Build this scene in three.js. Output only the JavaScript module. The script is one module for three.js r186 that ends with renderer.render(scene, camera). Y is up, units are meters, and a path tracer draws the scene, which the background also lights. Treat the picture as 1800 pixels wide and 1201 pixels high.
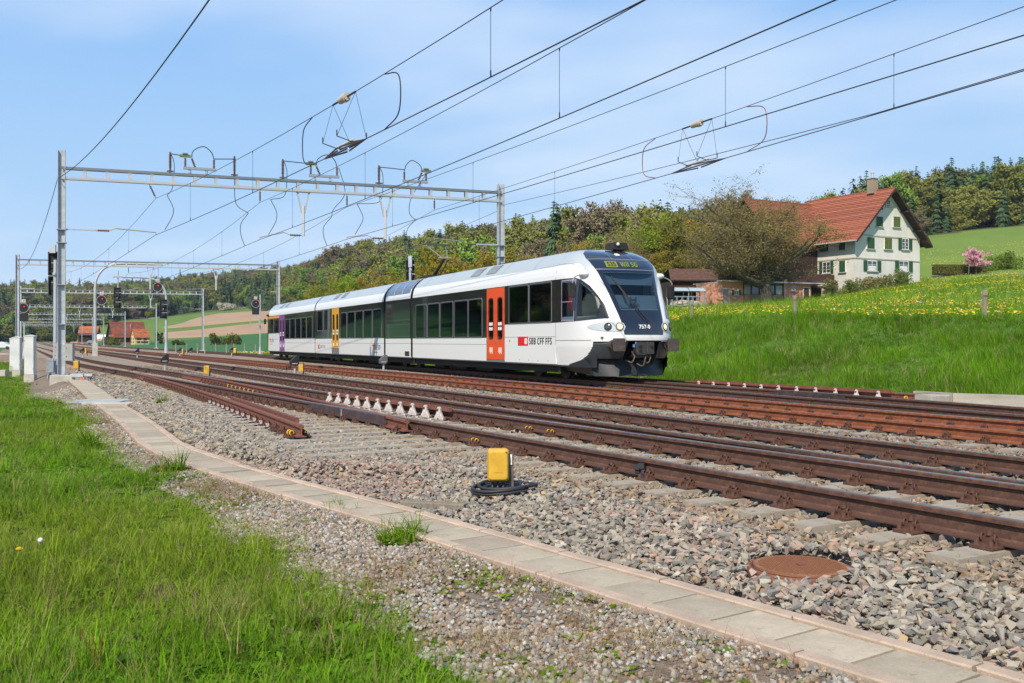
import * as THREE from 'three';
import { mergeGeometries } from 'three/addons/utils/BufferGeometryUtils.js';
import { ConvexGeometry } from 'three/addons/geometries/ConvexGeometry.js';
import { FontLoader } from 'three/addons/loaders/FontLoader.js';
import { TextGeometry } from 'three/addons/geometries/TextGeometry.js';

// ---------------------------------------------------------------- camera, sky, sun, exposure
const scene = new THREE.Scene();
const CAM_H = 1.14, FPX = 1750, CX = 900, CY = 600.5;          // rail top is y = 0; depth Z means world z = -Z
const camera = new THREE.PerspectiveCamera(2 * Math.atan(600.5 / FPX) * 180 / Math.PI, 1800 / 1201, 0.1, 6000);
camera.position.set(0, CAM_H, 0);
camera.lookAt(0, CAM_H, -10);
scene.add(camera);

const renderer = new THREE.WebGLRenderer();
renderer.toneMapping = THREE.LinearToneMapping;
renderer.toneMappingExposure = 1.1;
renderer.shadowMap.enabled = true;

function rng(seed) { let a = seed >>> 0; return () => { a |= 0; a = a + 0x6D2B79F5 | 0; let t = Math.imul(a ^ a >>> 15, 1 | a); t = t + Math.imul(t ^ t >>> 7, 61 | t) ^ t; return ((t ^ t >>> 14) >>> 0) / 4294967296; }; }
const clamp = (x, a = 0, b = 1) => Math.min(b, Math.max(a, x));
const lerp = (a, b, t) => a + (b - a) * t;
const sstep = (a, b, x) => { const t = clamp((x - a) / (b - a)); return t * t * (3 - 2 * t); };
const hash2 = (x, y, s = 0) => { let h = Math.imul(x | 0, 374761393) + Math.imul(y | 0, 668265263) + Math.imul(s | 0, 1442695041); h = Math.imul(h ^ h >>> 13, 1274126177); return ((h ^ h >>> 16) >>> 0) / 4294967296; };
function vnoise(x, y, s = 0, wrap = 0) {
  const xi = Math.floor(x), yi = Math.floor(y), fx = x - xi, fy = y - yi, u = fx * fx * (3 - 2 * fx), v = fy * fy * (3 - 2 * fy);
  const w = wrap ? (i => ((i % wrap) + wrap) % wrap) : (i => i);
  return lerp(lerp(hash2(w(xi), w(yi), s), hash2(w(xi + 1), w(yi), s), u), lerp(hash2(w(xi), w(yi + 1), s), hash2(w(xi + 1), w(yi + 1), s), u), v);
}
function fbm(x, y, o = 4, s = 0) { let a = 0.5, r = 0, n = 0; for (let i = 0; i < o; i++) { r += a * vnoise(x, y, s + i * 17); n += a; a *= 0.5; x *= 2.03; y *= 2.03; } return r / n; }

{ // clear spring sky with thin high cirrus veils
  const W = 1024, H = 512, d = new Float32Array(W * H * 4);
  for (let j = 0; j < H; j++) for (let i = 0; i < W; i++) {
    const el = ((j + 0.5) / H - 0.5) * Math.PI, az = ((i + 0.5) / W - 0.5) * 2 * Math.PI;
    const dy = Math.sin(el), dx = Math.cos(el) * Math.cos(az), dz = Math.cos(el) * Math.sin(az);
    const deg = el * 180 / Math.PI, ST = [[0, 0.55, 0.72, 0.92], [8, 0.40, 0.615, 0.89], [18, 0.27, 0.50, 0.86], [40, 0.14, 0.30, 0.60], [90, 0.075, 0.175, 0.38]];
    let q = 0; while (q < 3 && deg > ST[q + 1][0]) q++; const t = clamp((deg - ST[q][0]) / (ST[q + 1][0] - ST[q][0]));
    let c = [1, 2, 3].map(k => lerp(ST[q][k], ST[q + 1][k], t));
    if (dy > 0.005) {
      const px = dx / (dy + 0.18), pz = dz / (dy + 0.18);
      let m = fbm(px * 0.9 + 3.1 + pz * 0.5, pz * 2.2 - px * 0.8, 5, 3);
      m = sstep(0.40, 0.78, m) * (0.5 + 0.5 * fbm(px * 4 + pz * 3, pz * 7 - px * 2, 4, 9));
      const k = m * 0.6 * sstep(0, 0.06, dy);
      c = [lerp(c[0], 0.76, k), lerp(c[1], 0.845, k), lerp(c[2], 0.965, k)];
    } else { const g = sstep(0, -0.12, dy); c = [lerp(c[0], 0.16, g), lerp(c[1], 0.2, g), lerp(c[2], 0.12, g)]; }
    const o = (j * W + i) * 4; d[o] = c[0]; d[o + 1] = c[1]; d[o + 2] = c[2]; d[o + 3] = 1;
  }
  const t = new THREE.DataTexture(d, W, H, THREE.RGBAFormat, THREE.FloatType);
  t.mapping = THREE.EquirectangularReflectionMapping; t.magFilter = THREE.LinearFilter; t.minFilter = THREE.LinearFilter; t.wrapS = THREE.RepeatWrapping; t.needsUpdate = true;
  scene.background = t; scene.environment = t;
}
const SUN = new THREE.Vector3(-0.36, 1.08, 1).normalize();
const sun = new THREE.DirectionalLight(new THREE.Color(1, 0.905, 0.76), 4.9);
sun.position.copy(SUN).multiplyScalar(150).add(new THREE.Vector3(0, 0, -40));
sun.target.position.set(0, 0, -40);
sun.castShadow = true; sun.shadow.radius = 1; sun.shadow.mapSize.set(4096, 4096);
Object.assign(sun.shadow.camera, { left: -90, right: 90, top: 90, bottom: -90, near: 1, far: 400 });
scene.add(sun, sun.target);
scene.fog = new THREE.FogExp2(new THREE.Color(0.62, 0.74, 0.92), 0.0001);

// ---------------------------------------------------------------- helpers
const V = (x, y, z) => new THREE.Vector3(x, y, z);
const P = (X, y, Z) => new THREE.Vector3(X, y, -Z);                       // plan position to world
const atPx = (px, Z) => (px - CX) / FPX * Z;                              // lateral position of a pixel column at depth Z
const hPx = (py, Z) => CAM_H - (py - CY) * Z / FPX;                       // height of a pixel row at depth Z
const gPx = (px, py, y = -0.36) => { const Z = FPX * (CAM_H - y) / (py - CY); return [atPx(px, Z), Z]; };
const rgb = (r, g, b) => new THREE.Color().setRGB(r, g, b);
const used = new Set();
function numbered(n) { if (!used.has(n)) { used.add(n); return n; } let k = 1; while (used.has(n + '_' + String(k).padStart(3, '0'))) k++; n = n + '_' + String(k).padStart(3, '0'); used.add(n); return n; }
const shadow = o => { o.castShadow = true; o.receiveShadow = true; return o; };
function thing(name, label, category, pos, turn = 0, group) {
  const o = new THREE.Group(); o.name = numbered(name); scene.add(o);
  if (pos) o.position.copy(pos); o.rotation.y = turn; o.userData = { label, category }; if (group) o.userData.group = group; return o;
}
function tagged(o, label, category, group) { o.userData.label = label; o.userData.category = category; if (group) o.userData.group = group; return o; }
function setting(o) { o.userData.kind = 'structure'; return o; }
function mesh(name, geo, mat, parent = scene) { const m = shadow(new THREE.Mesh(Array.isArray(geo) ? merge(geo) : geo, mat)); m.name = parent === scene ? numbered(name) : name; parent.add(m); return m; }
function copy(root, pos, turn, label, group) {
  const r = root.clone(); r.name = numbered(root.name.replace(/_\d{3}$/, '')); scene.add(r); if (pos) r.position.copy(pos); if (turn !== undefined) r.rotation.y = turn;
  r.userData = { ...root.userData }; if (label) r.userData.label = label; if (group) r.userData.group = group; return r;
}
function clean(g) {
  if (g.index) g = g.toNonIndexed();
  for (const k of Object.keys(g.attributes)) if (!['position', 'normal', 'uv'].includes(k)) g.deleteAttribute(k);
  if (!g.attributes.normal) g.computeVertexNormals();
  if (!g.attributes.uv) g.setAttribute('uv', new THREE.BufferAttribute(new Float32Array(g.attributes.position.count * 2), 2));
  g.morphAttributes = {}; return g;
}
function merge(list) { return mergeGeometries(list.map(clean), false); }
function boxUV(g, s = 1) {                                               // uv in metres, by the way a face points
  g = clean(g); g.computeVertexNormals === undefined; const p = g.attributes.position, n = p.count, uv = new Float32Array(n * 2), a = V(0, 0, 0), b = V(0, 0, 0), c = V(0, 0, 0);
  for (let i = 0; i < n; i += 3) {
    a.fromBufferAttribute(p, i); b.fromBufferAttribute(p, i + 1); c.fromBufferAttribute(p, i + 2);
    const nx = Math.abs((b.y - a.y) * (c.z - a.z) - (b.z - a.z) * (c.y - a.y)), ny = Math.abs((b.z - a.z) * (c.x - a.x) - (b.x - a.x) * (c.z - a.z)), nz = Math.abs((b.x - a.x) * (c.y - a.y) - (b.y - a.y) * (c.x - a.x));
    for (let k = 0; k < 3; k++) { const q = [a, b, c][k], o = (i + k) * 2; if (ny >= nx && ny >= nz) { uv[o] = q.x * s; uv[o + 1] = q.z * s; } else if (nx >= nz) { uv[o] = q.z * s; uv[o + 1] = q.y * s; } else { uv[o] = q.x * s; uv[o + 1] = q.y * s; } }
  }
  g.setAttribute('uv', new THREE.BufferAttribute(uv, 2)); return g;
}
function box(w, h, d, x = 0, y = 0, z = 0, ry = 0, bev = 0) {
  let g;
  if (bev > 0) {
    const s = new THREE.Shape(), a = w / 2 - bev, b = h / 2 - bev; s.moveTo(-a, -b); s.lineTo(a, -b); s.lineTo(a, b); s.lineTo(-a, b); s.closePath();
    g = new THREE.ExtrudeGeometry(s, { depth: d - 2 * bev, bevelEnabled: true, bevelThickness: bev, bevelSize: bev, bevelSegments: 1, steps: 1 }); g.translate(0, 0, -d / 2 + bev);
  } else g = new THREE.BoxGeometry(w, h, d);
  g = boxUV(g); if (ry) g.rotateY(ry); g.translate(x, y, z); return g;
}
const _up = V(0, 1, 0);
function cyl(a, b, r0, r1 = r0, seg = 8, open = false) {
  const d = b.clone().sub(a), g = new THREE.CylinderGeometry(r1, r0, d.length(), seg, 1, open), q = new THREE.Quaternion().setFromUnitVectors(_up, d.clone().normalize());
  g.applyQuaternion(q); g.translate((a.x + b.x) / 2, (a.y + b.y) / 2, (a.z + b.z) / 2); return clean(g);
}
function bar(a, b, w, h) {                                               // rectangular bar from a to b, w sideways, h upright
  const d = b.clone().sub(a), L = d.length(), g = new THREE.BoxGeometry(w, h, L), m = new THREE.Matrix4(), z = d.clone().normalize();
  let x = V(0, 1, 0).cross(z); if (x.length() < 1e-4) x = V(1, 0, 0); x.normalize(); const y = z.clone().cross(x);
  m.makeBasis(x, y, z).setPosition((a.x + b.x) / 2, (a.y + b.y) / 2, (a.z + b.z) / 2); g.applyMatrix4(m); return clean(g);
}
function tube(pts, r, seg = 6, n, closed = false) { return clean(new THREE.TubeGeometry(new THREE.CatmullRomCurve3(pts, closed, 'centripetal'), n || pts.length * 6, r, seg, closed)); }
function wireGeo(pts, r, seg = 5) { const out = []; for (let i = 0; i + 1 < pts.length; i++) out.push(cyl(pts[i], pts[i + 1], r, r, seg, true)); return merge(out); }
function lathe(pairs, seg = 12) { return clean(new THREE.LatheGeometry(pairs.map(p => new THREE.Vector2(p[0], p[1])), seg)); }
function sweep(prof, path, closedProf = true, caps = true) {              // profile [side, up] swept along world points, kept upright
  const n = prof.length, pos = [], uv = []; const rows = []; let L = 0;
  for (let i = 0; i < path.length; i++) {
    const t = path[Math.min(i + 1, path.length - 1)].clone().sub(path[Math.max(i - 1, 0)]); t.y = 0; t.normalize();
    const sx = -t.z, sz = t.x; if (i) L += path[i].distanceTo(path[i - 1]);
    rows.push({ L, v: prof.map(([a, b]) => [path[i].x + sx * a, path[i].y + b, path[i].z + sz * a]) });
  }
  let perim = [0]; for (let k = 1; k <= n; k++) { const p = prof[k % n], q = prof[k - 1]; perim.push(perim[k - 1] + Math.hypot(p[0] - q[0], p[1] - q[1])); }
  const m = closedProf ? n : n - 1;
  for (let i = 0; i + 1 < rows.length; i++) for (let k = 0; k < m; k++) {
    const A = rows[i], B = rows[i + 1], a = A.v[k], b = A.v[(k + 1) % n], c = B.v[(k + 1) % n], d = B.v[k];
    pos.push(...a, ...c, ...b, ...a, ...d, ...c); const u0 = perim[k], u1 = perim[k + 1]; uv.push(A.L, u0, B.L, u1, A.L, u1, A.L, u0, B.L, u0, B.L, u1);
  }
  if (caps && closedProf) for (const [r, f] of [[rows[0], 1], [rows[rows.length - 1], -1]]) {
    const tri = THREE.ShapeUtils.triangulateShape(prof.map(p => new THREE.Vector2(p[0], p[1])), []);
    for (const t of tri) for (const k of f > 0 ? t : [...t].reverse()) { pos.push(...r.v[k]); uv.push(prof[k][0], prof[k][1]); }
  }
  const g = new THREE.BufferGeometry(); g.setAttribute('position', new THREE.Float32BufferAttribute(pos, 3)); g.setAttribute('uv', new THREE.Float32BufferAttribute(uv, 2)); g.computeVertexNormals(); return g;
}
function extr(shapePts, depth, holes = [], bev = 0) {                     // polygon [[x, y]...] in the xy plane, extruded along +z
  const s = new THREE.Shape(shapePts.map(p => new THREE.Vector2(...p))); for (const h of holes) s.holes.push(new THREE.Path(h.map(p => new THREE.Vector2(...p))));
  return boxUV(new THREE.ExtrudeGeometry(s, { depth, bevelEnabled: bev > 0, bevelThickness: bev, bevelSize: bev, bevelOffset: -bev, bevelSegments: 2, curveSegments: 6 }));
}
function rrect(x0, y0, x1, y1, r = 0.06, n = 4) { const o = []; for (const [cx, cy, a] of [[x1 - r, y0 + r, -90], [x1 - r, y1 - r, 0], [x0 + r, y1 - r, 90], [x0 + r, y0 + r, 180]]) for (let k = 0; k <= n; k++) { const t = (a + 90 * k / n) * Math.PI / 180; o.push([cx + r * Math.cos(t), cy + r * Math.sin(t)]); } return o; }

// textures: what surfaces are made of
function dataTex(size, fn, srgb = false, channels = 3) {
  const d = new Uint8Array(size * size * 4);
  for (let j = 0; j < size; j++) for (let i = 0; i < size; i++) { const c = fn(i / size, j / size, i, j), o = (j * size + i) * 4; for (let k = 0; k < 3; k++) d[o + k] = clamp(Array.isArray(c) ? c[k] : c) * 255; d[o + 3] = 255; }
  const t = new THREE.DataTexture(d, size, size, THREE.RGBAFormat); t.wrapS = t.wrapT = THREE.RepeatWrapping; t.magFilter = THREE.LinearFilter; t.minFilter = THREE.LinearMipmapLinearFilter; t.generateMipmaps = true; if (srgb) t.colorSpace = THREE.SRGBColorSpace; t.needsUpdate = true; return t;
}
function tfbm(u, v, cells, o, s) { let a = 0.5, r = 0, n = 0, c = cells; for (let i = 0; i < o; i++) { r += a * vnoise(u * c, v * c, s + i * 13, c); n += a; a *= 0.55; c *= 2; } return r / n; }
const rep = (t, x, y = x) => { const c = t.clone(); c.repeat.set(x, y); c.needsUpdate = true; return c; };
const T = {};
T.mottle = dataTex(512, (u, v) => { const a = tfbm(u, v, 4, 6, 1), b = tfbm(u, v, 32, 4, 7); return 0.62 + 0.42 * a + 0.16 * (b - 0.5); });
T.concrete = dataTex(512, (u, v, i, j) => { const a = tfbm(u, v, 5, 6, 21), b = hash2(i, j, 5), c = tfbm(u, v, 48, 3, 11); const p = c > 0.72 ? -0.18 : 0; const k = 0.58 + 0.46 * a + 0.14 * (b - 0.5) + 0.2 * (c - 0.5) + p; return [k, k * 0.985, k * 0.96]; });
T.rust = dataTex(512, (u, v, i, j) => { const a = tfbm(u, v, 6, 6, 31), b = tfbm(u, v, 40, 4, 37), m = sstep(0.45, 0.62, a); const k = 0.62 + 0.5 * b + 0.08 * (hash2(i, j, 8) - 0.5); return [k * lerp(0.72, 1.05, m), k * lerp(0.66, 0.98, m), k * lerp(0.68, 0.9, m)]; });
T.fine = dataTex(256, (u, v, i, j) => tfbm(u, v, 24, 4, 51) * 0.75 + hash2(i, j, 3) * 0.25);
T.grass = dataTex(512, (u, v, i, j) => { const a = tfbm(u, v, 8, 5, 61), b = tfbm(u * 1, v, 64, 3, 67), k = 0.5 + 0.6 * b * (0.6 + 0.6 * a) + 0.15 * (hash2(i, j, 9) - 0.5); return [k * (0.85 + 0.35 * a), k, k * (0.75 + 0.2 * a)]; });
T.galv = dataTex(256, (u, v) => { const a = vnoise(u * 24, v * 24, 71, 24), b = tfbm(u, v, 6, 4, 73); return 0.72 + 0.2 * a + 0.2 * (b - 0.5); });
T.plaster = dataTex(512, (u, v, i, j) => { const a = tfbm(u, v, 4, 6, 81), b = tfbm(u, v, 60, 3, 83), s = tfbm(u, v * 0.25, 16, 3, 85); const k = 0.72 + 0.24 * a + 0.12 * (b - 0.5) + 0.1 * (s - 0.5); return [k, k * 0.985, k * 0.95]; });
T.wood = dataTex(512, (u, v, i, j) => { const g = tfbm(u * 1, v, 4, 3, 91), s = vnoise(u * 96 + g * 6, v * 4, 93, 96), f = hash2(i, j >> 4, 4); const k = 0.5 + 0.3 * s + 0.25 * g + 0.1 * (f - 0.5); return [k, k * 0.96, k * 0.9]; });
function mat(r, g, b, rough = 0.8, o = {}) { const m = new THREE.MeshStandardMaterial({ color: rgb(r, g, b), roughness: rough, side: THREE.DoubleSide, ...o }); return m; }
function pmat(r, g, b, rough, o = {}) { return new THREE.MeshPhysicalMaterial({ color: rgb(r, g, b), roughness: rough, side: THREE.DoubleSide, ...o }); }
const M = {
  galv: mat(0.45, 0.48, 0.51, 0.5, { metalness: 0.45, map: rep(T.galv, 1.3) }),
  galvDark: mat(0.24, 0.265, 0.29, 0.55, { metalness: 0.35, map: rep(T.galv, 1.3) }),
  galvLight: mat(0.56, 0.59, 0.62, 0.5, { metalness: 0.25, map: T.galv }),
  darkSteel: mat(0.05, 0.05, 0.052, 0.55, { metalness: 0.3 }),
  black: mat(0.012, 0.012, 0.014, 0.55),
  wire: mat(0.045, 0.042, 0.045, 0.5, { metalness: 0.5 }),
  copper: mat(0.33, 0.12, 0.08, 0.45, { metalness: 0.5 }),
  porcelain: pmat(0.12, 0.05, 0.035, 0.25, { clearcoat: 0.6 }),
  insulatorGrey: pmat(0.3, 0.28, 0.25, 0.4),
  concrete: mat(0.50, 0.465, 0.40, 0.92, { map: rep(T.concrete, 0.7), bumpMap: rep(T.fine, 3), bumpScale: 0.002 }),
  concretePale: mat(0.60, 0.57, 0.50, 0.92, { map: rep(T.concrete, 0.9), bumpMap: rep(T.fine, 3), bumpScale: 0.002 }),
  kerb: mat(0.60, 0.475, 0.375, 0.92, { map: rep(T.concrete, 1.1), bumpMap: rep(T.fine, 4), bumpScale: 0.002 }),
  sleeper: mat(0.43, 0.375, 0.30, 0.95, { map: rep(T.concrete, 1.3), bumpMap: rep(T.fine, 4), bumpScale: 0.003 }),
  rustDark: mat(0.145, 0.075, 0.05, 0.72, { map: rep(T.rust, 2.6, 2.6), bumpMap: rep(T.fine, 4), bumpScale: 0.0006 }),
  rustOrange: mat(0.33, 0.115, 0.05, 0.78, { map: rep(T.rust, 2.6, 2.6), bumpMap: rep(T.fine, 4), bumpScale: 0.0006 }),
  rustRed: mat(0.26, 0.10, 0.062, 0.72, { map: rep(T.rust, 2.6, 2.6) }),
  rustClip: mat(0.14, 0.068, 0.045, 0.75, { map: rep(T.rust, 6) }),
  purpleSteel: mat(0.12, 0.085, 0.088, 0.55, { map: rep(T.rust, 1.2), metalness: 0.3 }),
  railTop: mat(0.58, 0.57, 0.56, 0.2, { metalness: 0.9, map: rep(T.mottle, 0.6, 8) }),
  railTopDull: mat(0.30, 0.235, 0.195, 0.36, { metalness: 0.7, map: rep(T.mottle, 0.6, 8) }),
  whitePaint: mat(0.72, 0.72, 0.70, 0.55, { map: rep(T.rust, 7) }),
  yellowPlastic: pmat(0.80, 0.47, 0.045, 0.42, { clearcoat: 0.15, map: rep(T.mottle, 1.5) }),
  yellowClip: mat(0.75, 0.42, 0.02, 0.5),
  cable: mat(0.025, 0.025, 0.03, 0.6),
  cabinet: mat(0.76, 0.77, 0.76, 0.55, { map: rep(T.mottle, 0.7) }),
  greyBox: mat(0.44, 0.44, 0.42, 0.55, { map: rep(T.mottle, 1) }),
  bluegrey: mat(0.36, 0.41, 0.47, 0.5, { metalness: 0.2, map: rep(T.mottle, 1) }),
  orange: mat(0.75, 0.16, 0.03, 0.5),
  wood: mat(0.36, 0.32, 0.27, 0.9, { map: T.wood }),
};

// ---------------------------------------------------------------- plan of the line: X of each track centre at depth Z
const tabX = [];                                                          // integrated slopes, every 0.5 m
{
  const s1 = Z => 0.565 - 0.068 * sstep(38, 78, Z), s4 = Z => 0.405 + 0.035 * sstep(18, 32, Z) + 0.055 * sstep(80, 120, Z);
  let x1 = 7.66, x4 = 0; const a = [];
  for (let i = 0; i <= 1400; i++) { const Z = i * 0.5; a.push([x1, x4]); x1 -= s1(Z + 0.25) * 0.5; x4 -= s4(Z + 0.25) * 0.5; }
  const off = 15.92 - 0.44 * 40 - a[80][1]; for (const r of a) tabX.push([r[0], r[1] + off]);
}
const tabAt = (Z, k) => { const f = clamp(Z, 0, 699) * 2, i = Math.floor(f), t = f - i; return lerp(tabX[i][k], tabX[i + 1][k], t) + (Z < 0 ? (k ? -0.405 : -0.565) * Z : 0); };
const t1 = Z => tabAt(Z, 0), t2 = Z => 9.04 - 0.495 * Z, t3 = Z => 13.5 - 0.495 * Z, t4 = Z => tabAt(Z, 1);
const TR = [t1, t2, t3, t4];
const slopeOf = (t, Z) => (t(Z - 0.6) - t(Z + 0.6)) / 1.2;
const rise = Z => Z > 180 ? (Z - 180) * (Z - 180) * 1.1e-5 : 0;
function onTrack(t, Z, off = 0, y = 0) { const s = slopeOf(t, Z), c = 1 / Math.hypot(1, s); return V(t(Z) + off * c, y + rise(Z), -(Z + off * c * s)); }   // off > 0: away from the camera side
const yawOf = (t, Z) => Math.atan2(-slopeOf(t, Z), 1);                    // turns local -z onto the track's way into the distance
const PATH = [[3.05, 2.6], [1.9, 4.38], [0.44, 6.4], [-0.97, 8.4], [-2.23, 10.04], [-3.3, 11.5], [-4.52, 13.4], [-5.17, 14.6], [-6.87, 18.2], [-9.25, 23.0], [-14.15, 33.0], [-40, 85]];
const pathX = Z => { if (Z <= PATH[0][1]) return PATH[0][0] + (PATH[0][1] - Z) * 0.66; for (let i = 0; i + 1 < PATH.length; i++) if (Z <= PATH[i + 1][1]) return lerp(PATH[i][0], PATH[i + 1][0], (Z - PATH[i][1]) / (PATH[i + 1][1] - PATH[i][1])); return t1(Z) - 4.4; };
const vergeW = Z => lerp(1.45, 0.62, sstep(5.2, 12.5, Z)) + 0.9 * sstep(22, 31, Z) + 0.22 * (fbm(Z * 0.9, 3.3, 3, 5) - 0.5) * 2;

// far ground: heights along rays (photo column, depth), bilinear
const COLS = [
  [-4200, [[60, -0.5], [260, -0.5], [420, 6], [700, 36], [1600, 40]]], [-1400, [[60, -0.5], [110, -0.5], [150, 4], [260, 34], [1600, 40]]], [-700, [[60, -0.5], [150, -0.5], [190, 4], [320, 38], [1600, 40]]], [-200, [[60, -0.5], [400, 0.3], [480, 4], [760, 36], [1600, 40]]], [0, [[60, -0.5], [450, 0.5], [520, 3], [850, 33], [1600, 40]]],
  [150, [[60, -0.5], [430, 0.3], [520, 4], [620, 14], [850, 37], [1600, 45]]], [300, [[60, -0.4], [150, -0.3], [420, 0.4], [600, 15], [680, 19], [850, 40], [1600, 48]]],
  [470, [[60, -0.3], [150, -0.2], [400, 1.0], [560, 15], [640, 23], [800, 45], [1600, 50]]], [600, [[60, -0.2], [140, 0], [300, 6], [450, 25], [620, 41], [1600, 50]]],
  [800, [[60, 0.3], [120, 1.5], [250, 9], [420, 30], [560, 39], [1600, 50]]], [1000, [[50, 1.0], [100, 3.5], [200, 9], [400, 30], [520, 39], [1600, 50]]],
  [1200, [[40, 1.95], [58, 2.35], [100, 4.3], [129, 5.5], [200, 9.5], [400, 32], [500, 42], [1600, 55]]], [1400, [[38, 1.93], [100, 4.9], [129, 6.3], [200, 12], [400, 34], [480, 44], [1600, 55]]],
  [1620, [[35, 1.86], [60, 3.0], [129, 8.7], [250, 27.6], [430, 50], [1600, 60]]], [1800, [[33, 1.84], [60, 3.2], [129, 9.8], [250, 30.5], [430, 54], [1600, 60]]], [2600, [[30, 1.8], [60, 3.4], [129, 11], [250, 31], [430, 56], [1600, 60]]], [4600, [[30, 1.8], [129, 11], [250, 30], [430, 50], [1600, 60]]]];
const colH = (c, Z) => { if (Z <= c[0][0]) return c[0][1]; for (let i = 0; i + 1 < c.length; i++) if (Z <= c[i + 1][0]) { const t = (Z - c[i][0]) / (c[i + 1][0] - c[i][0]); return lerp(c[i][1], c[i + 1][1], t); } return c[c.length - 1][1]; };
function farH(X, Z) {
  Z = Math.max(Z, 8); const px = clamp(CX + FPX * X / Z, -4199, 4599); let i = 0; while (px > COLS[i + 1][0]) i++;
  const t = (px - COLS[i][0]) / (COLS[i + 1][0] - COLS[i][0]);
  let h = 0; const k = 0.06; for (const w of [-1, 0, 1]) h += lerp(colH(COLS[i][1], Z * (1 + w * k)), colH(COLS[i + 1][1], Z * (1 + w * k)), t) / 3;
  return h + sstep(90, 400, Z) * 3.0 * (fbm(X * 0.012, Z * 0.012, 3, 2) - 0.5);
}
const dL = (X, Z) => (t1(Z) - X) * 0.87, sR = (X, Z) => (X - t4(Z)) * 0.91;
const e1 = Z => { const d = Math.max(0, 36 - Math.max(Z, 12.9)); return 0.0528 * d + 0.00163 * d * d; }, e4 = Z => { const d = Math.max(0, 45 - Z); return 0.0341 * d + 0.0019 * d * d; };
const shoulder = Z => 1.5 + (e1(Z) * 0.87 - 0.05) * sstep(9.8, 11.4, Z) * sstep(36, 32, Z);
function gh(X, Z) {                                                       // height of the ground
  const dl = dL(X, Z), s = sR(X, Z), r = rise(clamp(Z, 0, 600));
  const sh = shoulder(Z);
  if (dl > sh) { const h = lerp(-0.235, -0.365, sstep(sh, Math.max(sh + 0.7, 2.9), dl)) - 0.10 * sstep(4, 9, dl) - 0.27 * sstep(2.9, 3.8, dl) * sstep(22, 32, Z) * sstep(130, 70, Z) + r; return lerp(h, farH(X, Z), sstep(8, 40, dl) * sstep(15, 60, Z)); }
  if (s > 1.7) { const h = lerp(-0.235, -0.33, sstep(1.7, 3.2, s)) + r; return lerp(h, Math.max(farH(X, Z), h - 0.4), Math.min(1, Math.pow(clamp((s - 4.4) / 9.6), 1.15))); }
  return -0.235 + r;
}
const inBed = (X, Z) => Math.min(sstep(-0.25, 0.05, (X - pathX(Z)) * 0.83 + vergeW(Z)), sstep(0.2, -0.3, sR(X, Z) - 4.3));
const forestEdge = px => { const e = [[-4200, 150], [-1400, 125], [-700, 165], [-200, 420], [0, 520], [150, 560], [300, 640], [420, 660], [500, 560], [560, 400], [640, 300], [800, 235], [1000, 205], [1250, 190], [1450, 230], [1600, 258], [1800, 262], [2600, 255], [4600, 255]]; px = clamp(px, -4200, 4599); let i = 0; while (px > e[i + 1][0]) i++; return lerp(e[i][1], e[i + 1][1], (px - e[i][0]) / (e[i + 1][0] - e[i][0])); };

// ---------------------------------------------------------------- ground
{
  const NA = 840, NR = 250, pos = new Float32Array(NA * NR * 3), col = new Float32Array(NA * NR * 3), uv = new Float32Array(NA * NR * 2), idx = [];
  const r0 = 0.4, ratio = Math.pow(4200 / r0, 1 / (NR - 1));
  for (let j = 0; j < NR; j++) for (let i = 0; i < NA; i++) {
    // finer steps of angle in front of the camera
    const q = i / NA, ang = q < 0.8 ? lerp(-1.05, 1.05, q / 0.8) : lerp(1.05, 2 * Math.PI - 1.05, (q - 0.8) / 0.2);
    const r = r0 * Math.pow(ratio, j), X = Math.sin(ang) * r, Z = Math.cos(ang) * r, k = j * NA + i;
    let h = Z > 1 ? gh(X, Z) : lerp(-0.46, gh(X, 1), sstep(-6, 1, Z));
    if (Z > 1) h -= 0.13 * inBed(X, Z);
    else h -= 0.13;
    if (r > 2600) h -= (r - 2600) * 0.04;
    pos[k * 3] = X; pos[k * 3 + 1] = h; pos[k * 3 + 2] = -Z; uv[k * 2] = X; uv[k * 2 + 1] = Z;
    const px = CX + FPX * X / Math.max(Z, 1), n = fbm(X * 0.35, Z * 0.35, 4, 4), n2 = fbm(X * 0.03, Z * 0.03, 3, 8); let c = [0.10, 0.20, 0.028];
    if (Z > 0 && Z > forestEdge(px) - 6) c = [0.07, 0.062, 0.03];
    else if (Z > 125 && Z < 440 && px < 640) c = [0.04, 0.165, 0.04];
    else if (Z > 135 && px > 1250) c = [0.145, 0.255, 0.022];
    else if (Z > 36 && sR(X, Z) > 12.5) c = [0.135, 0.245, 0.03];
    else if (dL(X, Z) > 0) c = [0.11, 0.15, 0.04];
    const m = 0.72 + 0.56 * lerp(n, n2, 0.4); col[k * 3] = c[0] * m * (0.9 + 0.3 * n2); col[k * 3 + 1] = c[1] * m; col[k * 3 + 2] = c[2] * m;
  }
  for (let j = 0; j + 1 < NR; j++) for (let i = 0; i < NA; i++) { const a = j * NA + i, b = j * NA + (i + 1) % NA, c = a + NA, d = b + NA; idx.push(a, b, c, b, d, c); }
  const g = new THREE.BufferGeometry(); g.setAttribute('position', new THREE.BufferAttribute(pos, 3)); g.setAttribute('color', new THREE.BufferAttribute(col, 3)); g.setAttribute('uv', new THREE.BufferAttribute(uv, 2)); g.setIndex(idx); g.computeVertexNormals();
  setting(mesh('ground', g, new THREE.MeshStandardMaterial({ vertexColors: true, roughness: 1, map: rep(T.grass, 0.33), side: THREE.DoubleSide })));
}
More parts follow.
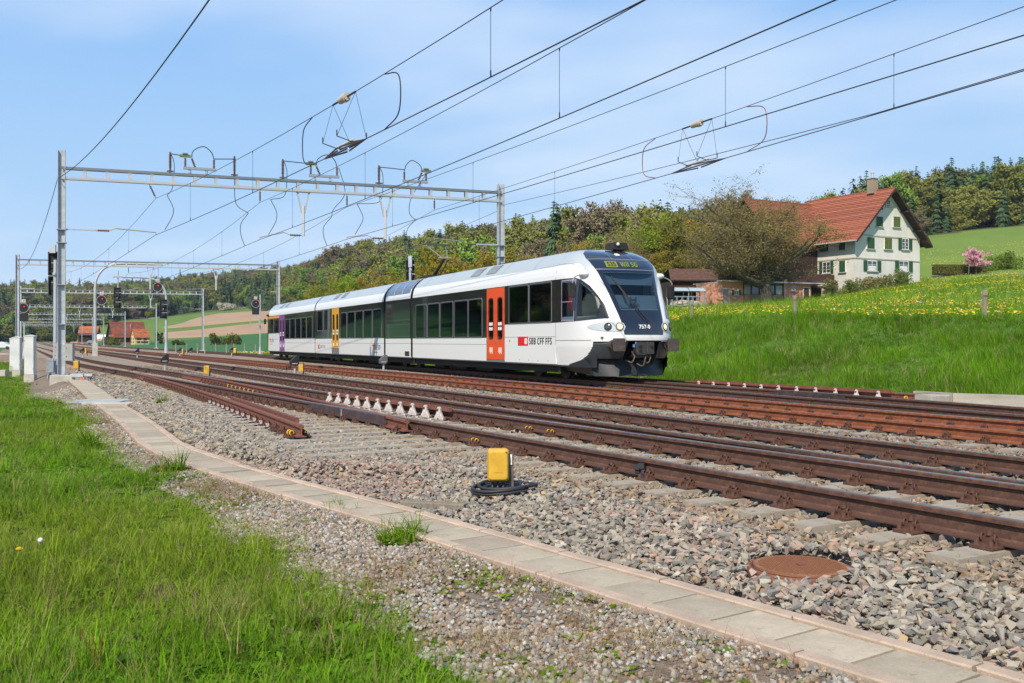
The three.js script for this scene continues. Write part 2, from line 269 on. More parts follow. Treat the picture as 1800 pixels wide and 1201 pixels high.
function drape(name, pxA, pxB, zA, zB, m, lift, nx = 40, nz = 20) {        // a field laid over the ground between two depths
  const pos = [], uv = [], idx = [];
  for (let j = 0; j <= nz; j++) for (let i = 0; i <= nx; i++) { const px = lerp(pxA, pxB, i / nx), Z = lerp(zA(px), zB(px), j / nz), X = atPx(px, Z); const edge = Math.min(i, nx - i, j, nz - j) === 0 ? -0.6 : 0; pos.push(X, gh(X, Z) + lift + edge, -Z); uv.push(X, Z); if (i < nx && j < nz) { const a = j * (nx + 1) + i; idx.push(a, a + 1, a + nx + 1, a + 1, a + nx + 2, a + nx + 1); } }
  const g = new THREE.BufferGeometry(); g.setAttribute('position', new THREE.Float32BufferAttribute(pos, 3)); g.setAttribute('uv', new THREE.Float32BufferAttribute(uv, 2)); g.setIndex(idx); g.computeVertexNormals(); return setting(mesh(name, g, m));
}
{
  const T_soil = dataTex(512, (u, v, i, j) => { const a = tfbm(u, v, 5, 5, 121), s = 0.5 + 0.5 * Math.sin((u + 0.02 * tfbm(u, v, 8, 3, 5)) * Math.PI * 2 * 32); return 0.62 + 0.3 * a + 0.1 * s + 0.1 * (hash2(i, j, 1) - 0.5); });
  const soil = mat(0.46, 0.30, 0.19, 1, { map: rep(T_soil, 0.02) });
  drape('ploughed_field', 282, 480, px => lerp(447, 440, (px - 282) / 278), px => lerp(488, 512, sstep(300, 460, px)), soil, 0.35);
  drape('ploughed_field', 286, 480, px => lerp(516, 530, sstep(300, 460, px)), px => lerp(528, 612, sstep(290, 385, px)) - 20 * sstep(420, 520, px), soil, 0.35);
  drape('ploughed_field', 120, 262, () => 448, () => 476, soil, 0.35);
  drape('farm_track', -60, 22, px => 120, px => 122, mat(0.5, 0.45, 0.38, 1), 0.05, 10, 3);
}

// ---------------------------------------------------------------- trackbed and what lies on it
const T_bal = (() => { // crushed stone seen from far away
  const N = 512, pts = [], G = 26; for (let j = 0; j < G; j++) for (let i = 0; i < G; i++) pts.push([(i + hash2(i, j, 1)) / G, (j + hash2(i, j, 2)) / G, hash2(i, j, 3), hash2(i, j, 4)]);
  return dataTex(N, (u, v) => {
    const ci = Math.floor(u * G), cj = Math.floor(v * G); let d1 = 9, d2 = 9, s = null;
    for (let a = -1; a <= 1; a++) for (let b = -1; b <= 1; b++) { const i = (ci + a + G) % G, j = (cj + b + G) % G, p = pts[j * G + i]; let dx = Math.abs(u - p[0]), dy = Math.abs(v - p[1]); if (dx > 0.5) dx = 1 - dx; if (dy > 0.5) dy = 1 - dy; const d = dx * dx + dy * dy; if (d < d1) { d2 = d1; d1 = d; s = p; } else if (d < d2) d2 = d; }
    const gap = sstep(0.0, 0.006, Math.sqrt(d2) - Math.sqrt(d1)), k = (0.35 + 0.65 * s[2]) * (0.45 + 0.55 * gap); return s[3] > 0.85 ? [k * 1.08, k * 0.82, k * 0.74] : [k, k * 0.95, k * 0.88];
  });
})();
{
  const pos = [], uv = [], idx = [], col = [], NX = 84; const zs = []; for (let Z = 1.6; Z < 470; Z += Z < 40 ? 0.25 : Z < 90 ? 0.8 : 4) zs.push(Z);
  zs.forEach((Z, j) => {
    const xl = pathX(Z) - (vergeW(Z) + 0.35) / 0.83, xr = t4(Z) + 4.75 / 0.91;
    for (let i = 0; i <= NX; i++) {
      const X = lerp(xl, xr, i / NX), n = fbm(X * 3.1, Z * 3.1, 3, 6); let y = gh(X, Z) - 0.022 + 0.018 * (n - 0.5); if (i === 0 || i === NX) y -= 0.22; if (Math.hypot(X - 1.83, Z - 6.28) < 0.6) y -= 0.06;
      pos.push(X, y, -Z); uv.push(X, Z);
      const ver = sstep(0.35, 0.0, (X - pathX(Z)) * 0.83), a = fbm(X * 0.5, Z * 0.5, 3, 12); const c = [0.50, 0.42, 0.345]; c[0] = lerp(c[0], 0.44, ver); c[1] = lerp(c[1], 0.34, ver); c[2] = lerp(c[2], 0.25, ver);
      const m = 0.8 + 0.4 * a; col.push(c[0] * m, c[1] * m, c[2] * m);
      if (i < NX && j + 1 < zs.length) { const q = j * (NX + 1) + i; idx.push(q, q + 1, q + NX + 1, q + 1, q + NX + 2, q + NX + 1); }
    }
  });
  const g = new THREE.BufferGeometry(); g.setAttribute('position', new THREE.Float32BufferAttribute(pos, 3)); g.setAttribute('uv', new THREE.Float32BufferAttribute(uv, 2)); g.setAttribute('color', new THREE.Float32BufferAttribute(col, 3)); g.setIndex(idx); g.computeVertexNormals();
  setting(mesh('trackbed', g, new THREE.MeshStandardMaterial({ vertexColors: true, roughness: 1, map: rep(T_bal, 0.75), bumpMap: rep(T_bal, 0.75), bumpScale: 0.03, side: THREE.DoubleSide })));
}

{ // brown earth with grit between footway and grass
  const pos = [], uv = [], idx = [], col = [], N = 14, zs = []; for (let Z = 2.4; Z < 46; Z += 0.2) zs.push(Z);
  zs.forEach((Z, j) => { const xa = pathX(Z) - 0.3 / 0.83, xb = pathX(Z) - (vergeW(Z) + 0.3) / 0.83; for (let i = 0; i <= N; i++) { const X = lerp(xa, xb, i / N), n = fbm(X * 2.4, Z * 2.4, 4, 16); pos.push(X, gh(X, Z) + 0.006 + 0.014 * (n - 0.5) - (i === 0 || i === N ? 0.05 : 0), -Z); uv.push(X, Z); const m = 0.7 + 0.6 * n, r = fbm(X * 0.9, Z * 0.9, 3, 18); col.push(lerp(0.46, 0.36, r) * m, lerp(0.37, 0.26, r) * m, lerp(0.28, 0.18, r) * m); if (i < N && j + 1 < zs.length) { const q = j * (N + 1) + i; idx.push(q, q + 1, q + N + 1, q + 1, q + N + 2, q + N + 1); } } });
  const g = new THREE.BufferGeometry(); g.setAttribute('position', new THREE.Float32BufferAttribute(pos, 3)); g.setAttribute('uv', new THREE.Float32BufferAttribute(uv, 2)); g.setAttribute('color', new THREE.Float32BufferAttribute(col, 3)); g.setIndex(idx); g.computeVertexNormals();
  setting(mesh('verge_soil', g, new THREE.MeshStandardMaterial({ vertexColors: true, roughness: 1, map: rep(T.fine, 1.4), bumpMap: rep(T.fine, 2.2), bumpScale: 0.02, side: THREE.DoubleSide })));
}

// rails, sleepers, fastenings
const RAIL = [[-0.031, -0.001], [0.031, -0.001], [0.036, -0.008], [0.036, -0.036], [0.012, -0.05], [0.008, -0.062], [0.008, -0.128], [0.02, -0.142], [0.07, -0.155], [0.07, -0.166], [-0.07, -0.166], [-0.07, -0.155], [-0.02, -0.142], [-0.008, -0.128], [-0.008, -0.062], [-0.012, -0.05], [-0.036, -0.036], [-0.036, -0.008]];
const zList = (a, b) => { const o = []; let Z = a; while (Z < b) { o.push(Z); Z += Z < 60 ? 1.0 : 4; } o.push(b); return o; };
function rail(parent, pts, m, top, prof = RAIL, name = 'rail') { const r = mesh(name, sweep(prof, pts), m, parent); if (top) { const w = 0.028; mesh('running_surface', sweep([[-w, -0.002], [w, -0.002], [w - 0.006, 0.0022], [-w + 0.006, 0.0022]], pts), top, r); } return r; }
function fastenerGeo(simple = false) {                                     // rail seat: ribbed plate, two clamps with bolts and coil springs; local x across the rail, z along it
  const g = [box(0.36, 0.02, 0.17, 0, -0.177, 0, 0, 0.004)];
  for (const s of [-1, 1]) {
    g.push(box(0.035, 0.045, 0.13, s * 0.092, -0.147, 0, 0, 0.004), box(0.06, 0.024, 0.06, s * 0.064, -0.122, 0, 0, 0.004));
    g.push(cyl(V(s * 0.085, -0.13, 0), V(s * 0.085, -0.072, 0), 0.012, 0.012, 6), cyl(V(s * 0.085, -0.108, 0), V(s * 0.085, -0.084, 0), 0.023, 0.021, 6));
    if (!simple) { const t = new THREE.TorusGeometry(0.024, 0.008, 5, 9); t.rotateY(0.35); for (const q of [-1, 1]) g.push(clean(t.clone().translate(s * 0.095, -0.124, q * 0.048))); }
    for (const q of [-1, 1]) g.push(cyl(V(s * 0.145, -0.168, q * 0.052), V(s * 0.145, -0.138, q * 0.052), 0.02, 0.016, 6));
  }
  return merge(g);
}
const FAST = fastenerGeo(), FASTS = fastenerGeo(true);
const SLEEP = (near, far, w = 0.27) => { const L = near + far, g = new THREE.BoxGeometry(L, 0.2, w, 1, 1, 1), p = g.attributes.position; for (let i = 0; i < p.count; i++) if (p.getY(i) > 0) p.setZ(i, p.getZ(i) * 0.86); else p.setX(i, p.getX(i) * 1.01); g.translate((far - near) / 2, -0.288, 0); return boxUV(g); };
const stdSleeper = SLEEP(1.3, 1.3);
function instanced(name, geo, m, list, parent = scene, stuff = true) {    // list of {m: Matrix4, c?: Color}
  const im = shadow(new THREE.InstancedMesh(geo, m, list.length)); im.name = parent === scene ? numbered(name) : name; const white = rgb(1, 1, 1), any = list.some(q => q.c);
  list.forEach((q, i) => { im.setMatrixAt(i, q.m); if (any) im.setColorAt(i, q.c || white); }); if (stuff) im.userData.kind = 'stuff'; parent.add(im); return im;
}
const place = (pos, yaw = 0, s = 1, q) => new THREE.Matrix4().compose(pos, q || new THREE.Quaternion().setFromAxisAngle(_up, yaw), typeof s === 'number' ? V(s, s, s) : s);
const TRACKS = [
  ['railway track with rusty brown rails beside the concrete footway and yellow box', M.rustDark, [M.railTopDull, M.railTop], 4.2, 30, 4.2],
  ['railway track with dark brown rails between the nearest track and the orange rusty track', M.rustDark, [M.railTopDull, M.railTop], 6.5, 32, 6.5],
  ['railway track with bright orange rusty rails in front of the train', M.rustOrange, [M.rustRed, M.railTop], 10, 34, 10],
  ['railway track that carries the white passenger train', M.rustDark, [M.railTopDull, M.railTopDull], 13, 34, 13]];
const trackThings = TRACKS.map(([label, rm, tops, z0, zInd], k) => {
  const t = TR[k], o = thing('railway_track', label, 'railway track', undefined, 0);
  for (const s of [0, 1]) { const off = s ? 0.75 : -0.75; rail(o, zList(2.2, k === 3 ? 460 : 460).map(Z => onTrack(t, Z, off)), rm, tops[s]); }
  const far = [], farF = [], rnd = rng(40 + k); let Z = z0 - 2.6;
  while (Z < 210) {
    const c = 1 / Math.hypot(1, slopeOf(t, Z)), turnoutA = k === 0 && Z > 12.9 && Z < 34, turnoutB = k === 3 && Z > 20 && Z < 44, yaw = yawOf(t, Z);
    const base = onTrack(t, Z), wob = (rnd() - 0.5) * 0.012;
    const near = turnoutA ? 1.25 + e1(Z) * 0.87 : 1.3, fr = turnoutB ? 1.25 + e4(Z) * 0.9 : 1.3;
    if (Z < zInd) {
      const sl = mesh('sleeper', turnoutA || turnoutB ? SLEEP(near, fr, 0.29) : stdSleeper, M.sleeper, o); sl.position.copy(base); sl.position.y -= rnd() * 0.006; sl.rotation.y = -yaw + wob;
      for (const s of [-0.75, 0.75]) {
        const yel = (k === 0 && s < 0 && Math.abs(Z - 13.2) < 0.3) || (k === 0 && s > 0 && Z > 13.6 && Z < 14.6); const f = mesh('rail_fastening', FAST, M.rustClip, o); f.position.copy(onTrack(t, Z, s)); f.rotation.y = -yaw;
        if (yel) { const tg = new THREE.TorusGeometry(0.023, 0.008, 5, 9); for (const q of [-0.05, 0.05]) mesh('yellow_spring', clean(tg.clone().translate(-0.095, -0.118, q)), M.yellowClip, f); }
      }
    } else { const q = new THREE.Quaternion().setFromAxisAngle(_up, -yaw); far.push({ m: place(base, 0, 1, q) }); if (Z < 130) for (const s of [-0.75, 0.75]) farF.push({ m: place(onTrack(t, Z, s), 0, 1, q) }); }
    Z += 0.6 * c;
  }
  instanced('distant_sleepers', stdSleeper, M.sleeper, far, o); instanced('distant_fastenings', FASTS, M.rustClip, farF, o);
  return o;
});

// unfinished turnouts: the branch rails that end in the ballast
{
  const o = thing('turnout_branch', 'unfinished turnout branch whose red brown rails end in the ballast', 'turnout');
  const outer = (Z, d = 0, y = 0) => V(t1(Z) - 0.862 - e1(Z) + d, y, -Z), inner = (Z, d = 0, y = 0) => V(t1(Z) + 0.862 - e1(Z) + d, y, -Z);
  const zz = (a, b, s = 0.5) => { const r = []; for (let Z = a; Z < b; Z += s) r.push(Z); r.push(b); return r; };
  rail(o, zz(13.55, 36).map(Z => outer(Z, -0.035 * sstep(30, 36, Z))), M.rustRed, M.rustRed);
  rail(o, zz(14.4, 36).map(Z => inner(Z, -0.10 * sstep(28, 36, Z), 0.001)), M.rustRed, M.rustRed);
  const GP = [[-0.03, 0.012], [0.03, 0.012], [0.03, -0.06], [0.012, -0.07], [0.012, -0.14], [0.05, -0.15], [-0.05, -0.15], [-0.012, -0.14], [-0.012, -0.07], [-0.03, -0.06]];
  mesh('check_rail', sweep(GP, zz(14.7, 20.4).map(Z => outer(Z, 0.2))), M.rustRed, o);
  mesh('crossing_block', sweep([[-0.11, -0.004], [0.02, -0.004], [0.02, -0.15], [-0.11, -0.15]], zz(15.3, 18.7).map(Z => V(t1(Z) - 0.862 + lerp(-0.02, 0.045, sstep(15.3, 18.7, Z)), 0, -Z))), M.purpleSteel, o);
  mesh('joint_mark', box(0.012, 0.12, 0.02, t1(17.0) - 0.862 - 0.105, -0.07, -17.0, -0.5), M.whitePaint, o);
  // rail seats of the branch, the outer ones painted white, two with yellow springs
  for (let Z = 13.8, i = 0; Z < 34; Z += 0.535, i++) {
    const f = mesh('rail_fastening', FAST, M.rustClip, o); f.position.copy(outer(Z)); f.rotation.y = 0.52 + 0.03;
    if (i > 2 && i < 15) { mesh('white_clip', [box(0.16, 0.014, 0.07, -0.2, -0.17, 0.05), box(0.04, 0.05, 0.05, -0.12, -0.14, 0.05)], M.whitePaint, f); }
    if (i === 0) { const tg = new THREE.TorusGeometry(0.03, 0.011, 5, 9); for (const [a, b] of [[-0.1, -0.05], [-0.1, 0.05], [0.1, 0]]) mesh('yellow_spring', clean(tg.clone().translate(a, -0.118, b)), M.yellowClip, f); }
    if (Z > 17 && Z < 33) { const h = mesh('rail_fastening', FAST, M.rustClip, o); h.position.copy(inner(Z)); h.rotation.y = 0.53; if (Z > 25 && Z < 28.5) mesh('yellow_spring', clean(new THREE.TorusGeometry(0.03, 0.011, 5, 9).translate(-0.1, -0.115, 0)), M.yellowClip, h); }
  }
  mesh('rail_fastening', FAST, M.rustClip, o).position.copy(inner(14.6));
  // the dead end on the far side of the train's track
  const p = thing('turnout_branch', 'unfinished turnout branch ending against a concrete block below the grass bank', 'turnout');
  const outer4 = (Z, d = 0, y = 0) => V(t4(Z) + 0.82 + e4(Z) + d, y, -(Z)), inner4 = (Z, d = 0, y = 0) => V(t4(Z) - 0.82 + e4(Z) + d, y, -Z);
  rail(p, zz(21.1, 45).map(Z => outer4(Z)), M.rustRed, M.rustRed); rail(p, zz(21.9, 45).map(Z => inner4(Z, 0, 0.001)), M.rustDark, M.rustDark);
  mesh('crossing_block', sweep([[-0.06, -0.004], [0.08, -0.004], [0.08, -0.15], [-0.06, -0.15]], zz(21.4, 26).map(Z => V(t4(Z) + 0.82, 0, -Z))), M.purpleSteel, p);
  for (let Z = 21.6; Z < 40; Z += 0.55) { const f = mesh('rail_fastening', FAST, M.rustClip, p); f.position.copy(outer4(Z)); f.rotation.y = 0.43; }
  mesh('yellow_spring', clean(new THREE.TorusGeometry(0.035, 0.012, 5, 9)), M.yellowClip, p).position.copy(outer4(21.9, -0.12, -0.1));
  // raised check rails on white painted chairs
  const chair = () => { const g = [extr([[-0.115, 0], [0.115, 0], [0.09, 0.03], [0.04, 0.13], [0.037, 0.19], [0.015, 0.215], [-0.015, 0.215], [-0.037, 0.19], [-0.045, 0.12], [-0.09, 0.03]], 0.035, [], 0.006), box(0.07, 0.022, 0.2, -0.1, 0.011, 0.06), box(0.06, 0.03, 0.09, 0.09, 0.015, 0.03)]; return merge(g); };
  const CH = chair();
  const make = (label, fn, zs, raise, n, dx, turn) => {
    const c = thing('check_rail_assembly', label, 'check rail'); mesh('check_rail', sweep([[-0.022, raise], [0.022, raise], [0.022, raise - 0.075], [-0.022, raise - 0.075]], zs.map(Z => fn(Z, 0))), M.rustRed, c);
    for (let i = 0; i < n; i++) { const Z = lerp(zs[0] + 0.25, zs[zs.length - 1] - 0.2, i / (n - 1)), k = mesh('white_chair', CH, M.whitePaint, c); k.position.copy(fn(Z, dx)); k.position.y = -0.19; k.rotation.y = turn; mesh('chair_bolt', cyl(V(-0.018, 0.165, 0.03), V(-0.018, 0.165, 0.058), 0.018, 0.018, 8), M.rustClip, k); }
  };
  make('raised check rail on eleven white chairs of the nearest track', (Z, d) => V(t1(Z) + 0.862 - 0.09 + d, 0, -Z), zz(16.75, 22.1), 0.03, 11, -0.06, 1.04 - Math.PI / 2);
  make('raised check rail on white chairs below the grass bank', (Z, d) => V(t4(Z) + 0.82 + e4(Z) - 0.09 + d, 0, -Z), zz(22.3, 28.4), 0.05, 11, -0.05, 1.15 - Math.PI / 2);
}

// ---------------------------------------------------------------- footway of cable trough lids
function polyAt(list, s) { for (let i = 0; i + 1 < list.length; i++) { const d = Math.hypot(list[i + 1][0] - list[i][0], list[i + 1][1] - list[i][1]); if (s <= d || i + 2 === list.length) { const t = s / d; return { X: lerp(list[i][0], list[i + 1][0], t), Z: lerp(list[i][1], list[i + 1][1], t), dx: (list[i + 1][0] - list[i][0]) / d, dz: (list[i + 1][1] - list[i][1]) / d }; } s -= d; } }
{
  const foot = setting(new THREE.Group()); foot.name = numbered('footway'); scene.add(foot); const rnd = rng(77);
  const slabGeo = [0.405, 0.42, 0.43].map(l => box(l, 0.06, 0.385, 0, 0, 0, 0, 0.006)), kerbGeo = [0.985, 0.99].map(l => box(l, 0.15, 0.1, 0, 0, 0, 0, 0.008));
  const slabMat = [0.9, 1.0, 1.1, 0.82].map(k => mat(0.53 * k, 0.455 * k, 0.345 * k, 0.93, { map: M.concrete.map, bumpMap: M.concrete.bumpMap, bumpScale: 0.002 }));
  const kerbMat = [0.92, 1.02].map(k => mat(0.60 * k, 0.465 * k, 0.36 * k, 0.93, { map: M.kerb.map, bumpMap: M.kerb.bumpMap, bumpScale: 0.002 }));
  const lay = (geo, m, name, p, off, y, tilt) => { const o = mesh(name, geo, m, foot), nx = p.dz, nz = -p.dx, X = p.X + nx * off, Z = p.Z + nz * off; o.position.set(X, y, -Z); o.rotation.set(tilt * (rnd() - 0.5), Math.atan2(p.dz, p.dx), tilt * (rnd() - 0.5)); return o; };
  for (let s = 0.1; s < 24.6; s += 0.432) { const p = polyAt(PATH, s); lay(slabGeo[(rnd() * 3) | 0], slabMat[(rnd() * 4) | 0], 'trough_lid', p, 0, gh(p.X, p.Z) - 0.005 + rnd() * 0.005, 0.016); }
  for (const side of [-1, 1]) for (let s = 0.2 + (side > 0 ? 0.4 : 0); s < 24.3; s += 1.0) { const p = polyAt(PATH, s); lay(kerbGeo[(rnd() * 2) | 0], kerbMat[(rnd() * 2) | 0], 'kerb_stone', p, side * 0.247, gh(p.X, p.Z) - 0.035 + rnd() * 0.004, 0.008); }
  for (let s = 26.9; s < 41; s += 1.0) { const p = polyAt(PATH, s); lay(box(0.985, 0.06, 0.62, 0, 0, 0, 0, 0.006), slabMat[1 + ((rnd() * 2) | 0)], 'wide_lid', p, 0, gh(p.X, p.Z) + 0.02, 0.006); }
  const pg = polyAt(PATH, 25.7), gr = thing('steel_grating', 'galvanised steel grating laid across the concrete footway', 'grating', P(pg.X - 0.1, gh(pg.X, pg.Z) + 0.055, pg.Z), 0.0);
  for (let i = 0; i < 16; i++) mesh('grating_bar', box(1.25, 0.035, 0.022, 0, 0, -0.5 + i * 0.066), M.galvLight, gr);
  mesh('grating_frame', [box(0.04, 0.05, 1.05, -0.63, -0.005, 0), box(0.04, 0.05, 1.05, 0.63, -0.005, 0), box(1.3, 0.05, 0.03, 0, -0.005, -0.53), box(1.3, 0.05, 0.03, 0, -0.005, 0.53)], M.galvLight, gr);
  const pt = polyAt(PATH, 24.7); tagged(mesh('concrete_lintel', box(1.2, 0.07, 0.32, pt.X, gh(pt.X, pt.Z) + 0.03, -pt.Z, 0, 0.01), M.concretePale), 'flat concrete lintel next to the steel grating on the footway', 'lintel');
}
// low concrete edging below the grass bank
{
  const p = thing('retaining_kerb', 'grey concrete edging between ballast and grass bank', 'concrete edging', P(t4(21) + 2.9, -0.3, 21)), q = p.position; let i = 0;
  const pts = []; for (let Z = 22.2; Z > 6; Z -= 1.0) { const X = t4(Z) + 2.95 + 1.7 * sstep(21.2, 19.6, Z) + (Z < 19.6 ? (19.6 - Z) * 0.06 : 0); pts.push(V(X, lerp(0.02, -0.2, sstep(21.4, 12, Z)), -Z)); }
  for (let k = 0; k + 1 < pts.length; k++) { const b = mesh('edging_stone', bar(pts[k].clone().sub(q).add(V(0, -0.15, 0)), pts[k].clone().lerp(pts[k + 1], 0.985).sub(q).add(V(0, -0.15, 0)), 0.12, 0.34), M.concrete, p); }
  mesh('end_block', box(0.55, 0.34, 0.45, pts[0].x - q.x - 0.15, -0.0 - 0.13 - q.y - 0.02, pts[0].z - q.z + 1.25, 0.45, 0.02), M.concrete, p);
}

// ---------------------------------------------------------------- gantries, masts
function wmesh(name, geo, m, g, parent = g) { const k = Array.isArray(geo) ? merge(geo) : geo; k.translate(-g.position.x, -g.position.y, -g.position.z); return mesh(name, k, m, parent); }
function hBeam(at, h, w, yaw, y0) { return [box(w, h, 0.02, 0, h / 2, -w / 2 + 0.01), box(w, h, 0.02, 0, h / 2, w / 2 - 0.01), box(0.014, h, w - 0.045, 0, h / 2, 0)].map(g => g.rotateY(yaw).translate(at.x, y0, at.z)); }
const insul = (a, b, r, n) => { const d = b.clone().sub(a), L = d.length(), pr = [[0.001, 0], [r * 0.45, 0]]; for (let i = 0; i < n; i++) { const y0 = L * (i + 0.15) / n, y1 = L * (i + 0.5) / n, y2 = L * (i + 0.85) / n; pr.push([r * 0.45, y0], [r, y1], [r * 0.5, y2]); } pr.push([r * 0.45, L], [0.001, L]); const g = lathe(pr, 10); g.applyQuaternion(new THREE.Quaternion().setFromUnitVectors(_up, d.normalize())); g.translate(a.x, a.y, a.z); return g; };
const beamPt = (L, R, s, y) => V(lerp(L[0], R[0], s), y, -lerp(L[1], R[1], s));
const GAN = [[[-17.15, 37.9], [-0.5, 44.2]], [[-39.75, 80], [-20.2, 86]], [[-62, 125.5], [-40.7, 131]], [[-88, 178], [-65.8, 184]], [[-113.5, 228], [-91, 234]], [[-141, 284], [-119, 290]], [[-168, 338], [-145, 344]], [[-195, 392], [-172, 398]], [[-222, 446], [-199, 452]]];
const TRK_CONTACT = [5.33, 5.29, 5.43, 5.52], TRK_MESS = [6.77, 6.8, 6.79, 6.83];
const crossS = (L, R, t) => { let s = 0.5; for (let i = 0; i < 30; i++) { const X = lerp(L[0], R[0], s), Z = lerp(L[1], R[1], s); s += (t(Z) - X) / (R[0] - L[0]); } return s; };
const gLabels = ['galvanised steel gantry with pole switches on its beam, beside the train', 'galvanised steel gantry over the tracks just behind the tail of the train', 'galvanised steel gantry second behind the train, next to the arched signal masts', 'slim steel gantry in front of the yellow farmhouse', 'slim steel gantry in front of the red barn gable', 'small far steel gantry beside the dark shed', 'far steel gantry down the line beyond the dark shed', 'very distant steel gantry, second last down the line', 'most distant steel gantry at the end of the line'];
GAN.forEach(([L, R], k) => {
  const r = rise(L[1]), yB = (k === 0 ? 7.8 : 7.78) + r, gyL = k === 0 ? -0.14 : gh(L[0], L[1]) + 0.1, gyR = k === 0 ? 0.1 : Math.max(gh(R[0], R[1]), -0.3) + 0.25;
  const g = thing('catenary_gantry', gLabels[k], 'gantry', P(L[0], gyL, L[1]), 0, 'overhead line gantries along the railway'), big = k < 3, sc = k < 2 ? 1 : 1.1;
  const yaw = Math.atan2(R[1] - L[1], R[0] - L[0]), u = V(R[0] - L[0], 0, -(R[1] - L[1])).normalize(), len = Math.hypot(R[0] - L[0], R[1] - L[1]);
  [[L, gyL], [R, gyR]].forEach(([q, gy], i) => {
    const top = yB + (k === 0 ? (i ? 0.32 : 0.62) : 0.35), m = wmesh('mast', hBeam(P(q[0], 0, q[1]), top - gy, 0.27, yaw + Math.PI / 2, gy), M.galvLight, g);
    const fh = k === 0 && i === 0 ? 0.62 : 0.5; wmesh('foundation', box(0.78, fh, 0.78, q[0], gy - fh / 2, -q[1], yaw, 0.02), M.concretePale, g, m);
    if (big) wmesh('base_plate', [box(0.5, 0.03, 0.5, q[0], gy + 0.015, -q[1], yaw), ...[[-1, -1], [1, -1], [-1, 1], [1, 1]].map(([a, b]) => cyl(V(q[0] + a * 0.2, gy, -q[1] + b * 0.2), V(q[0] + a * 0.2, gy + 0.1, -q[1] + b * 0.2), 0.016, 0.016, 6))], M.galv, g, m);
    if (k === 0) { const cl = []; for (const y of [1.8, 3.3, 4.9, 5.4]) cl.push(box(0.36, 0.03, 0.33, q[0], y, -q[1], yaw)); wmesh('clamp_band', cl, M.galv, g, m); }
  });
  const A = y => beamPt(L, R, 0, y), B = y => beamPt(L, R, 1, y), ch = (y, w, h) => [bar(A(y), B(y), w, h)];
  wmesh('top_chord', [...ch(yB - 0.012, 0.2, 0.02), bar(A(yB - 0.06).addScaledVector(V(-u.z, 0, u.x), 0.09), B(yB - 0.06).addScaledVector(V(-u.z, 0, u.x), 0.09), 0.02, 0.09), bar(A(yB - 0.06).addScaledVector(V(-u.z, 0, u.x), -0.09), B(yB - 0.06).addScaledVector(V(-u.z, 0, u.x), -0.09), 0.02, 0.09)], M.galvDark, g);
  wmesh('bottom_chord', [...ch(yB - 0.48, 0.2, 0.02), bar(A(yB - 0.43).addScaledVector(V(-u.z, 0, u.x), 0.09), B(yB - 0.43).addScaledVector(V(-u.z, 0, u.x), 0.09), 0.02, 0.09), bar(A(yB - 0.43).addScaledVector(V(-u.z, 0, u.x), -0.09), B(yB - 0.43).addScaledVector(V(-u.z, 0, u.x), -0.09), 0.02, 0.09)], M.galvLight, g);
  const nP = Math.round(len / 0.82); const posts = [];
  for (let i = 1; i < nP; i++) { const pt = beamPt(L, R, i / nP, yB - 0.245), gg = [box(0.13, 0.32, 0.02, 0, 0, 0.075), box(0.13, 0.32, 0.02, 0, 0, -0.075)].map(q => q.rotateY(yaw).translate(pt.x, pt.y, pt.z)); if (k < 3) wmesh('beam_post', gg, M.galvLight, g); else posts.push(...gg); }
  if (posts.length) { const o = wmesh('beam_posts', posts, M.galvLight, g); o.userData.kind = 'stuff'; }
  // suspension at each track
  const ss = k === 0 ? [0.19, 0.414, 0.614, 0.828] : TR.map(t => crossS(L, R, t)), vs = k === 0 ? [0.512, 0.706] : [lerp(ss[1], ss[2], 0.42), lerp(ss[2], ss[3], 0.45)];
  if (k < 5) for (const s of vs) {
    const c = beamPt(L, R, s, yB - 0.49), J = beamPt(L, R, s, yB - 1.35), E = beamPt(L, R, s, 5.5 + r);
    wmesh('drop_bracket', [bar(c.clone().addScaledVector(u, -0.24), J.clone().addScaledVector(u, -0.05), 0.07, 0.07), bar(c.clone().addScaledVector(u, 0.24), J.clone().addScaledVector(u, 0.05), 0.07, 0.07), bar(J.clone().add(V(0, 0.3, 0)), E, 0.11, 0.11), bar(c.clone().addScaledVector(u, -0.3), c.clone().addScaledVector(u, 0.3), 0.16, 0.04)], M.galvLight, g);
  }
  if (k < 4) ss.forEach((s, i) => {
    const cont = beamPt(L, R, s, TRK_CONTACT[i] + r), mess = beamPt(L, R, s, TRK_MESS[i] + r), top = beamPt(L, R, s - (k === 0 && i === 0 ? 0.014 : 0), yB - 0.5);
    const ins = wmesh('messenger_insulator', [insul(top.clone().lerp(mess, 0.12), top.clone().lerp(mess, 0.85), 0.05, 7), cyl(top, mess, 0.014, 0.014, 6)], M.porcelain, g);
    // steady arm, insulator and strut from mast or drop bracket
    const from = i === 0 ? beamPt(L, R, 0.004, 5.42 + r) : i === 3 ? beamPt(L, R, 0.995, 5.42 + r) : beamPt(L, R, vs[i - 1], 5.52 + r);
    const dir = cont.clone().sub(from); dir.y = 0; const D = dir.length(); dir.normalize(); const iL = i === 0 || i === 3 ? D * 0.36 : 0.12;
    const a = from.clone().addScaledVector(dir, iL), b = a.clone().addScaledVector(dir, 0.42), kx = b.clone().addScaledVector(dir, 0.24).add(V(0, 0.1, 0));
    if (iL > 0.3) wmesh('strut', bar(from, a, 0.06, 0.05), M.galvLight, g);
    wmesh('arm_insulator', [insul(a, b, 0.055, 6), cyl(from, a, 0.02, 0.02, 6)], M.porcelain, g);
    wmesh('steady_arm', [cyl(b, kx, 0.014, 0.014, 6), cyl(kx, cont.clone().add(V(0, 0.09, 0)), 0.022, 0.018, 6), cyl(cont.clone().add(V(0, 0.09, 0)), cont, 0.014, 0.014, 5)], M.insulatorGrey, g);
  });
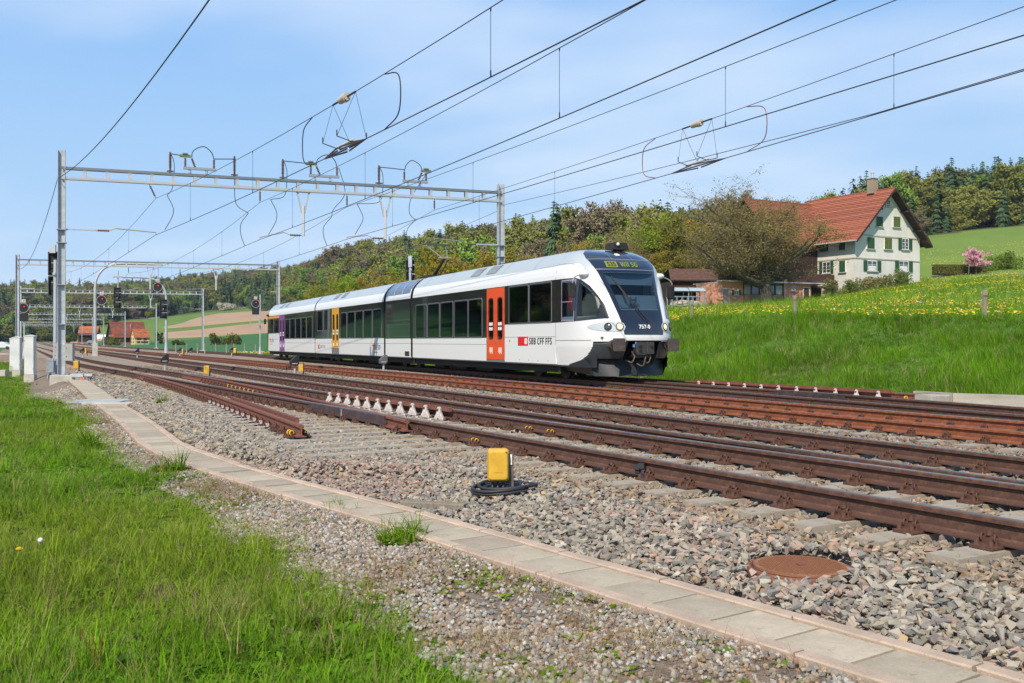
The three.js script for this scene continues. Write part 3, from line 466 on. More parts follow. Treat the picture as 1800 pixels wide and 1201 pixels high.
  if (k === 0) { // three pole-mounted switches stand on the beam
    const sA = px => { const q = (px - 900) / 1750; return (17.15 + 37.9 * q) / (16.65 - 6.3 * q); }, at = (px, y) => beamPt(L, R, sA(px), y);
    for (const [a, p0, p1, b, flip] of [[299, 322, 380, 412, 0], [497, 543, 596, 0, 0], [666, 708, 752, 0, 1]]) {
      const o = thing('pole_switch', ['pole switch with three insulators on the gantry beam nearest the signal back', 'pole switch in the middle of the gantry beam', 'pole switch on the gantry beam near its mast behind the train'][a === 299 ? 0 : a === 497 ? 1 : 2], 'switch gear', at(lerp(p0, p1, 0.5), 7.82), 0, 'pole switches on the gantry beam');
      for (const px of [a, b]) if (px) wmesh('post_insulator', [insul(at(px, 8.0), at(px, 8.5), 0.07, 9), cyl(at(px, 7.8), at(px, 8.0), 0.05, 0.04, 8), cyl(at(px, 8.5), at(px, 8.62), 0.05, 0.035, 8), bar(at(px - 6, 7.86), at(px + 6, 7.86), 0.1, 0.05)], M.porcelain, o);
      wmesh('mounting_channel', [bar(at(p0, 8.02), at(p1, 8.02), 0.12, 0.1), bar(at(lerp(p0, p1, 0.2), 7.82), at(lerp(p0, p1, 0.2), 7.99), 0.08, 0.08), bar(at(lerp(p0, p1, 0.7), 7.82), at(lerp(p0, p1, 0.7), 7.99), 0.08, 0.08)], M.bluegrey, o);
      const xs = flip ? [lerp(p0, p1, 0.93), lerp(p0, p1, 0.62), lerp(p0, p1, 0.06)] : [lerp(p0, p1, 0.06), lerp(p0, p1, 0.36), lerp(p0, p1, 0.93)], tl = flip ? -1 : 1;
      for (let i = 0; i < 3; i++) wmesh('switch_insulator', insul(at(xs[i], 8.07), at(xs[i] - (i === 1 ? 6 * tl : 0), 8.42), 0.058, 6), M.porcelain, o);
      const c = at(xs[0], 8.5); wmesh('contact_head', [box(0.42, 0.09, 0.14, c.x, c.y, c.z, yaw), box(0.2, 0.05, 0.2, c.x, c.y + 0.08, c.z, yaw)], mat(0.14, 0.18, 0.06, 0.6), o);
      wmesh('arc_lead', tube([at(xs[1] - 6 * tl, 8.45), at(xs[1] - 4 * tl, 8.7), at(lerp(xs[1], xs[2], 0.45), 8.92), at(lerp(xs[1], xs[2], 0.85), 8.72), at(xs[2], 8.45)], 0.018, 6, 24), M.wire, o);
      wmesh('link_rod', [cyl(at(a, 8.55), at(flip ? xs[2] : xs[0], 8.5), 0.018, 0.018, 6)].concat(b ? [cyl(at(b, 8.5), at(xs[2], 8.45), 0.02, 0.02, 6)] : []), M.wire, o);
      const i = a === 299 ? 0 : a === 497 ? 1 : 2, ms = beamPt(L, R, ss[i] + 0.01, TRK_MESS[i] + 0.08), ct = beamPt(L, R, ss[i] + 0.008, TRK_CONTACT[i] + 0.15);
      wmesh('jumper_cable', [tube([at(a, 8.6), at(a + 6, 8.3), at(a + 7, 7.7), at(a + 2, 7.1), ms.clone().add(V(0.25, 0.05, 0))], 0.014, 5, 24), tube([ms.clone().add(V(0.25, 0.05, 0)), ms.clone().add(V(0.5, -0.5, 0)), ct.clone().add(V(0.5, 0.6, 0)), ct.clone().add(V(0.2, 0.05, 0))], 0.014, 5, 24)], M.wire, o);
      const s0 = beamPt(L, R, ss[i + 1], 0), dn = V(-0.444, 0, -0.896), m2 = s0.clone().addScaledVector(dn, 2.3).add(V(0, TRK_MESS[i + 1] - 0.17, 0)), m3 = s0.clone().addScaledVector(dn, 3.0).add(V(0, TRK_CONTACT[i + 1] - 0.02, 0)), far = at(b || xs[2] + 14, 7.4);
      wmesh('jumper_cable', tube([at(b || xs[2] + (flip ? 40 : 3), 8.42), far, far.clone().lerp(m2, 0.5).add(V(-0.2, -0.2, 0)), m2], 0.014, 5, 24), M.wire, o); wmesh('jumper_cable', tube([m2, m2.clone().lerp(m3, 0.35).add(V(-0.28, 0, 0)), m2.clone().lerp(m3, 0.7).add(V(-0.2, 0, 0)), m3], 0.014, 5, 20), M.wire, o);
    }
  }
});

// ---------------------------------------------------------------- overhead wires
{
  const zc = k => GAN.map(([L, R], g) => { const s = g === 0 ? [0.19, 0.414, 0.614, 0.828][k] : crossS(L, R, TR[k]); return { X: lerp(L[0], R[0], s), Z: lerp(L[1], R[1], s) }; });
  const nearSag = [[0.87, 0.42], [0.68, 0.36], [0.38, 0.17], [0.2, -0.06]], labels = ['overhead wires with a section insulator above the nearest track', 'overhead wires above the second track from the footway', 'overhead wires above the orange rusty track', 'overhead wires that the train touches with its current collector'];
  TR.forEach((t, k) => {
    const gs = zc(k), o = thing('overhead_line', labels[k], 'overhead wires', V(gs[0].X, TRK_CONTACT[k], -gs[0].Z), 0, 'overhead wires above the tracks');
    const latN = gs[0].X - t(gs[0].Z), pos = (Z, which) => {
      if (Z <= gs[0].Z) { const u = (gs[0].Z - Z) / (gs[0].Z + 9), hs = which ? TRK_CONTACT[k] : TRK_MESS[k]; return V(t(Z) + latN * (1 - u) * (1 - 1.4 * u), hs - 4 * nearSag[k][which] * u * (1 - u), -Z); }
      let i = 0; while (i + 2 < gs.length && Z > gs[i + 1].Z) i++; const u = (Z - gs[i].Z) / (gs[i + 1].Z - gs[i].Z), hs = which ? TRK_CONTACT[k] : TRK_MESS[k];
      return V(lerp(gs[i].X, gs[i + 1].X, u), hs + rise(Z) - (which ? 0.12 : 0.85) * 4 * u * (1 - u) * 0.9, -Z);
    };
    const sub = (a, b, st, w) => { const r = []; for (let Z = a; Z < b; Z += st) r.push(pos(Z, w)); r.push(pos(b, w)); return r; };
    const zi = k === 0 ? [19.05, 20.2] : k === 3 ? [24.6, 25.8] : null;
    for (const w of [0, 1]) { const nm = w ? 'contact_wire' : 'messenger_wire', rad = w ? 0.0105 : 0.0085; if (zi) { wmesh(nm, wireGeo(sub(-8.9, zi[0], 3, w), rad), M.wire, o); wmesh(nm, wireGeo(sub(zi[1], gs[0].Z, 3, w), rad), M.wire, o); } else wmesh(nm, wireGeo(sub(-8.9, gs[0].Z, 3, w), rad), M.wire, o); for (let i = 0; i < 4; i++) wmesh(nm, wireGeo(sub(gs[i].Z, gs[i + 1].Z, 5, w), rad), M.wire, o); }
    const dz = [[3, 14.2, 25.8, 33], [5, 16.9, 27.0, 35], [8, 19.1, 29.9, 36.5], [10, 19.0, 32.6, 38.5]][k]; for (let i = 0; i < 3; i++) for (let q = 1; q < 6; q++) dz.push(lerp(gs[i].Z, gs[i + 1].Z, q / 6));
    for (const Z of dz) { const a = pos(Z, 0), b = pos(Z, 1); wmesh('dropper', [cyl(a, b, 0.0042, 0.0042, 4), cyl(b, b.clone().add(V(0, 0.1, 0)), 0.013, 0.011, 5), cyl(a.clone().add(V(0, -0.05, 0)), a, 0.011, 0.013, 5)], M.wire, o); }
    if (zi) { // section insulator with skids, stays and bypass loops
      const si = thing('section_insulator', k === 0 ? 'section insulator hanging in the wires of the nearest track' : 'section insulator with copper loops hanging in front of the farmhouse', 'insulator', pos((zi[0] + zi[1]) / 2, 1)), A = pos(zi[0], 0), B = pos(zi[1], 0), a = pos(zi[0] - 0.5, 1), b = pos(zi[1] + 0.5, 1), mid = A.clone().lerp(B, 0.5), cm = a.clone().lerp(b, 0.5);
      wmesh('messenger_core', [cyl(A, B, 0.02, 0.02, 6)], M.wire, si); wmesh('ceramic_body', [cyl(A.clone().lerp(B, 0.34), A.clone().lerp(B, 0.66), 0.075, 0.075, 10), cyl(A.clone().lerp(B, 0.38), A.clone().lerp(B, 0.48), 0.09, 0.09, 10)], mat(0.5, 0.44, 0.38, 0.5), si);
      const d = b.clone().sub(a).normalize(), sd = V(-d.z, 0, d.x);
      for (const [q0, q1] of [[a, cm.clone().addScaledVector(d, -0.05)], [cm.clone().addScaledVector(d, 0.1), b]]) { const list = []; for (const s of [-1, 1]) for (const y of [-0.02, 0.04]) list.push(cyl((q0 === a ? q0 : q1), (q0 === a ? q1 : q0).clone().addScaledVector(sd, s * 0.1).add(V(0, y, 0)), 0.012, 0.018, 6)); wmesh('skid', list, mat(0.09, 0.065, 0.075, 0.5, { metalness: 0.3 }), si); }
      wmesh('insulating_rod', cyl(cm.clone().addScaledVector(d, -0.55).add(V(0, 0.1, 0)), cm.clone().addScaledVector(d, 0.5).add(V(0, 0.1, 0)), 0.024, 0.024, 8), mat(0.55, 0.5, 0.4, 0.5), si);
      for (const [top, c] of [[A, -0.45], [B, 0.4]]) for (const s of [-1, 1]) { const e = cm.clone().addScaledVector(d, c).addScaledVector(sd, s * 0.3).add(V(0, 0.16, 0)); wmesh('stay_wire', [cyl(top, e, 0.005, 0.005, 4), cyl(e, e.clone().add(V(0, 0.12, 0)), 0.012, 0.012, 5), cyl(e, cm.clone().addScaledVector(d, c).add(V(0, 0.08, 0)), 0.01, 0.01, 5)], M.wire, si); }
      const loop = (Za, Zb, out) => { const p = pos(Za, 0), q = pos(Zb, 1), m = p.clone().lerp(q, 0.5).addScaledVector(d, out); return tube([p, p.clone().lerp(m, 0.45).addScaledVector(d, out * 0.42).add(V(0, 0.06, 0)), m, q.clone().lerp(m, 0.45).addScaledVector(d, out * 0.42).add(V(0, -0.05, 0)), q], 0.0115, 6, 30); };
      const mm = k === 0 ? M.wire : M.copper; wmesh('bypass_loop', loop(zi[0] - 1.3, zi[0] - 1.3, -0.75), mm, si); wmesh('bypass_loop', loop(zi[1] + 1.2, zi[1] + 1.2, 0.7), mm, si);
    }
  });
  const seg = (a, b, sag, n = 14) => { const r = []; for (let i = 0; i <= n; i++) { const u = i / n, p = a.clone().lerp(b, u); p.y -= 4 * sag * u * (1 - u); r.push(p); } return r; };
  const f = thing('feeder_cable', 'sagging feeder cable strung along the left row of masts', 'cable', P(-17.15, 7.35, 37.9)); const m0 = P(-17.3, 7.35, 37.9), m1 = P(-39.9, 7.2, 80);
  wmesh('cable_span', wireGeo(seg(m0, P(6.2, 7.0, -5), 1.15, 24), 0.0125), M.wire, f); wmesh('cable_span', wireGeo(seg(m0, m1, 1.35), 0.0125), M.wire, f);
  const an = thing('anchor_wire', 'anchored overhead wire pulled to the mast behind the train', 'cable', P(-0.5, 7.1, 44.2));
  wmesh('wire_span', wireGeo(seg(P(-0.4, 7.2, 44.2), P(t4(20) + 0.35, 5.72, 20), 0.05), 0.009), M.wire, an); wmesh('wire_span', wireGeo(seg(P(t4(20) + 0.35, 5.72, 20), P(t4(-6), 5.7, -6), 0.02), 0.009), M.wire, an); wmesh('wire_span', wireGeo(seg(P(-0.6, 6.95, 44.2), P(t4(84) - 0.2, 5.6, 84), 0.6), 0.009), M.wire, an);
}

// ---------------------------------------------------------------- signals
const lensRed = new THREE.MeshStandardMaterial({ color: rgb(0.6, 0.02, 0.01), emissive: rgb(1, 0.05, 0.02), emissiveIntensity: 1.1, roughness: 0.3 });
const faceYaw = (X, Z) => Math.atan2(0.45, 1) * 1.0;                     // signal faces look back along the line, to the camera's side
function redHead(o, at, k = 1, lower = true) { // front of a block signal: black shield, white ring, hooded lenses
  const g = new THREE.Group(); g.name = 'signal_head'; o.add(g); g.position.copy(at).sub(o.position); g.rotation.y = 0.3; g.scale.setScalar(k);
  mesh('shield', box(0.92, 1.0, 0.12, 0, 0, 0, 0, 0.02), M.black, g);
  mesh('white_ring', clean(new THREE.TorusGeometry(0.45, 0.02, 6, 28).translate(0, 0, 0.09)), M.whitePaint, g);
  mesh('disc', clean(new THREE.CircleGeometry(0.45, 28).translate(0, 0, 0.075)), M.black, g);
  mesh('lit_red_lens', clean(new THREE.SphereGeometry(0.075, 14, 8, 0, Math.PI * 2, 0, Math.PI / 2).rotateX(Math.PI / 2).scale(1, 1, 0.4).translate(0.06, 0.14, 0.09)), lensRed, g);
  mesh('lens_hood', clean(new THREE.CylinderGeometry(0.14, 0.14, 0.16, 14, 1, true, Math.PI * 0.5, Math.PI).rotateX(Math.PI / 2).translate(0.06, 0.12, 0.16)), M.black, g);
  mesh('dark_lens', [[-0.16, -0.1], [0.16, -0.18]].map(([x, y]) => clean(new THREE.CircleGeometry(0.09, 12).translate(x, y, 0.085))), mat(0.03, 0.03, 0.035, 0.2), g);
  mesh('number_plate', [box(0.36, 0.3, 0.03, 0, 0.68, 0.03)], M.whitePaint, g); mesh('plate_mark', box(0.12, 0.14, 0.006, 0, 0.68, 0.05), M.galv, g);
  if (lower) mesh('lower_shield', box(0.8, 0.72, 0.12, 0, -0.9, 0, 0, 0.02), M.black, g);
  return g;
}
function backBoard(o, at, w, h, split, yaw = 0.25) { // signal seen from behind
  const g = new THREE.Group(); g.name = 'signal_back'; o.add(g); g.position.copy(at).sub(o.position); g.rotation.y = yaw;
  const part = (y0, y1) => { mesh('board', box(w, y1 - y0, 0.05, 0, (y0 + y1) / 2, -0.06), M.black, g); mesh('board_frame', [box(0.04, y1 - y0, 0.14, -w / 2, (y0 + y1) / 2, 0), box(0.04, y1 - y0, 0.14, w / 2, (y0 + y1) / 2, 0), box(w, 0.04, 0.14, 0, y0, 0), box(w, 0.04, 0.14, 0, y1, 0)], M.darkSteel, g); mesh('lamp_housing', box(w * 0.55, (y1 - y0) * 0.45, 0.22, 0, (y0 + y1) / 2, 0.08, 0, 0.02), M.black, g); };
  part(0, h * split); part(h * split + 0.06, h); mesh('bracket', [box(w * 0.75, 0.05, 0.06, w * 0.15, h * 0.3, 0.16), box(w * 0.75, 0.05, 0.06, w * 0.15, h * 0.75, 0.16), box(0.1, 0.1, 0.25, 0, h * 0.5, 0.18)], M.galvLight, g); return g;
}
function poleSignal(label, X, Z, top, red, side = 0.35, scale = 1, lower = true) {
  const y = gh(X, Z), o = thing('block_signal', label, 'railway signal', P(X, y, Z), 0, 'block signals along the line');
  wmesh('pole', [cyl(P(X, y, Z), P(X, top, Z), 0.075, 0.06, 10), cyl(P(X, y, Z), P(X, y + 0.9, Z), 0.2, 0.08, 8)], M.galvLight, o); wmesh('base_block', box(0.6, 0.4, 0.6, X, y, -Z), M.concrete, o);
  if (red !== null) redHead(o, P(X + side, red, Z).add(V(0, 0, 0.12)), scale, lower); return o;
}
{
  const s1 = poleSignal('red block signal on a pole beside the white cabinets', -44.6, 91, 4.3, 4.2, 0.0, 0.95);
  const s6 = poleSignal('red block signal on a pole just behind the tail of the train', -25.05, 99, 5.8, 4.9, -0.42, 0.86); wmesh('service_basket', [box(0.9, 0.04, 0.5, -25.5, 2.75, -98.9), box(0.9, 0.04, 0.04, -25.5, 3.6, -98.6), box(0.04, 0.85, 0.04, -25.95, 3.2, -98.65), box(0.04, 0.85, 0.04, -25.08, 3.2, -98.65)], M.galv, s6);
  { // near signal seen from behind, next to the gantry mast
    const X = atPx(97, 41), Z = 41, y = gh(X, Z), o = thing('block_signal', 'tall black signal seen from behind beside the left gantry mast', 'railway signal', P(X, y, Z), 0, 'block signals along the line');
    wmesh('pole', [cyl(P(X, y, Z), P(X, 4.5, Z), 0.085, 0.075, 10), bar(P(X - 0.1, hPx(445, Z), Z), P(X - 0.1, hPx(431, Z), Z), 0.24, 0.1)], M.galvLight, o);
    const b = backBoard(o, P(X - 0.07, hPx(520, Z), Z + 0.15), 0.5, hPx(443, Z) - hPx(520, Z), 0.44); const tri = mesh('triangle_hood', extr([[-0.2, 0], [0.2, 0], [0, 0.3]], 0.1), M.black, b); tri.position.set(0, 0.95, 0.05);
    wmesh('base_frame', [bar(P(X - 0.15, y, Z - 0.3), P(X - 0.02, y + 0.9, Z), 0.06, 0.12), bar(P(X + 0.25, y, Z - 0.3), P(X + 0.05, y + 0.9, Z), 0.06, 0.12)], M.bluegrey, o);
  }
  { // signal behind the train, black board seen from behind
    const Z = 55.3, X = atPx(721, Z), y = gh(X, Z), o = thing('block_signal', 'black signal board seen from behind sticking up above the train roof', 'railway signal', P(X, y, Z), 0, 'block signals along the line');
    wmesh('pole', [cyl(P(X, y, Z), P(X, hPx(455, Z), Z), 0.07, 0.07, 10), bar(P(X, hPx(470, Z), Z), P(X, hPx(450, Z), Z), 0.2, 0.2)], M.galvLight, o); backBoard(o, P(X - 0.03, hPx(492, Z), Z + 0.2), 0.46, hPx(457, Z) - hPx(492, Z), 0.42);
  }
  { // arched signal mast between the first two tracks
    const Z = 95, X = atPx(167, Z), y = -0.3, o = thing('arched_signal_mast', 'arched grey mast carrying two red signals over the tracks', 'signal mast', P(X, y, Z)), u = V(0.9, 0, -0.4), at = (d, h) => P(X, 0, Z).addScaledVector(u, d).add(V(0, h, 0));
    wmesh('pole', [cyl(at(0, 0.9), at(0, 6.3), 0.15, 0.14, 12), tube([at(0, 6.3), at(0.15, 7.2), at(0.75, 8.1), at(1.7, 8.55), at(3, 8.66)], 0.12, 10, 30), cyl(at(3, 8.66), at(6.2, 8.66), 0.12, 0.1, 10)], M.galvLight, o); wmesh('concrete_socket', box(0.5, 1.7, 0.5, X, 0.15, -Z, 0.4, 0.02), M.concretePale, o);
    wmesh('drop_pole', [cyl(at(5.75, 9.1), at(5.75, 5.6), 0.05, 0.05, 8), bar(at(5.4, 8.66), at(6.1, 8.66), 0.3, 0.2)], M.galvLight, o);
    redHead(o, at(0.72, hPx(528, Z)).add(V(0, 0, 0.35)), 0.98, false); redHead(o, at(5.75, hPx(505, Z + 2)).add(V(0.1, 0, 0.35)), 0.95, false);
  }
  { // second arch, its signals face away
    const Z = 117, X = atPx(292, Z), y = -0.2, o = thing('arched_signal_mast', 'arched grey mast with two black signals seen from behind', 'signal mast', P(X, y, Z)), u = V(-0.9, 0, 0.4), at = (d, h) => P(X, 0, Z).addScaledVector(u, d).add(V(0, h, 0));
    wmesh('pole', [cyl(at(0, y), at(0, 6.1), 0.16, 0.14, 12), cyl(at(0, y), at(0, 1), 0.26, 0.17, 8), tube([at(0, 6.1), at(0.15, 7.1), at(0.8, 8.1), at(1.8, 8.5), at(3, 8.6)], 0.12, 10, 30), cyl(at(3, 8.6), at(5.9, 8.6), 0.12, 0.1, 10)], M.galvLight, o);
    wmesh('drop_pole', [cyl(at(5.35, 9.3), at(5.35, 5.0), 0.08, 0.07, 8), bar(at(4.9, 8.6), at(5.8, 8.6), 0.3, 0.2)], M.galvLight, o);
    backBoard(o, at(5.35, hPx(543, Z)).add(V(0, 0, 0.2)), 0.78, 2.35, 0.4); backBoard(o, at(0.15, hPx(560, Z)).add(V(-0.1, 0, 0.2)), 0.78, 2.2, 0.42);
  }
}
// dwarf signals and yellow junction boxes in the six-foot
function dwarf(label, X, Z, k = 1, y0, m = M.black) {
  const y = y0 ?? gh(X, Z), o = thing('dwarf_signal', label, 'dwarf signal', P(X, y, Z), 0.35, 'dwarf shunting signals between the tracks');
  const hd = mesh('head', extr([[-0.2, 0.42], [0.12, 0.42], [0.17, 0.5], [0.17, 0.82], [0.06, 0.86], [-0.22, 0.6]], 0.26, [], 0.012), m, o); hd.scale.setScalar(k); mesh('lens_visor', box(0.22, 0.035, 0.02, -0.02, 0.5 * k, 0.285 * k), M.kerb, o); mesh('post', [cyl(V(0, -0.1, 0.12), V(0, 0.44 * k, 0.12), 0.05, 0.05, 8), box(0.16, 0.03, 0.16, 0, 0.41 * k, 0.12)], M.galvLight, o); return o;
}
function yellowBox(label, X, Z, k = 1, turn = 0, y0) {
  const y = (y0 ?? gh(X, Z)) + 0.06, o = thing('junction_box', label, 'junction box', P(X, y, Z), turn, 'yellow junction boxes along the tracks');
  mesh('housing', extr(rrect(-0.105, 0.1, 0.105, 0.43, 0.03), 0.13, [], 0.018), M.yellowPlastic, o).scale.setScalar(k); mesh('post', box(0.05, 0.5, 0.04, 0.11 * k, 0.2, -0.03), M.darkSteel, o); mesh('white_tag', box(0.006, 0.12, 0.05, 0.14 * k, 0.3 * k, 0.03), M.whitePaint, o); return o;
}
dwarf('black wedge dwarf signal between the first two tracks left of the yellow box', -16.0, 45.9, 0.95); dwarf('black wedge dwarf signal with a yellow box below the tail of the train', -8.9, 40.7, 0.95); dwarf('grey wedge dwarf signal on a post below the train', -5.64, 43.5, 0.9, -0.2, mat(0.1, 0.11, 0.13, 0.5));
for (const [px, Z, l] of [[145, 82, 'next to the arched mast socket'], [241, 76, 'below the red barn'], [316, 84, 'left of the gantry mast foot'], [335, 88, 'right of the gantry mast foot'], [407, 92, 'in front of the dandelion strip']]) dwarf('small distant black dwarf signal ' + l, atPx(px, Z), Z, 0.95, -0.2);
yellowBox('yellow junction box alone between the first two tracks', -11.5, 37.5, 0.95, 0.2); yellowBox('yellow junction box beside the black dwarf signal below the train tail', -8.55, 40.3, 0.9, 0.2); yellowBox('yellow junction box at the foot of the left gantry mast', -19.7, 45, 1.0, 0.3); yellowBox('yellow junction box against the socket of the arched mast', -40.3, 94, 1.5, 0, -0.2); yellowBox('small yellow junction box beside a dwarf signal at the far field', atPx(320, 84), 84, 1.3, 0, -0.1); yellowBox('small yellow junction box in front of the dandelion strip', atPx(413, 92), 92, 1.3, 0, -0.1);
{ // the big yellow box in the foreground with its coil of cable
  const Z = 9.35, X = atPx(893, Z), y = gh(X, Z), o = thing('junction_box', 'yellow plastic junction box on a steel post with coiled black cables', 'junction box', P(X, y, Z), 0.1);
  const hs = mesh('housing', merge([extr(rrect(-0.195, 0.125, 0.0, 0.425, 0.028), 0.1, [], 0.02).translate(0, 0, -0.02), extr(rrect(-0.19, 0.14, -0.012, 0.415, 0.03), 0.03, [], 0.014).translate(0, 0, 0.085)]), M.yellowPlastic, o);
  mesh('lid_seam', extr(rrect(-0.197, 0.122, 0.002, 0.428, 0.03), 0.006), mat(0.5, 0.28, 0.02, 0.6), hs).position.z = 0.062; mesh('embossed_line', box(0.08, 0.004, 0.003, -0.1, 0.215, 0.13), mat(0.55, 0.32, 0.03, 0.5), hs); mesh('screw', [cyl(V(-0.03, 0.4, 0.125), V(-0.03, 0.4, 0.134), 0.007, 0.007, 8)], M.darkSteel, hs);
  mesh('post', [box(0.012, 0.52, 0.05, 0.012, 0.14, 0.0), box(0.04, 0.52, 0.008, 0.03, 0.14, 0.025)], mat(0.22, 0.2, 0.17, 0.6, { metalness: 0.4, map: T.rust }), o); mesh('white_tag', box(0.022, 0.1, 0.006, 0.024, 0.32, 0.035), M.whitePaint, o);
  const tagc = document.createElement('canvas'); tagc.width = 64; tagc.height = 256; const cx = tagc.getContext('2d'); cx.fillStyle = '#f4f4f0'; cx.fillRect(0, 0, 64, 256); cx.fillStyle = '#222'; cx.font = 'bold 44px sans-serif'; cx.save(); cx.translate(46, 200); cx.rotate(-Math.PI / 2); cx.fillText('GMB2', 0, 0); cx.restore(); const tt = new THREE.CanvasTexture(tagc); tt.colorSpace = THREE.SRGBColorSpace;
  mesh('tag_print', clean(new THREE.PlaneGeometry(0.02, 0.095).translate(0.024, 0.32, 0.0395)), new THREE.MeshStandardMaterial({ map: tt, roughness: 0.5 }), o);
  const ring = (r, cx0, cz0, yy, ph) => { const p = []; for (let i = 0; i < 12; i++) { const a = i / 12 * Math.PI * 2 + ph; p.push(V(cx0 + Math.cos(a) * r * (1 + 0.07 * Math.sin(3 * a)), yy + 0.012 * Math.sin(2 * a), cz0 + Math.sin(a) * r * 0.92)); } return tube(p, 0.0155, 7, 60, true); };
  mesh('cable_coil', [ring(0.29, -0.05, -0.02, 0.035, 0), ring(0.25, -0.08, 0.02, 0.06, 1), ring(0.2, -0.04, 0.0, 0.045, 2), ring(0.27, 0.0, -0.05, 0.075, 2.5)], M.cable, o);
  for (const x of [-0.15, -0.1, -0.05]) mesh('cable', tube([V(x, 0.14, 0.05), V(x, 0.08, 0.06), V(x - 0.02, 0.02, 0.1), V(x - 0.06, 0.03, 0.16)], 0.015, 7, 14), M.cable, o);
}
{ // axle counter head clamped to the nearest rail, with its cable
  const Z = 10.25, b = onTrack(t1, Z, -0.75), o = thing('rail_sensor', 'black axle counter sensor clamped to the nearest rail with a cable', 'rail sensor', b.clone().add(V(0, -0.2, 0)), -0.515 + Math.PI / 2);
  mesh('sensor_head', [box(0.3, 0.05, 0.1, 0, 0.115, 0.11, 0, 0.008), box(0.1, 0.05, 0.06, -0.12, 0.13, 0.14), cyl(V(0.15, 0.1, 0.06), V(0.15, 0.1, 0.16), 0.04, 0.04, 12), box(0.26, 0.04, 0.05, 0.0, 0.075, 0.08)], M.darkSteel, o);
  mesh('cable', tube([V(-0.13, 0.1, 0.14), V(-0.25, 0.05, 0.18), V(-0.42, -0.02, 0.3), V(-0.62, -0.035, 0.42), V(-0.8, -0.05, 0.5)], 0.014, 7, 30), M.cable, o);
}
{ // manhole lid in the ballast
  const [X, Z] = gPx(1408, 1010, -0.33), o = thing('manhole_cover', 'round rusty iron manhole cover lying in the ballast', 'manhole cover', P(X, gh(X, Z) - 0.034, Z), 0.25), rm = mat(0.36, 0.165, 0.075, 0.85, { map: rep(T.rust, 2.5) });
  mesh('cover', cyl(V(0, 0, 0), V(0, 0.035, 0), 0.295, 0.293, 48), rm, o); mesh('frame', lathe([[0.3, -0.05], [0.335, -0.05], [0.335, 0.02], [0.302, 0.024], [0.3, -0.05]], 48), mat(0.3, 0.12, 0.07, 0.85, { map: rep(T.rust, 2.5) }), o);
  const st = []; for (let i = -11; i <= 11; i++) for (let j = -11; j <= 11; j++) { const x = i * 0.0225, z = j * 0.0225; if (Math.hypot(x, z) < 0.262 && !(Math.abs(i) < 2 && Math.abs(j) < 2)) st.push(box((i + j) % 2 ? 0.017 : 0.008, 0.006, (i + j) % 2 ? 0.008 : 0.017, x, 0.037, z)); } const s = mesh('tread_pattern', st, rm, o); s.userData.kind = 'stuff';
  mesh('lifting_eye', box(0.05, 0.012, 0.045, 0, 0.037, 0), M.rustRed, o);
}
// plank, pipe end
{ const [X, Z] = gPx(762, 889, -0.33); tagged(mesh('old_plank', box(0.62, 0.055, 0.11, X, -0.325, -Z, -0.33, 0.008), mat(0.27, 0.235, 0.19, 0.95, { map: rep(T.wood, 1, 2) })), 'weathered grey timber plank in the ballast beside the footway', 'plank'); }
{ const [X, Z] = gPx(488, 772, -0.26); const o = thing('pipe_end', 'short black plastic pipe end in the ballast by the rail end', 'pipe', P(X, -0.27, Z)); mesh('pipe', cyl(V(-0.14, 0.03, 0), V(0.2, 0.045, -0.06), 0.022, 0.022, 10), M.cable, o); mesh('white_band', cyl(V(-0.08, 0.0326, -0.0105), V(-0.04, 0.0344, -0.0176), 0.0232, 0.0232, 10), M.whitePaint, o); }

// ---------------------------------------------------------------- cabinets and boxes on the left
for (const [px0, px1, top, Z, l] of [[45, 61, 591, 43, 'tall white equipment cabinet on a concrete base nearest the gantry mast'], [24.5, 36.5, 593.5, 50, 'tall white equipment cabinet second from the gantry mast'], [18.5, 25.5, 595.5, 57, 'tall white equipment cabinet farthest from the gantry mast']]) {
  const X = atPx((px0 + px1) / 2, Z), w = (px1 - px0) * Z / FPX, y = -0.42, h = hPx(top, Z) - y - 0.14, o = thing('equipment_cabinet', l, 'cabinet', P(X, y, Z), 0.12, 'white cabinets beside the track');
  mesh('body', box(w, h, 0.34, 0, h / 2 + 0.12, 0, 0, 0.012), M.cabinet, o); mesh('lid', [box(w + 0.04, 0.03, 0.38, 0, h + 0.135, 0), extr([[-w / 2 - 0.02, 0], [w / 2 + 0.02, 0], [0, 0.05]], 0.38).translate(0, h + 0.15, -0.19)], M.cabinet, o); mesh('plinth', box(w + 0.03, 0.34, 0.36, 0, -0.05, 0), M.concretePale, o);
  mesh('door', box(w - 0.03, h - 0.06, 0.012, 0, h / 2 + 0.12, 0.172), M.cabinet, o); mesh('hinge', [box(0.015, 0.05, 0.02, w / 2 - 0.03, 0.4, 0.18), box(0.015, 0.05, 0.02, -w / 2 + 0.03, h - 0.05, 0.18)], M.galv, o);
}
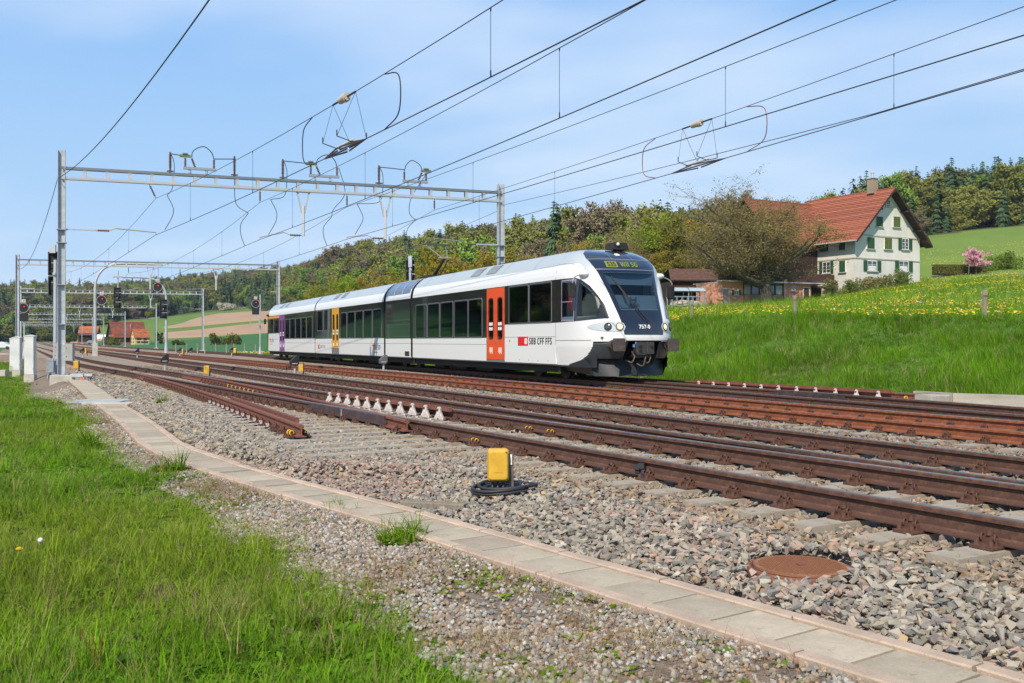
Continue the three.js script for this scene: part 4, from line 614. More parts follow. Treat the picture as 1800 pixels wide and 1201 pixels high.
{
  const bx = (name, label, px0, px1, py0, py1, Z, d, m, cat) => { const X = atPx((px0 + px1) / 2, Z), w = (px1 - px0) * Z / FPX, yb = hPx(py1, Z), h = hPx(py0, Z) - yb, o = thing(name, label, cat, P(X, yb, Z), 0.1); mesh('housing', box(w, h, d, 0, h / 2, 0, 0, 0.01), m, o); mesh('lid_edge', box(w + 0.02, 0.02, d + 0.02, 0, h + 0.01, 0), m, o); mesh('fitting', [cyl(V(-w * 0.3, h * 0.25, d / 2), V(-w * 0.3, h * 0.25, d / 2 + 0.02), 0.015, 0.015, 8), cyl(V(-w * 0.3, h * 0.75, d / 2), V(-w * 0.3, h * 0.75, d / 2 + 0.02), 0.015, 0.015, 8)], M.darkSteel, o); return o; };
  bx('switch_box', 'grey steel box hung on the right side of the gantry mast', 116, 129, 604, 634.5, 37.5, 0.26, M.greyBox, 'steel box'); bx('switch_box', 'grey steel box hung behind the gantry mast beside the signal pole', 96.5, 107, 603, 632, 38.8, 0.22, M.greyBox, 'steel box');
  const ped = bx('point_heater_box', 'blue grey metal box on the ground left of the gantry mast', 84, 96, 635, 655, 40.5, 0.3, M.bluegrey, 'steel box'); mesh('leg', [box(0.03, 0.3, 0.03, -0.1, -0.12, 0.1), box(0.03, 0.3, 0.03, 0.1, -0.12, 0.1)], M.galv, ped);
  const nb = thing('number_sign', 'small white number plate on the gantry mast', 'sign', P(atPx(112.5, 37.6), hPx(603.5, 37.6), 37.6)); mesh('plate', box(0.12, 0.1, 0.01, 0, 0, 0), M.whitePaint, nb); mesh('plate_bracket', box(0.03, 0.05, 0.06, 0, -0.03, -0.04), M.galv, nb);
  const pm = thing('point_machine', 'grey point machine box on legs with orange cables beside the gantry foundation', 'point machine', P(-16.1, gh(-16.1, 37.2), 37.2), 0.1); mesh('housing', [box(0.42, 0.13, 0.3, -0.1, 0.2, 0, 0, 0.01), box(0.3, 0.1, 0.24, 0.28, 0.21, 0, 0, 0.01)], M.galvLight, pm); mesh('leg', [box(0.04, 0.2, 0.04, -0.25, 0.05, 0), box(0.04, 0.2, 0.04, 0.3, 0.05, 0)], M.galv, pm); for (const x of [0, 0.05, 0.1]) mesh('orange_cable', tube([V(x, 0.18, 0.1), V(x + 0.02, 0.05, 0.16), V(x - 0.08, -0.04, 0.22)], 0.014, 6, 12), M.orange, pm);
  const sl = thing('concrete_slab', 'low concrete slab in the grass left of the white cabinets', 'slab', P(atPx(7, 47), -0.45, 47)); mesh('slab_body', box(0.3, 0.3, 0.4, 0, 0.1, 0, 0, 0.01), M.concretePale, sl);
  const fb = thing('wall_strip', 'long concrete strip behind the white cabinets', 'concrete strip', P(-20.2, -0.42, 43.2)); for (let i = 0; i < 4; i++) mesh('strip_block', box(0.95, 0.24, 0.3, 0.75 + i * 0.98, 0.02, -0.1), M.concretePale, fb);
}
// fence posts: on the bank, and a row far off
for (const [px, y0, y1, Z, w, l] of [[1731, 510, 568, 35, 0.16, 'broad weathered wooden post on the bank below the pink flowering tree'], [1397, 520, 569, 44.2, 0.13, 'weathered wooden post on the bank in front of the brick annex'], [1216, 530, 566, 51.6, 0.12, 'slim wooden post on the bank right beside the train nose']]) { const X = atPx(px, Z), yg = gh(X, Z), o = thing('fence_post', l, 'post', P(X, yg, Z), 0.3, 'fence posts on the bank'); const h = hPx(y0, Z) - yg; mesh('timber', box(w, h + 0.4, 0.09, 0, h / 2 - 0.2, 0, 0, 0.012), M.wood, o); mesh('wire_staple', box(w + 0.01, 0.02, 0.02, 0, h * 0.8, 0.05), M.darkSteel, o); }
for (let i = 0; i < 9; i++) { const px = 309 + i * 17 + (i % 3) * 2, Z = 108 - i * 0.6, X = atPx(px, Z), o = thing('fence_post', 'thin grey post in the far fence row along the dandelion strip', 'post', P(X, gh(X, Z), Z), 0, 'far fence posts'); mesh('timber', box(0.1, 1.3, 0.1, 0, 0.5, 0), M.wood, o); }

// ---------------------------------------------------------------- the train
const font = await new FontLoader().loadAsync('fonts/droid/droid_sans_bold.typeface.json');
function text(str, size, depth = 0.004) { const g = new TextGeometry(str, { font, size, depth, curveSegments: 4, bevelEnabled: false }); g.computeBoundingBox(); return clean(g); }
{
  const TH = Math.atan2(0.9153, -0.4027), train = thing('passenger_train', 'white articulated passenger train with black window bands and orange, yellow and purple doors', 'train', V(3.75, 0, -27.65), TH);
  const K = { // paints and glass
    white: pmat(0.78, 0.78, 0.77, 0.32, { clearcoat: 0.35, clearcoatRoughness: 0.15 }), grey: pmat(0.42, 0.465, 0.49, 0.4, { clearcoat: 0.2 }), band: pmat(0.018, 0.019, 0.018, 0.12, { clearcoat: 0.9, clearcoatRoughness: 0.04 }), navy: pmat(0.012, 0.016, 0.03, 0.16, { clearcoat: 0.9, clearcoatRoughness: 0.04 }),
    glass: pmat(0.36, 0.40, 0.33, 0.02, { transmission: 1, thickness: 0, ior: 1.5, specularIntensity: 1 }), screen: pmat(0.40, 0.50, 0.58, 0.02, { transmission: 1, thickness: 0, ior: 1.5 }), rubber: mat(0.015, 0.015, 0.017, 0.7), frame: mat(0.10, 0.10, 0.11, 0.35, { metalness: 0.4 }), edge: mat(0.34, 0.34, 0.36, 0.35, { metalness: 0.3 }),
    under: mat(0.02, 0.019, 0.018, 0.85), wheel: mat(0.04, 0.036, 0.033, 0.6, { metalness: 0.4 }), bumper: pmat(0.042, 0.052, 0.06, 0.4, { clearcoat: 0.3 }), plough: mat(0.018, 0.02, 0.022, 0.5), buffer: mat(0.105, 0.088, 0.075, 0.6, { map: rep(T.rust, 3) }),
    orange: pmat(0.80, 0.085, 0.012, 0.3, { clearcoat: 0.5 }), yellow: pmat(0.86, 0.40, 0.008, 0.3, { clearcoat: 0.5 }), purple: pmat(0.27, 0.06, 0.33, 0.3, { clearcoat: 0.5 }), stripe: mat(0.85, 0.36, 0.01, 0.4), step: mat(0.16, 0.16, 0.17, 0.6), red: mat(0.66, 0.012, 0.012, 0.4), black: mat(0.012, 0.012, 0.014, 0.5), print: mat(0.82, 0.82, 0.80, 0.5), inside: mat(0.3, 0.3, 0.29, 0.8), floor: mat(0.12, 0.12, 0.13, 0.8),
  };
  const put = (name, geo, m, parent = train) => mesh(name, geo, m, parent), LT = 51.3, SW = 1.5;
  // flat side pieces are drawn in (u, w) and stood at v = +-1.5; local z is -v, so the camera's side is z = -1.5
  const sideZ = { 1: z => g => g.translate(0, 0, -SW - z), '-1': z => g => g.translate(0, 0, SW + z) };
  const plate = (pts, holes, t, out, s) => { const g = extr(pts, t, holes); return s > 0 ? g.translate(0, 0, -SW - out) : g.translate(0, 0, SW + out - t); };
  const rect = (u0, w0, u1, w1) => [[u0, w0], [u1, w0], [u1, w1], [u0, w1]];
  const TOP = 2.97;
  const SEG = [ // [u0, u1, band bottom, windows [u0, u1, w0, w1]]
    { u: [2.69, 6.5], wb: 1.7, win: [[2.97, 4.53, 1.73, 2.92], [4.62, 6.13, 1.73, 2.92]], seam: 1.28 }, { u: [8.12, 16.3], wb: 1.27, win: [[8.5, 9.8, 1.3, 2.64], [9.87, 11.25, 1.3, 2.64], [11.42, 12.8, 1.3, 2.64], [12.95, 14.33, 1.3, 2.64], [14.45, 15.85, 1.3, 2.64]], seam: 1.04 },
    { u: [20.62, 29.04], wb: 1.3, win: [[21.0, 22.36, 1.33, 2.66], [22.55, 24.02, 1.33, 2.66], [24.18, 25.6, 1.33, 2.66], [25.75, 27.2, 1.33, 2.66], [27.42, 28.66, 1.33, 2.66]], seam: 1.05 }, { u: [30.74, 34.8], wb: 1.3, win: [[31.25, 32.64, 1.77, 2.92], [32.78, 34.28, 1.77, 2.92]], seam: 1.05 },
    { u: [35.05, 44.2], wb: 1.32, win: [[35.65, 37.15, 1.35, 2.62], [37.33, 38.74, 1.35, 2.62], [38.93, 40.46, 1.35, 2.62], [40.66, 42.3, 1.35, 2.62], [42.45, 43.9, 1.35, 2.62]], seam: 1.05 }, { u: [46.1, 50.35], wb: 1.72, win: [[46.2, 48.05, 1.75, 2.74], [48.2, 50.2, 1.75, 2.74]], seam: 1.3 },
    { u: [16.62, 20.3], wb: 1.27, win: [], seam: 1.05, power: true }];
  for (const s of [1, -1]) for (const q of SEG) {
    const [a, b] = q.u; put('side_panel', plate(rect(a, 0.47, b, q.seam - 0.006), [], 0.05, 0, s), K.white); put('side_panel', plate(rect(a, q.seam + 0.006, b, q.wb - 0.004), [], 0.05, 0, s), K.white); put('panel_backing', plate(rect(a, q.seam - 0.02, b, q.seam + 0.02), [], 0.01, -0.05, s), K.rubber);
    put('window_band', plate(rect(a, q.wb, b, TOP), q.win.map(w => rrect(w[0], w[2], w[1], w[3], 0.07)), 0.05, 0.004, s), K.band);
    for (const w of q.win) { const p = put('window', plate(rrect(w[0], w[2], w[1], w[3], 0.07), [], 0.008, -0.006, s), K.glass); put('window_frame', plate(rrect(w[0] - 0.022, w[2] - 0.022, w[1] + 0.022, w[3] + 0.022, 0.085), [rrect(w[0] + 0.018, w[2] + 0.018, w[1] - 0.018, w[3] - 0.018, 0.06)], 0.014, 0.012, s), s > 0 ? K.frame : K.frame, p); put('frame_edge', plate(rrect(w[0] - 0.03, w[2] - 0.03, w[1] + 0.03, w[3] + 0.03, 0.09), [rrect(w[0] - 0.02, w[2] - 0.02, w[1] + 0.02, w[3] + 0.02, 0.085)], 0.01, 0.011, s), K.edge, p); }
    if (q.power) { put('band_seam', plate(rect(a, 1.98, b, 2.0), [], 0.012, 0.008, s), K.under); const dots = []; for (const w of [0.62, 1.16, 1.36, 2.08, 1.88, 2.8, 3.04]) for (let u = a + 0.25; u < b; u += 0.33) if (hash2(u * 100, w * 100, 3) > 0.25) dots.push(cyl(V(u, w, -s * (SW + 0.001)), V(u, w, -s * (SW + 0.01)), 0.014, 0.012, 6)); const d = put('rivets', dots, K.edge); d.userData.kind = 'stuff'; put('vent', plate(rect(a + 0.15, 0.52, a + 0.75, 0.72), [], 0.01, 0.008, s), K.under); }
  }
  put('orange_stripe', plate(rect(46.1, 2.8, 50.35, 2.93), [], 0.01, 0.012, 1), K.stripe); put('orange_stripe', plate(rect(46.1, 2.8, 50.35, 2.93), [], 0.01, 0.012, -1), K.stripe);
  // doors
  for (const s of [1, -1]) for (const [a, b, m, low] of [[6.53, 8.09, K.orange, 0.53], [29.07, 30.71, K.yellow, 0.78], [44.23, 46.07, K.purple, 0.55]]) {
    const mid = (a + b) / 2; put('door_frame', plate(rect(a - 0.03, 0.47, b + 0.03, TOP + 0.01), [rect(a, low, b, TOP - 0.01)], 0.05, -0.01, s), K.rubber); put('door_step', plate(rect(a, 0.45, b, low - 0.01), [], 0.04, 0.0, s), K.step);
    for (const [u0, u1] of [[a + 0.005, mid - 0.012], [mid + 0.012, b - 0.005]]) {
      const c = (u0 + u1) / 2, hw = Math.min(0.2, (u1 - u0) * 0.27), win = rrect(c - hw, 1.24, c + hw, 2.6, hw * 0.6), d = put('door', plate(rect(u0, low, u1, TOP - 0.015), [win], 0.04, -0.004, s), m);
      put('door_window', plate(win, [], 0.008, -0.012, s), K.glass, d); put('door_seal', plate(rrect(c - hw - 0.03, 1.21, c + hw + 0.03, 2.63, hw * 0.6 + 0.02), [win], 0.008, 0.003, s), K.rubber, d);
      const st = []; for (const [i, j] of [[0, 0], [1, 0], [0, 1], [1, 1]]) st.push(plate(rect(c - hw * 0.8 + i * hw * 0.85, 1.52 + j * 0.16, c - hw * 0.8 + i * hw * 0.85 + hw * 0.7, 1.63 + j * 0.16), [], 0.003, 0.001, s)); put('door_stickers', st, K.print, d); put('door_button', plate(rrect(u1 - 0.06, 1.1, u1 - 0.01, 1.18, 0.02), [], 0.02, 0.014, s), mat(0.1, 0.16, 0.5, 0.4), d);
      const lg = []; for (let i = 0; i < 4; i++) lg.push(plate(rect(c - 0.14 + i * 0.075, 0.72 + 0.05 * (i % 2) + (low > 0.7 ? 0.15 : 0), c - 0.1 + i * 0.075, 0.94 + (low > 0.7 ? 0.12 : 0)), [], 0.003, -0.0005, s)); put('door_logo', lg, K.print, d);
    }
  }
  // roofs: cant panel in white, top in light grey
  const CANT = [[1.5, 2.975], [1.49, 3.1], [1.46, 3.25], [1.41, 3.38]], RH = [[1.41, 3.38], [1.3, 3.53], [1.15, 3.68], [1.0, 3.79], [0.8, 3.855], [0.5, 3.885]], ROOF = [...RH, [0, 3.89], ...RH.map(p => [-p[0], p[1]]).reverse()];
  const strip = (prof, ua, ub, n = 1, lift = 0) => { const pos = [], uv = []; const out = prof.map((p, i) => { const q = prof[Math.min(i + 1, prof.length - 1)], r = prof[Math.max(i - 1, 0)], tx = q[0] - r[0], ty = q[1] - r[1], l = Math.hypot(tx, ty); return [p[0] - lift * -ty / l * -1 * (tx < 0 ? 1 : 1) * 1, p[1] + lift * -tx / l]; }); for (let i = 0; i + 1 < prof.length; i++) { const A = out[i], B = out[i + 1], v = [[ua, A], [ub, A], [ub, B], [ua, A], [ub, B], [ua, B]]; for (const [u, p] of v) { pos.push(u, p[1], -p[0]); uv.push(u, p[0] + p[1]); } } const g = new THREE.BufferGeometry(); g.setAttribute('position', new THREE.Float32BufferAttribute(pos, 3)); g.setAttribute('uv', new THREE.Float32BufferAttribute(uv, 2)); g.computeVertexNormals(); return g; };
  const EH = [[1.48, 0.5], [1.48, 2.97], [1.39, 3.38], [1.28, 3.51], [1.0, 3.76], [0.5, 3.86]], ENDP = [...EH, ...EH.map(p => [-p[0], p[1]]).reverse()];
  const mirrorP = p => p.map(([a, b]) => [-a, b]);
  for (const [a, b] of [[2.69, 16.3], [20.62, 34.8], [35.05, 50.35], [16.62, 20.3]]) {
    put('cant_panel', strip(CANT, a, b), K.white); put('cant_panel', strip(mirrorP(CANT), a, b), K.white); put('roof', strip(ROOF, a, b), K.grey);
    put('car_end', [extr(ENDP, 0.04).rotateY(Math.PI / 2).translate(a, 0, 0), extr(ENDP, 0.04).rotateY(Math.PI / 2).translate(b - 0.05, 0, 0)].slice(a === 2.69 ? 1 : 0, b === 50.35 ? 1 : 2), K.rubber);
    put('underframe', box(b - a, 0.28, 2.7, (a + b) / 2, 0.36, 0), K.under); put('skirt_edge', [box(b - a, 0.035, 0.06, (a + b) / 2, 0.45, -1.46), box(b - a, 0.035, 0.06, (a + b) / 2, 0.45, 1.46)], mat(0.1, 0.09, 0.075, 0.7));
    if (a !== 16.62) { put('floor', box(b - a - 0.1, 0.05, 2.8, (a + b) / 2, a === 2.69 ? 0.6 : 0.6, 0), K.floor); put('ceiling', box(b - a - 0.1, 0.04, 2.5, (a + b) / 2, 2.98, 0), K.inside); }
    else put('machine_core', box(b - a - 0.1, 2.4, 2.7, (a + b) / 2, 1.75, 0), K.under);
  }
  for (const u of [16.3, 20.3, 34.8]) { const w = u === 34.8 ? 0.25 : 0.32; for (let i = 0; i < 4; i++) put('bellows', extr(ENDP.map(([x, y]) => [x * 0.97, y - 0.02]).map(([x, y]) => [x * (i % 2 ? 1.005 : 0.98), y]), w / 4 - 0.006).rotateY(Math.PI / 2).translate(u + i * w / 4, 0, 0), K.rubber); }
  // roof grilles, roof seams, glazed panels of the power module
  const roofPt = (v, lift) => { const P2 = [...CANT, ...ROOF.slice(1, 5)]; for (let i = 0; i + 1 < P2.length; i++) if (v <= P2[i][0] && v >= P2[i + 1][0]) { const t = (P2[i][0] - v) / (P2[i][0] - P2[i + 1][0] || 1); return lerp(P2[i][1], P2[i + 1][1], t) + lift; } return 3.87 + lift; };
  for (const c of [8.1, 9.6, 28.9, 30.6, 44.6, 46.4]) { const gr = put('roof_grille', strip([[1.345, 3.485], [1.3, 3.546], [1.15, 3.696], [1.04, 3.78]], c - 0.45, c + 0.45), K.step); for (let i = 0; i < 9; i++) put('grille_slat', strip([[1.345, 3.497], [1.3, 3.558], [1.15, 3.708], [1.04, 3.792]], c - 0.43 + i * 0.1, c - 0.375 + i * 0.1), K.grey, gr); }
  for (const u of [4.4, 6.9, 12.3, 15, 23, 26, 33, 38, 42, 48]) put('roof_seam', strip([[1.41, 3.388], [1.3, 3.54], [1.15, 3.69], [1.0, 3.8], [0.8, 3.865]], u, u + 0.014), K.step);
  for (let i = 0; i < 3; i++) { const a = 16.75 + i * 1.18; put('roof_glazing', strip([[1.475, 3.2], [1.42, 3.39], [1.31, 3.542], [1.16, 3.692], [1.01, 3.802]], a, a + 1.08), pmat(0.06, 0.065, 0.10, 0.15, { clearcoat: 0.8 })); put('glazing_bar', strip([[1.48, 3.19], [1.426, 3.392], [1.316, 3.548], [1.166, 3.698], [1.014, 3.81]], a + 1.085, a + 1.16), K.grey); }
  put('antenna', [cyl(V(19.6, 3.85, 0.2), V(19.6, 4.05, 0.2), 0.05, 0.04, 8)], K.white); put('roof_equipment', [box(2.6, 0.07, 0.9, 8.2, 3.92, 0.0), box(1.6, 0.08, 0.9, 47.5, 3.92, 0.2)], K.under);
  // the rounded cab: u of the front skin at (v, w)
  const tab = (list, x) => { if (x <= list[0][0]) return list[0][1]; for (let i = 0; i + 1 < list.length; i++) if (x <= list[i + 1][0]) return lerp(list[i][1], list[i + 1][1], (x - list[i][0]) / (list[i + 1][0] - list[i][0])); return list[list.length - 1][1]; };
  const smoothTab = (list, x, k) => (tab(list, x - k) + tab(list, x) + tab(list, x + k)) / 3;
  const U0 = [[0.2, 0.55], [0.45, 0.5], [0.9, 0.2], [1.2, 0.10], [1.5, 0.12], [1.75, 0.2], [2.0, 0.34], [2.5, 0.63], [3.0, 0.92], [3.35, 1.12], [3.55, 1.35], [3.72, 1.72], [3.82, 2.1], [3.87, 2.45], [3.89, 2.62]], BW = [[0.2, 1.40], [0.7, 1.47], [1.0, 1.5], [2.97, 1.5], [3.1, 1.49], [3.25, 1.46], [3.38, 1.41], [3.53, 1.3], [3.68, 1.15], [3.79, 1.0], [3.855, 0.8], [3.885, 0.5], [3.89, 0.03]];
  const PW = 3, u0 = w => Math.min(2.64, smoothTab(U0, w, 0.06)), bw = w => tab(BW, w), Lr = w => 2.69 - u0(w);
  const uS = (v, w) => { const q = clamp(Math.abs(v) / bw(w), 0, 1); return u0(w) + Lr(w) * (1 - Math.pow(1 - q ** PW, 1 / PW)); }, vS = (u, w) => { const q = clamp((u - u0(w)) / Lr(w), 0, 1); return bw(w) * Math.pow(1 - (1 - q) ** PW, 1 / PW); };
  const nrm = (v, w) => { const e = 0.02, c = clamp(v, -bw(w) * 0.985, bw(w) * 0.985), du_v = (uS(c + e, w) - uS(c - e, w)) / (2 * e), du_w = (uS(c, w + e) - uS(c, w - e)) / (2 * e), n = V(-1, du_w, -du_v); return n.normalize(); };
  const S = (v, w, off = 0) => { const n = nrm(v, w); return V(uS(v, w) + n.x * off, w + n.y * off, -v + n.z * off); };
  const Ss = (u, w, off = 0, s = 1) => { const v = s * vS(u, w), n = nrm(v, w); return V(u + n.x * off, w + n.y * off, -v + n.z * off); };
  const grid = (fn, nu, nv, keep) => { const P2 = []; for (let i = 0; i <= nu; i++) for (let j = 0; j <= nv; j++) P2.push(fn(i / nu, j / nv)); const pos = [], nor = [], uv = [], N = P2.map(() => V(0, 0, 0)), F = []; for (let i = 0; i < nu; i++) for (let j = 0; j < nv; j++) { const a = i * (nv + 1) + j, q = [a, a + 1, a + nv + 2, a + nv + 1], c = P2[q[0]].clone().add(P2[q[2]]).multiplyScalar(0.5); const e1 = P2[q[2]].clone().sub(P2[q[0]]), e2 = P2[q[3]].clone().sub(P2[q[1]]), n = e1.cross(e2); for (const k of q) N[k].add(n); if (!keep || keep(c)) F.push(q); } for (const q of F) for (const k of [q[0], q[1], q[2], q[0], q[2], q[3]]) { const p = P2[k], n = N[k].clone().normalize(); pos.push(p.x, p.y, p.z); nor.push(n.x, n.y, n.z); uv.push(p.x, p.y + p.z); } const g = new THREE.BufferGeometry(); g.setAttribute('position', new THREE.Float32BufferAttribute(pos, 3)); g.setAttribute('normal', new THREE.Float32BufferAttribute(nor, 3)); g.setAttribute('uv', new THREE.Float32BufferAttribute(uv, 2)); return g; };
  const tip = g => { g.translate(0, 0, 0); return g; }, toTail = g => { g.scale(-1, 1, 1).translate(LT + 0.0, 0, 0); return g; };
  const VW = [[1.3, 0.62], [1.6, 0.66], [2.1, 0.74], [2.6, 0.82], [3.1, 0.93], [3.35, 1.02], [3.55, 1.04], [3.7, 0.96], [3.8, 0.8], [3.87, 0.5]], vw = w => Math.min(tab(VW, w), bw(w) * 0.97);
  const uLow = w => tab([[0.45, 1.95], [0.55, 1.5], [0.7, 1.15], [0.85, 0.95], [1.0, 0.84], [1.15, 0.78], [1.16, -1]], w);
  const arc = [[0.40, 1.80], [0.46, 1.9], [0.62, 2.12], [0.88, 2.44], [1.14, 2.72], [1.42, 2.91], [1.62, 2.97], [2.7, 2.97]], arcTop = u => tab(arc, u), arcBot = u => tab([[0.4, 1.79], [1.3, 1.73], [2.7, 1.7]], u);
  const shellAt = (a, b) => { const w = lerp(0.45, 3.889, a), ph = lerp(-Math.PI / 2, Math.PI / 2, b), v = bw(w) * Math.sign(Math.sin(ph)) * Math.abs(Math.sin(ph)) ** (2 / PW), u = u0(w) + Lr(w) * (1 - Math.abs(Math.cos(ph)) ** (2 / PW)); return V(u, w, -v); };
  const inScreen = c => c.y > 2.05 && c.y < 3.1 && Math.abs(c.z) < vw(c.y) - 0.12, inSide = c => c.x > 0.62 && c.x < 2.32 && c.y > 1.86 && c.y < 2.85 && c.y < arcTop(c.x) - 0.1 && Math.abs(c.z) > 0.9;
  const keepW = c => !(c.y < 1.16 && c.x < uLow(c.y)) && !inScreen(c) && !inSide(c);
  const isGrey = c => c.y >= 3.4 || (c.y > 2.5 && Math.abs(c.z) < vw(c.y) + 0.22 * sstep(2.4, 3.3, c.y)); put('cab_shell', grid(shellAt, 110, 160, c => keepW(c) && !isGrey(c)), K.white); put('cab_roof', grid(shellAt, 110, 160, c => keepW(c) && isGrey(c)), K.grey);
  const patch = (wa, wb2, va, vb, off, nw = 12, nv = 16) => grid((a, b) => { const w = lerp(wa, wb2, a), v = lerp(va(w), vb(w), b); return S(v, w, off); }, nw, nv);
  const full = [w => -vw(w), w => vw(w)];
  put('front_panel', patch(1.33, 2.03, ...full, 0.008), K.navy); put('front_panel', patch(3.12, 3.2, ...full, 0.008, 3), K.navy); put('roof_visor', patch(3.5, 3.845, ...full, 0.008), K.navy);
  put('screen_surround', patch(2.03, 3.12, w => -vw(w), w => -vw(w) + 0.13, 0.008, 12, 4), K.navy); put('screen_surround', patch(2.03, 3.12, w => vw(w) - 0.13, w => vw(w), 0.008, 12, 4), K.navy);
  put('windscreen', patch(2.0, 3.14, w => -vw(w) + 0.02, w => vw(w) - 0.02, 0.004), K.screen);
  const dg = put('destination_window', patch(3.2, 3.5, ...full, 0.008, 5), pmat(0.02, 0.03, 0.06, 0.06, { clearcoat: 1, clearcoatRoughness: 0.02 })); put('visor_seam', [patch(3.5, 3.515, ...full, 0.012, 1), patch(3.19, 3.205, ...full, 0.012, 1), patch(3.5, 3.84, w => 0.36 - 0.0, w => 0.372, 0.011, 4, 1), patch(3.5, 3.84, w => -0.312, w => -0.3, 0.011, 4, 1)], K.edge);
  // writing on the curved front: letters are bent onto the skin
  const onFront = (str, size, vc, w, off) => { const g = text(str, size, 0.003), bb = g.boundingBox, c = (bb.min.x + bb.max.x) / 2, p = g.attributes.position; for (let i = 0; i < p.count; i++) { const q = S(vc - (p.getX(i) - c), w + p.getY(i), off + p.getZ(i)); p.setXYZ(i, q.x, q.y, q.z); } g.computeVertexNormals(); return g; };
  const led = new THREE.MeshStandardMaterial({ color: rgb(0.16, 0.2, 0.015), emissive: rgb(0.42, 0.5, 0.02), emissiveIntensity: 0.12, roughness: 0.5 });
  put('display_field', patch(3.262, 3.44, w => 0.30, w => 0.66, 0.0125, 4, 6), led, dg); put('display_route', onFront('S35', 0.12, 0.48, 3.29, 0.0165), mat(0.015, 0.02, 0.03, 0.5), dg); put('display_text', onFront('Wil SG', 0.135, -0.08, 3.285, 0.012), led, dg); put('unit_number', onFront('757-0', 0.105, 0.0, 1.5, 0.011), K.print);
  // side cab windows
  for (const s of [1, -1]) {
    const sg = (ua, ub, lo, hi, off, n = 20, m = 14) => grid((a, b) => { const u = lerp(ua, ub, a); return Ss(u, lerp(lo(u), hi(u), b), off, s); }, n, m);
    const t2f = (ua, ub, lo, hi) => sg(ua, ub, lo, hi, 0.007);
    put('cab_band', [t2f(0.41, 0.72, arcBot, arcTop), t2f(1.46, 1.60, arcBot, arcTop), t2f(2.26, 2.69, arcBot, arcTop), t2f(0.72, 1.46, arcBot, u => arcBot(u) + 0.08), t2f(0.72, 1.46, u => arcTop(u) - 0.08, arcTop), t2f(1.6, 2.26, arcBot, u => 1.76), t2f(1.6, 2.26, u => 2.9, arcTop)], K.band);
    put('cab_side_window', sg(0.70, 1.48, u => arcBot(u) + 0.07, u => arcTop(u) - 0.07, 0.004), K.glass); const dw = put('driver_window', sg(1.59, 2.27, () => 1.75, () => 2.91, 0.005), K.screen);
    put('window_frame', [sg(1.57, 1.61, () => 1.75, () => 2.92, 0.016, 2), sg(2.25, 2.29, () => 1.75, () => 2.92, 0.016, 2), sg(1.57, 2.29, () => 1.73, () => 1.77, 0.016, 8, 2), sg(1.57, 2.29, () => 2.89, () => 2.93, 0.016, 8, 2), sg(1.6, 2.26, () => 2.28, () => 2.3, 0.012, 8, 2)], mat(0.3, 0.25, 0.32, 0.4), dw);
    // head lamps in a long lens cover
    const lamp = (v0, w, r, m, nm, off) => { const c = S(v0, w, off), n = nrm(v0, w), q = new THREE.Quaternion().setFromUnitVectors(V(0, 0, 1), n), g = clean(new THREE.SphereGeometry(r, 18, 8, 0, Math.PI * 2, 0, Math.PI / 2).rotateX(Math.PI / 2).scale(1, 1, 0.3)); g.applyQuaternion(q).translate(c.x, c.y, c.z); return put(nm, g, m); };
    put('lamp_cover', grid((a, b) => { const vv = s * lerp(0.58, 1.34, a), h = 0.135 * Math.sqrt(Math.max(0, 1 - (2 * Math.pow(a, 0.7) - 1) ** 2)) + 0.004; return S(vv, 1.55 + lerp(-h, h, b), 0.011); }, 20, 8), pmat(0.5, 0.54, 0.55, 0.2, { clearcoat: 1 }));
    const bez = (v0, r) => { const c = S(v0, 1.55, 0.016), n = nrm(v0, 1.55), g = clean(new THREE.TorusGeometry(r, 0.014, 6, 22)); g.applyQuaternion(new THREE.Quaternion().setFromUnitVectors(V(0, 0, 1), n)).translate(c.x, c.y, c.z); return put('lamp_bezel', g, K.rubber); };
    bez(s * 0.73, 0.1); bez(s * 1.0, 0.1); lamp(s * 0.73, 1.55, 0.092, new THREE.MeshStandardMaterial({ color: rgb(0.8, 0.62, 0.4), emissive: rgb(1, 0.72, 0.42), emissiveIntensity: 0.5, roughness: 0.15 }), 'headlight', 0.012); lamp(s * 1.0, 1.55, 0.092, pmat(0.06, 0.07, 0.075, 0.1, { clearcoat: 1 }), 'tail_light', 0.012);
    // bumper, buffer, mirror
    put('bumper', grid((a, b) => { const w = lerp(0.66, 1.155, a), lo = tab([[0.66, 0.55], [0.9, 0.52], [1.16, 0.5]], w), hi = vS(uLow(w) + 0.02, w), v = s * lerp(lo, Math.max(lo + 0.1, hi), b); return V(uS(v, w) + 0.012 + 0.10 * (1 - a) * (1 - b), w, -v); }, 10, 14), K.bumper);
    put('bumper_cheek', grid((a, b) => { const w = lerp(0.5, 1.155, a); return V(lerp(uS(0.53, w) + 0.02, 1.3, b), w, -s * 0.54); }, 4, 4), K.bumper);
    const bf = put('buffer', [extr(rrect(-0.185, -0.18, 0.185, 0.18, 0.03), 0.035, [], 0.008).rotateY(Math.PI / 2).translate(0, 1.05, -s * 0.875), cyl(V(0.03, 1.05, -s * 0.875), V(0.28, 1.05, -s * 0.875), 0.095, 0.12, 16), cyl(V(0.26, 1.05, -s * 0.875), V(0.6, 1.05, -s * 0.875), 0.145, 0.145, 18)], K.buffer); put('buffer_shank', cyl(V(0.05, 1.05, -s * 0.875), V(0.3, 1.05, -s * 0.875), 0.1, 0.125, 16), K.plough, bf);
